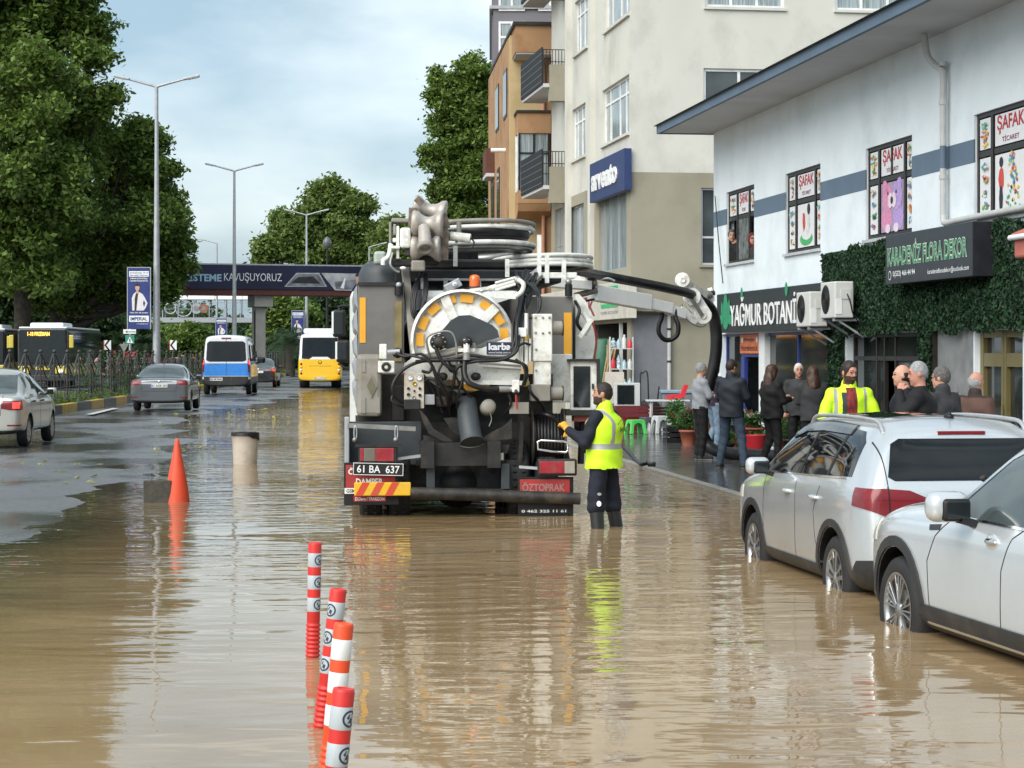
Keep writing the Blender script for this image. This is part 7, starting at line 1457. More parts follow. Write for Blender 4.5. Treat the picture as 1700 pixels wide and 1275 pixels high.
# ---- wrought iron median fence
Fn = thing('iron_fence', 'dark wrought iron median fence with wavy scrollwork panels', 'fence')
m_iron = mat('wrought iron', (.05, .05, .047), .45, metal=.3, var=.3, dirt=(.09, .07, .05), dscale=8)
fx = lambda y: float(kerb_x(y))-.38; y = 46.0; FH = 1.62; n = 0
while y < 165:
    y1 = y+2.2; a, b = Vector((fx(y), y, .28)), Vector((fx(y1), y1, .28)); d = b-a
    mb = MB(); mb.tube([a-Vector((0, 0, .1)), a+Vector((0, 0, FH-.08))], .03, m_iron, 6); mb.box(a.x-.05, a.x+.05, a.y-.05, a.y+.05, .2, .5, m_iron, .01); mb.ball(a+Vector((0, 0, FH-.02)), .06, m_iron, 6); mb.obj('post', Fn)
    if n < 48:
        mb = MB(); K = 14
        for base_, amp in ((FH-.30, .24), (FH-.62, .22)):
            mb.tube([a+d*(i/K)+Vector((0, 0, base_+amp*math.cos(2*math.pi*i/K)*.9)) for i in range(K+1)], .024, m_iron, 6)
        for i in (3, 7, 11): mb.tube([a+d*(i/K)+Vector((0, 0, .12)), a+d*(i/K)+Vector((0, 0, FH-.30+.24*math.cos(2*math.pi*i/K)*.9))], .012, m_iron, 5)
        mb.tube([a+Vector((0, 0, .12)), b+Vector((0, 0, .12))], .018, m_iron, 5); mb.tube([a+Vector((0, 0, .5)), b+Vector((0, 0, .5))], .012, m_iron, 5); mb.obj('scroll_panel', Fn)
    n += 1; y = y1
# rose bushes on the median
m_lf = mat('bush leaves', (.04, .085, .025), .6, var=.6, leaf=True); m_fl = mat('pink petals', (.55, .09, .13), .6, var=.5, leaf=True); m_fl2 = mat('pale petals', (.6, .35, .33), .6, var=.4, leaf=True)
rng = np.random.default_rng(21)
for k in range(22):
    y = 75+k*3.2+rng.uniform(-.5, .5); x = fx(y)-rng.uniform(.35, 1.1); h = rng.uniform(1.0, 1.6)
    adj = ['tall', 'low', 'leaning', 'dense', 'sparse'][k % 5]
    t = thing('rose_bush', 'rose bush with pink blossom growing behind the median fence', 'shrub', (x, y, .26), 0, 'rose bushes on the median')
    C = np.stack([rng.normal(0, .28, 70), rng.normal(0, .35, 70), rng.uniform(.15, h, 70)], 1); V, Q = leaf_cloud(rng, C, 9, .1, .055); np_mesh('foliage', V, Q, [m_lf], parent=t)
    C = np.stack([rng.normal(0, .3, 9), rng.normal(0, .35, 9), rng.uniform(h*.45, h+.1, 9)], 1); V, Q = leaf_cloud(rng, C, 10, .03, .06, up=0); np_mesh('blossom', V, Q, [m_fl if k % 3 else m_fl2], parent=t)
    mb = MB(); 
    for q in range(4): mb.tube([(0, 0, -.1), (rng.normal(0, .1), rng.normal(0, .1), h*.5), (rng.normal(0, .2), rng.normal(0, .2), h*.9)], [.018, .014, .006], M_dark, 5)
    mb.obj('stem', t)

# ================================================================ SHOP GOODS ON THE PAVEMENT
def stool(label, px, py, Y, h, w_, m, grp='plastic stools and tables by the shop'):
    p = W(px, py, Y); t = thing('plastic_stool', label, 'stool', (p.x, Y, .03), R(20), grp); hw = w_/2
    mb = MB(); mb.box(-hw*.82, hw*.82, -hw*.82, hw*.82, h-.035, h, m, .012); mb.obj('seat', t)
    for sx in (-1, 1):
        for sy in (-1, 1):
            mb = MB(); mb.bar((sx*hw*.95, sy*hw*.95, 0), (sx*hw*.7, sy*hw*.7, h-.03), .07, .07, m, up=(0, 1, 0), bev=.008); mb.obj('leg', t)
    for (ux, uy) in ((1, 0), (0, 1)):
        for s_ in (-1, 1):
            mb = MB(); P = [(-hw*.9, h*.5), (-hw*.9, h-.03), (hw*.9, h-.03), (hw*.9, h*.5), (hw*.55, h*.55), (hw*.4, h*.72), (0, h*.8), (-hw*.4, h*.72), (-hw*.55, h*.55)]
            o = Vector((0, s_*hw*.84, 0)) if ux else Vector((s_*hw*.84, 0, 0)); mb.prism(P, o, (ux, uy, 0), (0, 0, 1), (Vector((0, .012*s_, 0)) if ux else Vector((.012*s_, 0, 0))), m); mb.obj('apron', t)
m_grn = mat('bright green plastic', (.08, .50, .10), .4, var=.05); m_dgp = mat('dark grey plastic', (.07, .075, .085), .45, var=.1); m_wpl = mat('white plastic', (.48, .50, .50), .4, var=.05); m_brp = mat('brown plastic', (.14, .07, .05), .5, var=.15); m_rdp = mat('red plastic', (.55, .03, .04), .4, var=.05)
stool('bright green plastic stool on the wet pavement', 1055, 719, 47, .32, .36, m_grn); stool('dark grey plastic stool with a white top', 1077, 720, 47.5, .36, .36, m_dgp); stool('white plastic stool right of the dark grey one', 1097, 721, 47.2, .40, .34, m_wpl); stool('white plastic stool behind the potted plants', 1118, 719, 48.5, .36, .38, m_wpl)
p = W(1116, 640, 49.5); stool('brown stool stack beside the drainpipe', 1118, 670, 50, .55+.3, .36, m_brp); stool('brown stool turned against the khaki wall', 1170, 680, 47.5, .9, .4, m_brp)
t = thing('plastic_table', 'low white plastic table holding a red chair', 'table', (W(1108, 700, 49).x, 49, .03)); mb = MB(); mb.box(-.5, .5, -.3, .3, .68, .72, m_wpl, .01); mb.obj('tabletop', t)
for sx in (-1, 1):
    for sy in (-1, 1): mb = MB(); mb.bar((sx*.42, sy*.24, 0), (sx*.38, sy*.22, .68), .05, .05, m_wpl); mb.obj('leg', t)
t = thing('plastic_chair', 'small red plastic chair lying on the white table', 'chair', (W(1128, 690, 49).x, 49, .75)); mb = MB(); mb.prism([(-.3, 0), (.1, .04), (.2, .34), (.12, .36), (.02, .14), (-.3, .1)], (0, -.15, 0), (1, 0, 0), (0, 0, 1), (0, .3, 0), m_rdp); mb.obj('shell', t); mb = MB(); mb.bar((-.28, -.1, 0), (-.36, -.1, -.02), .04, .04, m_rdp); mb.obj('leg', t)
t = thing('storage_box', 'grey lidded storage box behind the plastic table', 'box', (W(1140, 680, 50).x, 50, .03)); mb = MB(); mb.box(-.6, .6, -.3, .3, .0, .85, mat('grey tote', (.16, .17, .19), .5), .03); mb.obj('tub', t); mb = MB(); mb.box(-.63, .63, -.33, .33, .85, .93, mat('blue grey lid', (.2, .27, .35), .5), .02); mb.obj('lid', t)
t = thing('hand_truck', 'dark folding hand truck leaning on the grey wall panel', 'trolley', (W(1075, 690, 50.5).x, 50.8, .03)); mb = MB(); mb.curve([(-.15, 0, .3), (-.15, .05, 1.25), (-.1, .05, 1.32), (.02, .05, 1.3), (.05, .04, .4)], .02, M_dark, 6); mb.tube([(.22, 0, .3), (.3, .05, 1.0)], .02, M_dark, 6); mb.obj('handle', t); mb = MB(); mb.ball((.05, -.1, .45), .3, M_black, 10, (1, .4, .8)); mb.obj('bag', t)
def crate(label, px, Y, z, w_, d, h, m): 
    t = thing('crate', label, 'crate', (W(px, 600, Y).x, Y, z), R(8), 'crates and boxes by the shop'); mb = MB(); mb.box(-w_/2, w_/2, -d/2, d/2, 0, .02, m); mb.obj('base', t)
    for (x0, x1, y0, y1) in ((-w_/2, w_/2, -d/2, -d/2+.02), (-w_/2, w_/2, d/2-.02, d/2), (-w_/2, -w_/2+.02, -d/2+.02, d/2-.02), (w_/2-.02, w_/2, -d/2+.02, d/2-.02)):
        mb = MB()
        for q in range(3): mb.box(x0, x1, y0, y1, .02+h*q/3, .02+h*(q+.75)/3, m)
        mb.obj('side', t)
crate('dark red crate left of the hand truck', 1050, 49.2, .35, .9, .5, .25, mat('maroon plastic', (.12, .02, .025), .5)); crate('brown low crate right of the hand truck', 1092, 49.6, .35, .7, .5, .22, m_brp); crate('black crate holding pots near the suction hose', 1128, 42.6, .03, .6, .4, .3, M_black)
# goods in the dark shop doorway
t = thing('green_barrel', 'dark green plastic barrel in the household shop doorway', 'barrel', (W(1000, 600, 53.6).x, 53.6, .05)); mb = MB(); mg = mat('dark green plastic', (.02, .10, .06), .45, var=.15); mb.lathe([(.25, 0), (.3, .1), (.33, .9), (.34, .92), (.34, .98), (.30, 1.0), (.001, 1.0)], (0, 0, 0), (0, 0, 1), mg, 20); mb.obj('barrel_body', t); mb = MB(); mb.lathe([(.28, 1.05), (.32, 1.15), (.34, 2.1), (.28, 2.15), (.001, 2.15)], (0, 0, 0), (0, 0, 1), mg, 20); mb.obj('upper_barrel', t)
t = thing('broom_bundle', 'bundle of straw brooms standing in the shop doorway', 'brooms', (W(1014, 600, 53).x-.15, 52.8, .9)); mb = MB(); ms = mat('straw', (.34, .24, .13), .8, var=.3)
for q in range(14): mb.tube([(rr2.uniform(-.1, .1), rr2.uniform(-.1, .1), 0), (rr2.uniform(-.02, .3), rr2.uniform(-.1, .1), rr2.uniform(.9, 1.3))], .025, ms, 5)
mb.obj('brooms', t); mb = MB(); mb.box(-.25, .25, -.2, .2, -.85, 0, mg, .02); mb.obj('bin', t)
t = thing('goods_rack', 'white rack of bottles and patterned goods at the shop entrance', 'rack', (W(1032, 600, 51.6).x, 51.7, .03)); mb = MB()
for x in (-.28, .28): mb.tube([(x, -.15, 0), (x, -.15, 2.2)], .015, m_wpl, 6); mb.tube([(x, .15, 0), (x, .15, 2.2)], .015, m_wpl, 6)
for z in (.3, .9, 1.4, 1.9): mb.box(-.28, .28, -.15, .15, z, z+.02, m_wpl)
mb.obj('frame', t)
gm = [mat('bottle clear blue', (.3, .42, .48), .15), m_wpl, m_rdp, mat('patterned goods', (.3, .4, .42), .4, var=.9, scale=20), M_black]
for zi, z in enumerate((.32, .92, 1.42, 1.92)):
    for q in range(4): mb = MB(); h = .2+.18*rr2.random(); x = -.2+q*.135; mb.lathe([(.055, 0), (.058, h*.7), (.025, h*.85), (.025, h), (.001, h)], (x, -.02, z), (0, 0, 1), gm[(q+zi) % 4], 10); mb.obj('goods', t)
t = thing('cardboard_box', 'pale box standing left of the goods rack', 'box', (W(1018, 600, 50.5).x, 50.3, .03)); mb = MB(); mb.box(-.2, .24, -.2, .2, .6, 1.35, mat('pale card', (.46, .43, .38), .8, var=.1), .006); mb.obj('carton', t); mb = MB(); mb.box(-.22, .26, -.2, .22, 0, .6, m_dgp, .02); mb.obj('stand', t)
t = thing('small_cabinet', 'small white cabinet with a dark glass door behind the worker', 'cabinet', (W(1040, 600, 50).x, 49.8, .03)); mb = MB(); mb.box(-.3, .3, -.2, .2, .55, 1.1, m_wpl, .01); mb.obj('case', t); mb = MB(); mb.box(-.24, .16, -.215, -.2, .6, 1.05, M_glass); mb.obj('door', t); mb = MB(); mb.box(-.28, .28, -.18, .18, 0, .55, M_redsign, .01); mb.obj('plinth', t)
# potted plants
m_pot = mat('terracotta pot', (.30, .09, .05), .7, var=.15); m_pbk = mat('black pot', (.02, .02, .02), .5); m_fr = mat('red flowers', (.55, .03, .05), .5, var=.4, leaf=True); m_fw = mat('white flowers', (.7, .66, .62), .5, var=.2, leaf=True); m_fp = mat('pink flowers', (.6, .12, .28), .5, var=.4, leaf=True); m_lf2 = mat('pot plant leaves', (.05, .13, .03), .55, var=.6, leaf=True)
def plant(label, px, Y, z, r, h, pot, fl, n=60, sz=.035):
    t = thing('potted_plant', label, 'plant', (W(px, 600, Y).x, Y, z), 0, 'potted plants for sale'); ph = min(.3, h*.4)
    mb = MB(); mb.lathe([(r*.55, 0), (r*.8, ph-.04), (r*.88, ph-.04), (r*.88, ph), (r*.75, ph), (.001, ph-.03)], (0, 0, 0), (0, 0, 1), pot, 16); mb.obj('pot', t)
    d = rng.normal(0, 1, (n, 3)); d /= np.linalg.norm(d, axis=1)[:, None]; C = d*np.array([r*1.15, r*1.15, (h-ph)*.5])*rng.uniform(.3, 1, (n, 1))+np.array([0, 0, ph+(h-ph)*.5]); V, Q = leaf_cloud(rng, C, 9, .04, sz); np_mesh('leaves', V, Q, [m_lf2], parent=t)
    if fl:
        C = C[(C[:, 2] > ph+(h-ph)*.45)][:max(4, n//6)]+np.array([0, 0, .04]); V, Q = leaf_cloud(rng, C, 8, .018, sz*.8); np_mesh('flowers', V, Q, [fl], parent=t)
    mb = MB()
    for q in range(5): mb.tube([(0, 0, ph-.05), (rng.normal(0, r*.3), rng.normal(0, r*.3), ph+(h-ph)*.6)], [.01, .005], m_lf2, 5)
    mb.obj('stem', t)
plant('terracotta pot with a bushy green plant on the pavement edge', 1143, 41.6, .03, .22, .72, m_pot, m_fp, 110); plant('reddish leafy plant in a black crate', 1127, 42.6, .05, .2, .62, m_pbk, m_fr, 80); plant('tall green plant left of the terracotta pot', 1122, 43.6, .05, .22, .85, m_pbk, None, 90); plant('small plant with red flowers behind the terracotta pot', 1135, 44, .05, .2, .7, m_pot, m_fr, 80)
for k, (px, Y, z, h, fl, lb) in enumerate(((1190, 41, .03, .45, m_fr, 'low red flowering plant behind the man in navy'), (1215, 40.6, .03, .6, m_fw, 'white flowering plant by the blue door'), (1228, 39.6, .35, .4, m_fr, 'red flowering plant raised on a stand left of the door'), (1236, 39, .35, .42, m_fw, 'white flowering plant raised beside the blue door frame'), (1246, 38.6, .03, .5, m_fp, 'pink flowering plant at the foot of the blue door'), (1252, 38.4, .3, .45, m_fw, 'pale bouquet plant inside the doorway'), (1262, 38, .03, .4, None, 'green plant in front of the white post'), (1302, 37.4, .03, .7, None, 'round green bush right of the woman in black'), (1318, 37, .03, .75, None, 'green bush in front of the dark shop glass'), (1334, 36.6, .03, .6, None, 'green bush nearest to the ivy pillar'), (1240, 37.3, .03, .35, m_fr, 'red flowers on the pavement behind the hose'), (1256, 36.9, .03, .32, m_fr, 'low tray plant with red flowers nearest the hose'), (1205, 38.6, .03, .4, None, 'low green plant left of the hose'))): plant(lb, px, Y, z, .2+.02*(k % 3), h, (m_pbk, m_pot)[k % 2], fl, 60)
t = thing('bucket', 'red bucket among the potted plants', 'bucket', (W(1253, 600, 36.3).x, 36.3, .03)); mb = MB(); mb.lathe([(.14, 0), (.19, .38), (.2, .4), (.17, .4), (.13, .05), (.001, .05)], (0, 0, 0), (0, 0, 1), m_rdp, 18); mb.obj('pail', t); mb = MB(); mb.curve([(-.19, 0, .38), (0, -.15, .3), (.19, 0, .38)], .006, M_dark, 5); mb.obj('handle', t)
# stop tap hose lying on the pavement, kerb rope
mb = MB(); mb.curve([G(1036, 742, .05), G(1046, 752, .05), G(1058, 766, .05), G(1066, 771, .06), G(1074, 768, .05), G(1080, 771, .05), G(1086, 769, .05), G(1078, 773, .05)], .03, m_hose, 7, 6); o = mb.obj('hose'); tag(o, 'short black hose end curled on the wet pavement behind the worker', 'hose')
# ================================================================ TREES
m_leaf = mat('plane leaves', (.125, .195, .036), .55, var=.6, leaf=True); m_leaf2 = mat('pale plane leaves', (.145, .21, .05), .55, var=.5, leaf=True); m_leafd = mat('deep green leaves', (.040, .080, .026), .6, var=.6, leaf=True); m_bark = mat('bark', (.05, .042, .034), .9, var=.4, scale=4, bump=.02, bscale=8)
def tree(name, label, base, Y, blobs, nclump, size, m, seed, nper=22, spread=.42, group='trees along the street', r0=.35):
    """blobs given as (px, py, radius_px, depth offset) around distance Y"""
    rng = np.random.default_rng(seed); bx, by = base; t = thing(name, label, 'tree', (bx, by, 0), 0, group); B = []
    for px, py, r, dy in blobs: p = W(px, py, Y+dy); rr_ = r*(Y+dy)/F; B.append((p.x-bx, p.y-by, p.z, rr_, rr_*1.15, rr_*.9))
    B2 = [(b[0], b[1], b[2], b[3]*.62, b[4]*.62, b[5]*.62) for b in B]
    for b in B:
        for _ in range(11):
            d = rng.normal(0, 1, 3); d /= np.linalg.norm(d); k = rng.uniform(.18, .36); e = rng.uniform(.66, 1.02); B2.append((b[0]+d[0]*b[3]*e, b[1]+d[1]*b[4]*e, b[2]+d[2]*b[5]*e, b[3]*k, b[4]*k, b[5]*k*.8))
    crown('crown', B2, rng, int(nclump*1.5), nper, spread*.66, size*.62, m, t, inner=.12)
    mb = MB(); tips = [(b[0], b[1], b[2]) for b in B]; limbs(mb, (0, 0, 0), tips, r0, m_bark, rng); mb.obj('trunk', t)
    return t
tree('plane_tree', 'huge dark green plane tree filling the upper left corner', (W(36, 500, 118).x, 118), 118,
     [(40, 60, 70, 0), (110, 40, 62, 2), (150, 90, 40, 0), (165, 40, 30, 1), (60, 150, 85, -4), (130, 170, 60, 0), (175, 160, 24, 0), (-30, 120, 90, 0), (20, 250, 90, -6), (110, 260, 75, 2), (150, 225, 40, 3), (60, 340, 90, -4), (-40, 300, 90, 0), (-40, 420, 80, 0), (30, 420, 75, -3), (110, 380, 70, 3), (80, 445, 55, 0), (-60, 20, 90, 0), (30, -40, 80, 0), (120, -30, 60, 0)], 3300, .30, m_leaf, 1, 24, .5, r0=.55)
tree('plane_tree', 'dark green plane tree behind the first street lamp', (W(95, 500, 124).x, 124), 124,
     [(215, 240, 42, 0), (245, 225, 28, 0), (190, 260, 40, 3), (250, 290, 42, 0), (200, 330, 62, 4), (275, 330, 26, 0), (250, 370, 55, -2), (285, 395, 30, 0), (290, 436, 24, 0), (180, 410, 62, 3), (240, 440, 55, 0), (285, 350, 22, 0), (150, 350, 60, 6), (160, 460, 45, 3), (290, 462, 14, 0), (210, 490, 30, 0), (312, 415, 10, 0), (120, 455, 50, 0), (60, 470, 45, 0), (170, 440, 45, 0), (215, 440, 40, 0), (255, 470, 34, 0), (278, 478, 20, 0), (130, 495, 30, 0)], 2900, .30, m_leaf, 2, 24, .45, r0=.5)
tree('plane_tree', 'dark tree behind the city bus', (W(120, 500, 150).x, 150), 150, [(60, 500, 50, 0), (110, 490, 50, 0), (160, 510, 42, 0), (20, 500, 50, 0), (130, 545, 40, 0), (60, 560, 35, 0), (-30, 500, 60, 0), (170, 470, 40, 4), (180, 555, 30, 0)], 1100, .3, m_leafd, 3)
tree('plane_tree', 'tall plane tree against the violet grey building', (W(790, 500, 128).x, 128), 128,
     [(790, 130, 38, 0), (765, 155, 34, 0), (740, 150, 26, 0), (720, 158, 18, 0), (800, 190, 45, 0), (760, 200, 42, 0), (735, 210, 22, 0), (790, 250, 48, 0), (735, 262, 30, 0), (712, 255, 15, 0), (770, 300, 45, 0), (745, 320, 32, 0), (800, 340, 45, 0), (765, 365, 35, 0), (725, 120, 10, 0), (790, 100, 16, 0), (770, 108, 10, 0), (830, 250, 50, 6), (790, 400, 40, 0)], 1500, .26, m_leaf, 4, 22, .36, r0=.4)
tree('plane_tree', 'mid green tree rising above the footbridge', (W(555, 500, 215).x, 215), 215,
     [(545, 310, 24, 0), (575, 325, 24, 0), (530, 340, 28, 0), (560, 360, 38, 0), (600, 345, 22, 0), (590, 385, 36, 0), (510, 370, 30, 0), (480, 390, 30, 0), (465, 365, 16, 0), (455, 410, 26, 0), (500, 415, 36, 0), (550, 415, 40, 0), (600, 420, 34, 0), (625, 385, 20, 0), (640, 410, 26, 0), (435, 428, 14, 0)], 1900, .42, m_leaf2, 5, 18, .6, r0=.5)
tree('plane_tree', 'tree right of the mid green one, behind the truck head', (W(660, 500, 210).x, 210), 210, [(650, 385, 24, 0), (670, 400, 28, 0), (640, 400, 20, 0), (690, 400, 26, 0), (700, 430, 30, 0), (660, 430, 34, 0)], 600, .42, m_leaf2, 6, 18, .6)
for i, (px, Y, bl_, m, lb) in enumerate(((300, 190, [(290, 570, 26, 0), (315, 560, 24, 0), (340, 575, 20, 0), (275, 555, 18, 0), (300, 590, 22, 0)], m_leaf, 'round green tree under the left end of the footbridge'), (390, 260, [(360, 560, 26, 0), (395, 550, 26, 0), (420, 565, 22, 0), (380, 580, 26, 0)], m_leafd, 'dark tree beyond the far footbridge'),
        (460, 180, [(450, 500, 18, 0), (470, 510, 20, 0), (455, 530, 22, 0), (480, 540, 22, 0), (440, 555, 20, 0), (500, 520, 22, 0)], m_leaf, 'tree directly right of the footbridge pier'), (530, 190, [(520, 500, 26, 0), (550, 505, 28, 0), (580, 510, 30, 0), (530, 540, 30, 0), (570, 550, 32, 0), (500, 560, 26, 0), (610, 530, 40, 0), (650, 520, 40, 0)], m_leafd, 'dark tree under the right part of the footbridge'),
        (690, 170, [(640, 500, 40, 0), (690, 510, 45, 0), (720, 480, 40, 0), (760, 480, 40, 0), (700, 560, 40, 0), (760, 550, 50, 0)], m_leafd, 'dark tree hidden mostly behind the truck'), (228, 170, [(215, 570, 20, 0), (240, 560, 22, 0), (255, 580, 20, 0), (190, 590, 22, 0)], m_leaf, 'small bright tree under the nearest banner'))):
    tree('broadleaf_tree', lb, (W(px, 500, Y).x, Y), Y, bl_, 520, .36, m, 30+i, 18, .5, 'trees beyond the footbridge', .25)
def palm(label, px, py, Y, r, th, seed):
    rg = np.random.default_rng(seed); c = W(px, py, Y); t = thing('palm_tree', label, 'palm', (c.x, Y, 0), 0, 'palms on the far verge'); mp = mat('palm fronds', (.045, .085, .035), .5, var=.4, leaf=True)
    mb = MB(); mb.tube([(0, 0, -.2), (0, 0, c.z*.5), (0, 0, c.z)], [.38, .3, .34], m_bark, 9); mb.obj('trunk', t); mb = MB()
    for k in range(54):
        a = rg.uniform(0, 2*math.pi); el = rg.uniform(-.25, 1.35); L_ = r*rg.uniform(.8, 1.1); dr = Vector((math.cos(a)*math.cos(el), math.sin(a)*math.cos(el), math.sin(el))); P = [Vector((0, 0, c.z))+dr*L_*s_+Vector((0, 0, -.55*L_*s_**2.2)) for s_ in (0, .2, .4, .6, .8, 1)]
        sd_ = dr.cross(Vector((0, 0, 1))).normalized()
        for i in range(5):
            for j in range(4):
                q = P[i].lerp(P[i+1], j/4); d = (P[i+1]-P[i]).normalized()
                for s_ in (-1, 1): l = .5*r*.42*(1-.5*i/5); mb.poly([q, q+d*.05, q+d*l*.7+sd_*s_*l+Vector((0, 0, -l*.25))], mp)
    mb.obj('fronds', t)
palm('palm with a wide crown right of the footbridge pier', 482, 566, 155, 2.6, 0, 1); palm('palm left of the nearest banner', 192, 560, 150, 2.6, 0, 2); palm('palm behind the first lamp post', 243, 572, 150, 2.0, 0, 3); palm('small palm beside the yellow midibus', 470, 575, 175, 2.2, 0, 4)
# the green mass that closes the street far away
rng = np.random.default_rng(77); n = 2600; x = rng.uniform(-75, 45, n); C = np.stack([x, 275+rng.uniform(-6, 25, n)+.1*np.abs(x), rng.uniform(0, 1, n)**.7*(6.2+2.2*np.sin(x*.23)+1.2*np.sin(x*.71))], 1); V, Q = leaf_cloud(rng, C, 14, .8, .55)
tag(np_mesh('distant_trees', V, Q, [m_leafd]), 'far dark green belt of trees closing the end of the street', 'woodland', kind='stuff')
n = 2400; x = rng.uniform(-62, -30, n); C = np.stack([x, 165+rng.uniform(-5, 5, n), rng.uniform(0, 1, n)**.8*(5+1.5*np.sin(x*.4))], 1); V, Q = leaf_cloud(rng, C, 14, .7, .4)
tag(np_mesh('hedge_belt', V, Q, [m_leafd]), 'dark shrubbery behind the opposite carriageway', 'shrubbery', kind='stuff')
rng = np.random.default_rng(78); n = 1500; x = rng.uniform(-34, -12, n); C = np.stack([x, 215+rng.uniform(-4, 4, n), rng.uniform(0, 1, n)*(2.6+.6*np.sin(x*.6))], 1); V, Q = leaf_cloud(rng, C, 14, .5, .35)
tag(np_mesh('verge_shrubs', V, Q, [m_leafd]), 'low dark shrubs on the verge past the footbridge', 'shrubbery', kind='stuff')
# ================================================================ PEOPLE
def skin(n, c): return mat('skin '+n, c, .55, var=.10, scale=30)
SK = [skin('tan', (.42, .22, .14)), skin('fair', (.50, .28, .20)), skin('ruddy', (.46, .22, .16))]
m_eye = mat('eye dark', (.02, .015, .012), .3); m_lip = mat('lips', (.30, .10, .08), .5); m_denim = mat('denim', (.035, .055, .085), .85, var=.25, scale=20); m_ltdenim = mat('light denim', (.16, .23, .31), .85, var=.2, scale=20); m_blk = mat('black cloth', (.005, .005, .006), .8, var=.3, scale=12); m_navyc = mat('navy cloth', (.006, .009, .018), .8, var=.3, scale=12)
m_greyk = mat('grey knit', (.26, .28, .31), .9, var=.12, scale=15); m_shoe = mat('dark trainer', (.02, .02, .022), .6); m_sole = mat('white sole', (.6, .6, .6), .6); m_boot = mat('rubber boot', (.018, .020, .020), .35, var=.2); m_hv = mat('hi-vis yellow', (.55, .86, .02), .6, var=.08, scale=6, bump=.003, bscale=12); m_refl = mat('grey reflective tape', (.30, .31, .30), .35, var=.1); m_glove = mat('ochre work glove', (.62, .32, .04), .8, var=.25, scale=18)
m_plaid = mat('dark red plaid', (.16, .02, .02), .85, var=.6, scale=24, stretch=(1, 1, .4)); m_dgrey = mat('dark grey jacket cloth', (.032, .033, .036), .85, var=.2, scale=10); m_brownj = mat('brown jacket cloth', (.085, .045, .034), .85, var=.2, scale=9); m_plum = mat('dark plum cloth', (.03, .015, .03), .85)
HC = {'dark': mat('dark hair', (.018, .012, .009), .6, var=.4, scale=40), 'brown': mat('brown hair', (.05, .025, .015), .5, var=.5, scale=40, stretch=(1, 1, .2)), 'grey': mat('grey hair', (.26, .26, .26), .7, var=.35, scale=50), 'salt': mat('dark grey hair', (.09, .085, .08), .7, var=.4, scale=50), 'white': mat('white hair', (.5, .5, .49), .7, var=.2, scale=50), 'red': mat('maroon headscarf', (.14, .012, .02), .8)}
def rotz(a): c, s_ = math.cos(a), math.sin(a); return np.array([[c, -s_, 0], [s_, c, 0], [0, 0, 1]])
def rotx(a): c, s_ = math.cos(a), math.sin(a); return np.array([[1, 0, 0], [0, c, -s_], [0, s_, c]])
def rotv(a): c, s_ = math.cos(a), math.sin(a); return np.array([[c, 0, s_], [0, 1, 0], [-s_, 0, c]])
def fold(amp, f=30): return lambda X, Y, Z: amp*(np.sin(f*X+1.7*np.sin(f*.6*Z))*np.sin(f*.9*Z+1.3*np.sin(f*.7*Y))+.5*np.sin(f*1.9*Z+f*X))
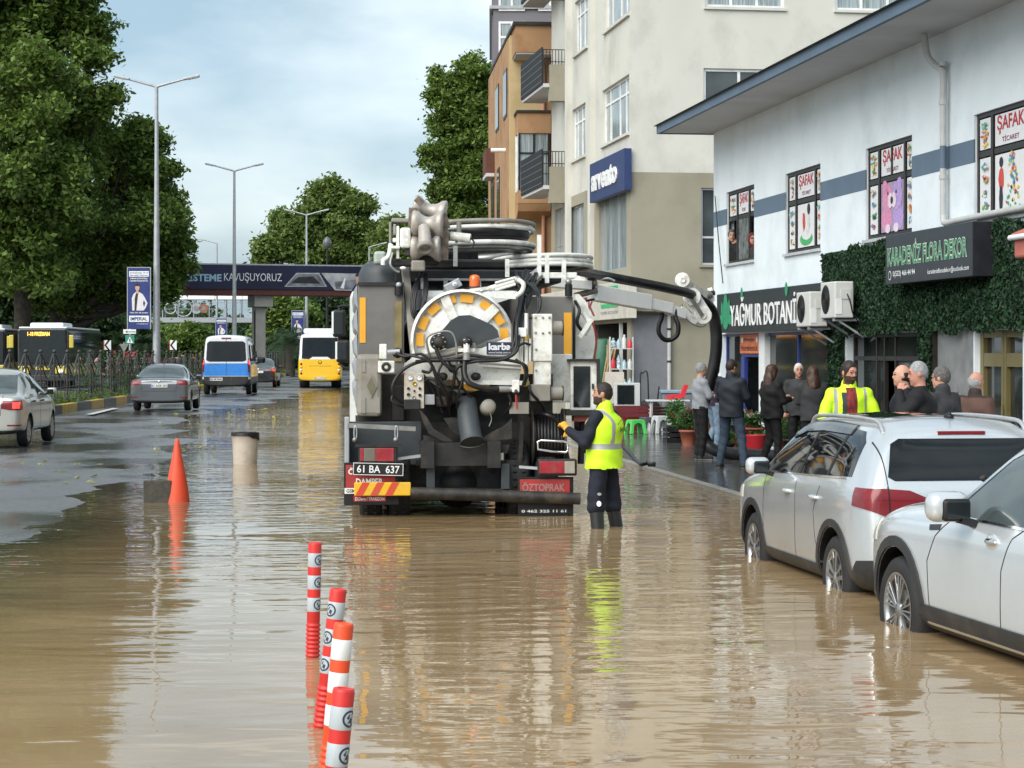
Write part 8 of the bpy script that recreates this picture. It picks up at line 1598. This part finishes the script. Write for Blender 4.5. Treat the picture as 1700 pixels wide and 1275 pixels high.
def person(label, loc, yaw, height=1.7, pose=None, sk=0, hair='dark', hairstyle='short', top='jacket', topm=None, topfn=None, topm2=(), sleeve=None, legm=None, shoe='shoe', head=(0, 0), bulk=1.0, h=.013, grp=None, glasses=False, beard=None, glove=None, vest=False, group=None, full=True, collar=None):
    S = height/1.75; P = dict(ls=(-.185, 0, 1.395), rs=(.185, 0, 1.395), le=(-.24, -.02, 1.14), re=(.24, -.02, 1.14), lw=(-.24, .06, .90), rw=(.24, .06, .90), lh=(-.095, 0, .93), rh=(.095, 0, .93), lk=(-.10, .03, .50), rk=(.10, .03, .50), la=(-.10, -.02, .09), ra=(.10, -.02, .09), lf=(-.13, .15, .035), rf=(.13, .15, .035), chest=(0, 0, 1.28), pel=(0, 0, .96), neck=(0, -.01, 1.46), hd=(0, .02, 1.635), lhd=None, rhd=None)
    P.update(pose or {}); J = {k: (np.array(v)*S if v is not None else None) for k, v in P.items()}
    t = thing('person', label, 'person', loc, yaw, group); HR = rotz(head[0]) @ rotx(head[1]) @ rotv(head[2] if len(head) > 2 else 0); hc = J['hd']; up = lambda v: hc+HR @ (np.array(v)*S)
    b = SDF(); q = b.cap; r = lambda v: v*S
    # trunk, neck, limbs: one continuous skin
    b.ell(J['pel'], np.array([.155, .105, .13])*S, .05); b.ell((J['pel']+J['chest'])/2, np.array([.135, .095, .17])*S, .06); b.ell(J['chest'], np.array([.165, .105, .17])*S, .06)
    q(J['chest']+np.array([0, 0, .12*S]), J['neck'], r(.09), r(.062), .05); q(J['neck'], hc+np.array([0, -.015, -.06])*S, r(.057), r(.054), .03)
    for s_ in 'lr':
        q(J['chest']*[0, 1, 1]+(J[s_+'s']-J['chest'])*[.5, .5, .8], J[s_+'s'], r(.075), r(.062), .04); q(J[s_+'s'], J[s_+'e'], r(.054), r(.041), .02); q(J[s_+'e'], J[s_+'w'], r(.041), r(.028), .02)
        if full: q(J[s_+'h'], J[s_+'k'], r(.088), r(.056), .03); q(J[s_+'k'], J[s_+'a'], r(.056), r(.037), .02); q(J[s_+'a']+np.array([0, -.03, -.03])*S, J[s_+'f'], r(.036), r(.03), .02)
    hands = []
    for s_, sg in (('l', -1), ('r', 1)):
        w_ = J[s_+'w']; d = (J[s_+'hd']-w_) if J[s_+'hd'] is not None else (w_-J[s_+'e']); d = d/np.linalg.norm(d); side_ = np.cross(d, [0, 0, 1.]); side_ = side_/max(np.linalg.norm(side_), 1e-6) if np.linalg.norm(side_) > .2 else np.array([0, 1., 0]); nm = np.cross(side_, d)
        if nm[2] > 0: nm = -nm
        hs = [(w_, w_+d*.075*S, .026, .030)]
        for i, (o, L_) in enumerate(((-.030, .062), (-.010, .072), (.010, .068), (.029, .052))):
            k0 = w_+d*.085*S+side_*o*S; k1 = k0+(d*.6+nm*.5)*L_*.5*S; k2 = k1+(d*.15+nm*.9)*L_*.45*S; hs += [(k0-d*.03*S, k0, .013, .0115), (k0, k1, .0115, .0105), (k1, k2, .0105, .009)]
        th = w_+d*.03*S-side_*.028*S*sg; hs += [(th, th+(d*.5-side_*.7*sg+nm*.2)*.04*S, .014, .0125), (th+(d*.5-side_*.7*sg+nm*.2)*.04*S, th+(d*.9-side_*.6*sg+nm*.5)*.065*S, .012, .010)]
        hands.append(hs)
        for a_, b_, ra_, rb_ in hs: q(a_, b_, r(ra_*1.02), r(rb_*1.02), .004)
    # head
    b.ell(up((0, -.006, .012)), np.array([.077, .094, .108])*S, .02, rot=HR); b.ell(up((0, .026, -.055)), np.array([.056, .062, .062])*S, .03, rot=HR); q(up((0, .086, .005)), up((0, .101, -.024)), r(.008), r(.0105), .012); q(up((-.03, .083, .028)), up((.03, .083, .028)), r(.012), r(.012), .015)
    for sx in (-1, 1): b.ell(up((sx*.077, -.004, -.008)), np.array([.011, .021, .032])*S, .006, rot=HR); b.ell(up((sx*.030, .094, .010)), np.array([.013, .010, .009])*S, .010, sub=True, rot=HR); b.ell(up((sx*.030, .078, .009)), np.array([.012, .012, .011])*S, .004, rot=HR)
    q(up((-.022, .083, -.053)), up((.022, .083, -.053)), r(.007), r(.007), .008); q(up((-.02, .08, -.066)), up((.02, .08, -.066)), r(.008), r(.008), .008); q(up((0, .07, -.10)), up((0, .05, -.10)), r(.018), r(.02), .02)
    V, Q = b.mesh(h if not full else min(h, .011)); C = V[Q].mean(1); L_ = (C-hc) @ HR/S; idx = np.zeros(len(Q), int)
    for sx in (-1, 1): idx[(np.abs(L_[:, 0]-sx*.030) < .013) & (np.abs(L_[:, 2]-.010) < .0065) & (L_[:, 1] > .06)] = 1
    idx[(np.abs(L_[:, 0]) < .024) & (np.abs(L_[:, 2]+.059) < .007) & (L_[:, 1] > .07)] = 2
    for sx in (-1, 1): idx[(np.abs(L_[:, 0]-sx*.032) < .018) & (np.abs(L_[:, 2]-.033) < .005) & (L_[:, 1] > .07)] = 1
    if beard: idx[(L_[:, 2] < -.030-.25*np.clip(.05-L_[:, 1], 0, .1)) & (L_[:, 1] > -.005) & (L_[:, 2] > -.125) & (np.abs(L_[:, 0]) < .09) & (idx == 0)] = 3; idx[(np.abs(L_[:, 0]) < .03) & (np.abs(L_[:, 2]+.043) < .006) & (L_[:, 1] > .06)] = 3
    np_mesh('body', V, Q, [SK[sk], m_eye, m_lip, mat('dark beard', (.045, .028, .02), .8, var=.4, scale=40)], idx, True, t)
    # hair
    if hairstyle != 'none':
        g = SDF()
        if hairstyle == 'bald': g.ell(up((0, -.014, .0)), np.array([.083, .098, .100])*S, .01, rot=HR); g.ell(up((0, .01, .085)), np.array([.1, .13, .075])*S, .01, sub=True, rot=HR); g.ell(up((0, .10, .0)), np.array([.11, .11, .14])*S, .01, sub=True, rot=HR)
        else:
            k = .004 if hairstyle == 'crop' else .007
            g.ell(up((0, -.012, .018)), np.array([.077+k, .094+k, .108+k])*S, .01, rot=HR)
            if hairstyle == 'long':
                g.cap(up((0, -.05, .02)), np.array([hc[0], hc[1]-.10*S, hc[2]-.22*S]), r(.085), r(.085), .04); g.cap(np.array([hc[0], hc[1]-.09*S, hc[2]-.12*S]), np.array([hc[0], hc[1]-.13*S, hc[2]-.42*S]), r(.095), r(.07), .03, flat=(1.25, .6, 1)); g.cap(up((.07, -.01, 0)), np.array([hc[0]+.09*S, hc[1]-.06*S, hc[2]-.3*S]), r(.035), r(.03), .03); g.cap(up((-.07, -.01, 0)), np.array([hc[0]-.09*S, hc[1]-.06*S, hc[2]-.3*S]), r(.035), r(.03), .03)
            if hairstyle == 'scarf': g.cap(up((0, -.02, -.05)), J['neck'], r(.085), r(.10), .04)
            g.ell(up((0, .105, -.028)), np.array([.078, .085, .105])*S, .01, sub=True, rot=HR)
            if hairstyle in ('short', 'crop'): g.ell(up((0, .02, -.12)), np.array([.12, .11, .10])*S, .01, sub=True, rot=HR); g.ell(up((0, -.03, -.16)), np.array([.12, .12, .08])*S, .01, sub=True, rot=HR)
        V, Q = g.mesh(.009, fold(.0022, 90)); np_mesh('hair', V, Q, [HC[hair]], None, True, t)
    if glasses:
        mb = MB()
        for sx in (-1, 1): mb.tube([Vector(up((sx*.032+.02*math.cos(a), .100, .010+.015*math.sin(a)))) for a in np.linspace(0, 6.283, 12, endpoint=False)], .0025*S, M_black, 5, closed=True); mb.tube([Vector(up((sx*.054, .097, .014))), Vector(up((sx*.082, .0, .010)))], .0028*S, M_black, 5)
        mb.tube([Vector(up((-.012, .102, .012))), Vector(up((.012, .102, .012)))], .0025*S, M_black, 5); mb.obj('glasses', t)
    # trousers and shoes
    if full:
        g = SDF(); e = .018; g.ell(J['pel'], np.array([.155+e, .105+e, .12])*S, .04)
        for s_ in 'lr':
            a_end = J[s_+'a'] if shoe != 'boot' else J[s_+'a']*.25+J[s_+'k']*.75*1+0
            if shoe == 'boot': a_end = J[s_+'k']+(J[s_+'a']-J[s_+'k'])*.12; g.cap(J[s_+'h'], J[s_+'k']+np.array([0, 0, .05]), r(.102), r(.088), .03); g.cap(J[s_+'k']+np.array([0, 0, .05]), a_end, r(.088), r(.094), .02)
            else: g.cap(J[s_+'h'], J[s_+'k'], r(.105), r(.076), .03); g.cap(J[s_+'k'], J[s_+'a'], r(.074), r(.058), .02)
        V, Q = g.mesh(h, fold(.004, 26)); np_mesh('trousers', V, Q, [legm or m_denim], None, True, t)
        for s_ in 'lr':
            g = SDF()
            if shoe == 'boot': g.cap(J[s_+'k']+(J[s_+'a']-J[s_+'k'])*.25, J[s_+'a'], r(.074), r(.064), .02)
            an, f_ = J[s_+'a'], J[s_+'f']; g.cap(an+np.array([0, -.02, -.03])*S, f_, r(.048), r(.040), .03); g.cap(an+np.array([0, -.03, -.05])*S, f_+np.array([0, 0, -.005]), r(.038), r(.036), .02); V, Q = g.mesh(.011); C = V[Q].mean(1); np_mesh('boot' if shoe == 'boot' else 'shoe', V, Q, [m_boot if shoe == 'boot' else m_shoe, m_sole], ((C[:, 2] < min(an[2], f_[2])-.008*S) & (shoe != 'boot')).astype(int), True, t)
    # top: a garment cut open at its hem
    g = SDF(); e = .028*bulk; hem = {'sweater': .93, 'vest': .86}.get('vest' if vest else top, .84)
    g.cap(np.array([J['pel'][0], J['pel'][1], (hem-.10)*S]), np.array([J['pel'][0]*.5+J['chest'][0]*.5, J['chest'][1]*.5+J['pel'][1]*.5, 1.12*S]), r(.122+e*.8), r(.110+e*.7), .05, flat=(1.40, 1.12, 1)); g.ell(J['chest'], np.array([.172+e, .122+e*1.2, .18])*S, .07); g.cap(J['chest']+np.array([0, 0, .11*S]), J['neck']+np.array([0, 0, -.0]), r(.10), r(.07), .05)
    arms = SDF() if vest else g
    for s_ in 'lr':
        g.cap(J['chest']*[0, 1, 1]+(J[s_+'s']-J['chest'])*[.5, .5, .85], J[s_+'s']*([.80, 1, 1.005] if vest else [1, 1, 1]), r(.080+e*.3), r(.052 if vest else .064+e*.3), .05)
        el = J[s_+'e']; ea = min(e, .040); arms.cap(J[s_+'s'], el, r(.060+ea*.45), r(.048+ea*.45), .02); arms.cap(el, J[s_+'w']+(el-J[s_+'w'])*.06, r(.049+ea*.4), r(.038+ea*.25), .015)
    if collar: g.cap(J['neck']+np.array([0, -.01, -.01])*S, J['neck']+np.array([0, .0, .045])*S, r(.080), r(.082), .02); g.cap(J['neck']+np.array([0, .02, .02])*S, hc+np.array([0, 0, -.02])*S, r(.064), r(.064), .004, sub=True)
    def hemcut(V, Q, fn=None):
        C = V[Q].mean(1)/S; arm = np.zeros(len(Q), bool)
        for s_ in 'lr':
            for a_, b_ in ((s_+'s', s_+'e'), (s_+'e', s_+'w')):
                A, B_ = J[a_]/S, J[b_]/S; d = B_-A; tt_ = np.clip(((C-A)@d)/(d@d), 0, 1); arm |= np.linalg.norm(C-A-tt_[:, None]*d, axis=1) < .095
        keep = (C[:, 2] > hem+.006*np.sin(C[:, 0]*40)) | (arm & (np.abs(C[:, 0]) > .16)); return Q[keep], (fn(C[keep]) if fn else None)
    V, Q = g.mesh(h, fold(.005*(1.6 if top == 'puffer' else 1.1), 20)); Q, idx = hemcut(V, Q, topfn); ms_ = [topm]+list(topm2)
    np_mesh('vest' if vest else top, V, Q, ms_, idx, True, t)
    if vest:
        arms.ell(J['chest'], np.array([.16, .10, .15])*S, .05); V, Q = arms.mesh(h, fold(.005, 24)); np_mesh('sweater', V, Q, [sleeve], None, True, t)
    if glove:
        for hs in hands:
            g = SDF()
            for a_, b_, ra_, rb_ in hs: g.cap(a_, b_, r(ra_*1.28), r(rb_*1.32), .005)
            g.cap(hs[0][0]-(hs[0][1]-hs[0][0])*.8, hs[0][0], r(.040), r(.032), .02); V, Q = g.mesh(.007); np_mesh('glove', V, Q, [glove], None, True, t)
    return t
# worker beside the truck
def vestfn(C):
    i = np.zeros(len(C), int); x, y, z = C.T
    i[(z > 1.06) & (z < 1.115)] = 1; i[(np.abs(np.abs(x)-.115) < .024) & (z > 1.1) & (z < 1.52)] = 1
    return i
pw = person('worker in a yellow reflective vest and rubber boots standing in the flood', (W(1003, 500, 22.3).x, 22.3, -.235), R(62), 1.76, dict(le=(-.25, .10, 1.13), lw=(-.19, .33, 1.26), lhd=(-.16, .42, 1.34), re=(.22, .16, 1.16), rw=(.08, .38, 1.20), rhd=(.04, .46, 1.22), lh=(-.10, 0, .93), rh=(.10, 0, .93), lk=(-.14, .03, .5), rk=(.15, -.02, .5), la=(-.17, -.02, .09), ra=(.19, -.08, .09), lf=(-.19, .15, .035), rf=(.22, .09, .035)),
    sk=0, hair='dark', hairstyle='crop', top='vest', topm=m_hv, topm2=(m_refl,), topfn=vestfn, sleeve=m_navyc, legm=m_navyc, shoe='boot', head=(R(24), R(6)), bulk=2.3, h=.010, beard='dark', glove=m_glove, vest=True, collar=True)
mb = MB()
for k, tx in enumerate(('SMM',)): mb.text(tx, (.12, -.215, 1.24), (-1, 0, 0), (0, 0, 1), .18, .06, mat('faded vest print', (.10, .22, .03), .6), .015)
mb.curve([(.09, -.205, 1.33), (.0, -.208, 1.38), (-.09, -.205, 1.33)], .006, mat('faded vest print', (.10, .22, .03), .6), 5); bp_ = mb.obj('vest_print', pw)
mb = MB(); mb.poly([(-.222, -.05+.025*math.cos(a), .60+.016*math.sin(a)) for a in np.linspace(0, 6.28, 12, endpoint=False)], M_steel); mb.obj('trouser_patch', pw); mb = MB(); mb.poly([(-.232, -.05+.027*math.cos(a), .50+.03*math.sin(a)) for a in np.linspace(0, 6.28, 12, endpoint=False)], m_swh); mb.obj('trouser_patch', pw)
GP = 'people standing in front of the shops'
def at(px, Y, z=.03): return ((px-CX)*Y/F, Y, z)
person('grey haired man in a light grey sweater behind the suction hose', at(1163, 35.6), R(-75), 1.64, dict(le=(-.24, .08, 1.15), lw=(.02, .2, 1.16), re=(.24, .08, 1.16), rw=(-.02, .22, 1.2)), 1, 'grey', 'short', 'sweater', m_greyk, legm=m_blk, head=(R(-5), 0), group=GP)
person('person in a dark plum top and pale jeans hidden behind the man in grey', at(1186, 37.6), R(-60), 1.66, dict(lk=(-.12, .1, .5), la=(-.16, -.1, .09)), 1, 'dark', 'short', 'sweater', m_plum, legm=m_ltdenim, group=GP)
person('man in a navy hooded jacket and blue jeans seen from behind, feet apart', at(1214, 33.0), R(-32), 1.70, dict(lh=(-.1, 0, .93), lk=(-.15, .06, .5), la=(-.20, -.02, .09), lf=(-.24, .14, .035), rk=(.16, .05, .5), ra=(.24, -.03, .09), rf=(.30, .13, .035), re=(.25, .06, 1.15), rw=(.22, .22, .98), le=(-.25, .06, 1.15), lw=(-.12, .2, .97)), 0, 'dark', 'short', 'jacket', mat('navy jacket', (.010, .015, .023), .7, var=.15, scale=8), legm=m_denim, head=(R(-25), R(-6)), bulk=1.5, collar=True, group=GP)
def puff(C): return ((np.sin(C[:, 2]*52) > .93)).astype(int)
person('long haired woman in a black puffer jacket looking at her phone', at(1281, 33.4), R(-62), 1.62, dict(re=(.23, .08, 1.14), rw=(.12, .30, 1.17), le=(-.23, .08, 1.14), lw=(-.08, .32, 1.2), lk=(-.06, .02, .5), rk=(.12, .05, .5), la=(-.12, -.12, .09), ra=(.14, .02, .09)), 1, 'brown', 'long', 'puffer', m_blk, legm=m_blk, bulk=2.2, head=(0, R(-14)), group=GP, topfn=puff, topm2=(mat('puffer seam', (.005, .005, .006), .9),))
person('white haired man facing the street between the two long haired women', at(1326, 34.8), R(172), 1.63, None, 2, 'white', 'short', 'jacket', m_dgrey, legm=m_blk, bulk=1.3, head=(R(10), 0), group=GP)
person('long haired woman in a dark grey jacket with her back turned', at(1349, 32.6), R(8), 1.60, dict(re=(.22, .1, 1.15), rw=(.14, .3, 1.15), le=(-.22, .1, 1.15), lw=(-.12, .3, 1.15)), 1, 'brown', 'long', 'jacket', m_dgrey, legm=m_blk, bulk=1.6, group=GP)
def hvfn(C):
    x, y, z = C.T; i = np.zeros(len(C), int); w_ = .05+.02*(z-1.0); i[(np.abs(x) < w_) & (y > .02) & (z < 1.47)] = 1; i[(np.abs(x) >= w_) & (np.abs(x) < w_+.05) & (y > .02) & (z < 1.42) & (x > 0)] = 2
    i[(np.abs(np.abs(x)-.165) < .018) & (z > 1.02) & (z < 1.46) & (y > 0)] = 3; i[(z > .985) & (z < 1.02) & (np.abs(x) > .2)] = 3; return i
person('bearded man in an open hi-vis jacket over a dark red plaid shirt', at(1409, 22.6), R(186), 1.72, dict(le=(-.30, .04, 1.14), lw=(-.22, .24, 1.06), re=(.30, .04, 1.14), rw=(.20, .24, 1.06), rhd=(.12, .32, 1.05), lhd=(-.16, .33, 1.05)), 2, 'dark', 'short', 'jacket', m_hv, legm=m_blk, bulk=1.35, head=(R(22), R(-10)), beard='dark', h=.010, topfn=hvfn, topm2=(m_plaid, m_dgrey, m_refl), collar=True, group=GP)
person('grey cropped man in a black jacket holding his hand to his mouth', at(1527, 21.2), R(72), 1.72, dict(le=(-.27, .14, 1.20), lw=(-.06, .20, 1.45), lhd=(-.01, .18, 1.54), re=(.25, .05, 1.14), rw=(.15, .22, 1.02)), 2, 'grey', 'crop', 'jacket', m_blk, legm=m_blk, bulk=1.7, head=(R(18), R(-8)), h=.010, group=GP)
person('balding man in profile half hidden by the man in black', at(1500, 22.8), R(80), 1.68, None, 1, 'dark', 'bald', 'jacket', m_navyc, legm=m_blk, head=(R(10), 0), group=GP)
person('dark grey haired man with glasses in a grey jacket, seen from behind', at(1564, 22.0), R(38), 1.665, None, 1, 'salt', 'short', 'jacket', m_dgrey, legm=m_blk, bulk=1.6, head=(R(24), R(-4)), glasses=True, h=.011, collar=True, group=GP)
person('bald man in a brown jacket with a dark collar, rightmost of the group', at(1619, 22.8), R(-48), 1.60, None, 2, 'grey', 'bald', 'jacket', m_brownj, legm=m_blk, bulk=1.5, head=(R(-16), R(-10)), h=.011, collar=True, topfn=lambda C: (C[:, 2] > 1.455).astype(int), topm2=(mat('dark collar', (.03, .018, .016), .8),), group=GP)
# two people at the open upper window
yy_ = .36; xa, xb = wins[0]
def suit(C): x, y, z = C.T; i = np.zeros(len(C), int); i[(np.abs(x) < .05+.05*(z-1.0)) & (y > .05)] = 1; i[(np.abs(x) < .018) & (y > .05)] = 2; return i
hw_ = FW.p(1215, 388, .07); q = FW.world((hw_.x, .07, 2.62))+Vector((.18, 0, 0)); person('man in a dark suit looking out of the open upper window', q, R(172), 1.74, dict(hd=(.18, .02, 1.61), neck=(.10, 0, 1.45), re=(.14, -.02, 1.14), rw=(.12, .02, .92), rs=(.15, 0, 1.38)), 1, 'salt', 'short', 'jacket', m_blk, legm=m_blk, topfn=suit, topm2=(M_cleanw, m_navyc), head=(.1, -.1), bulk=1.1)
hw_ = FW.p(1247, 400, .07); q = FW.world((hw_.x, .07, 2.60))+Vector((.18, 0, 0)); person('woman in a maroon headscarf and glasses leaning out of the upper window', q, R(184), 1.60, dict(hd=(.18, .02, 1.61), neck=(.10, 0, 1.45), re=(.14, -.02, 1.14), rw=(.12, .02, .92), rs=(.15, 0, 1.38)), 1, 'red', 'scarf', 'jacket', mat('crimson coat', (.32, .01, .02), .8), legm=m_blk, glasses=True, head=(.1, -.1), topfn=lambda C: ((C[:, 0] > .02) & (C[:, 1] > 0)).astype(int), topm2=(m_dgrey,))
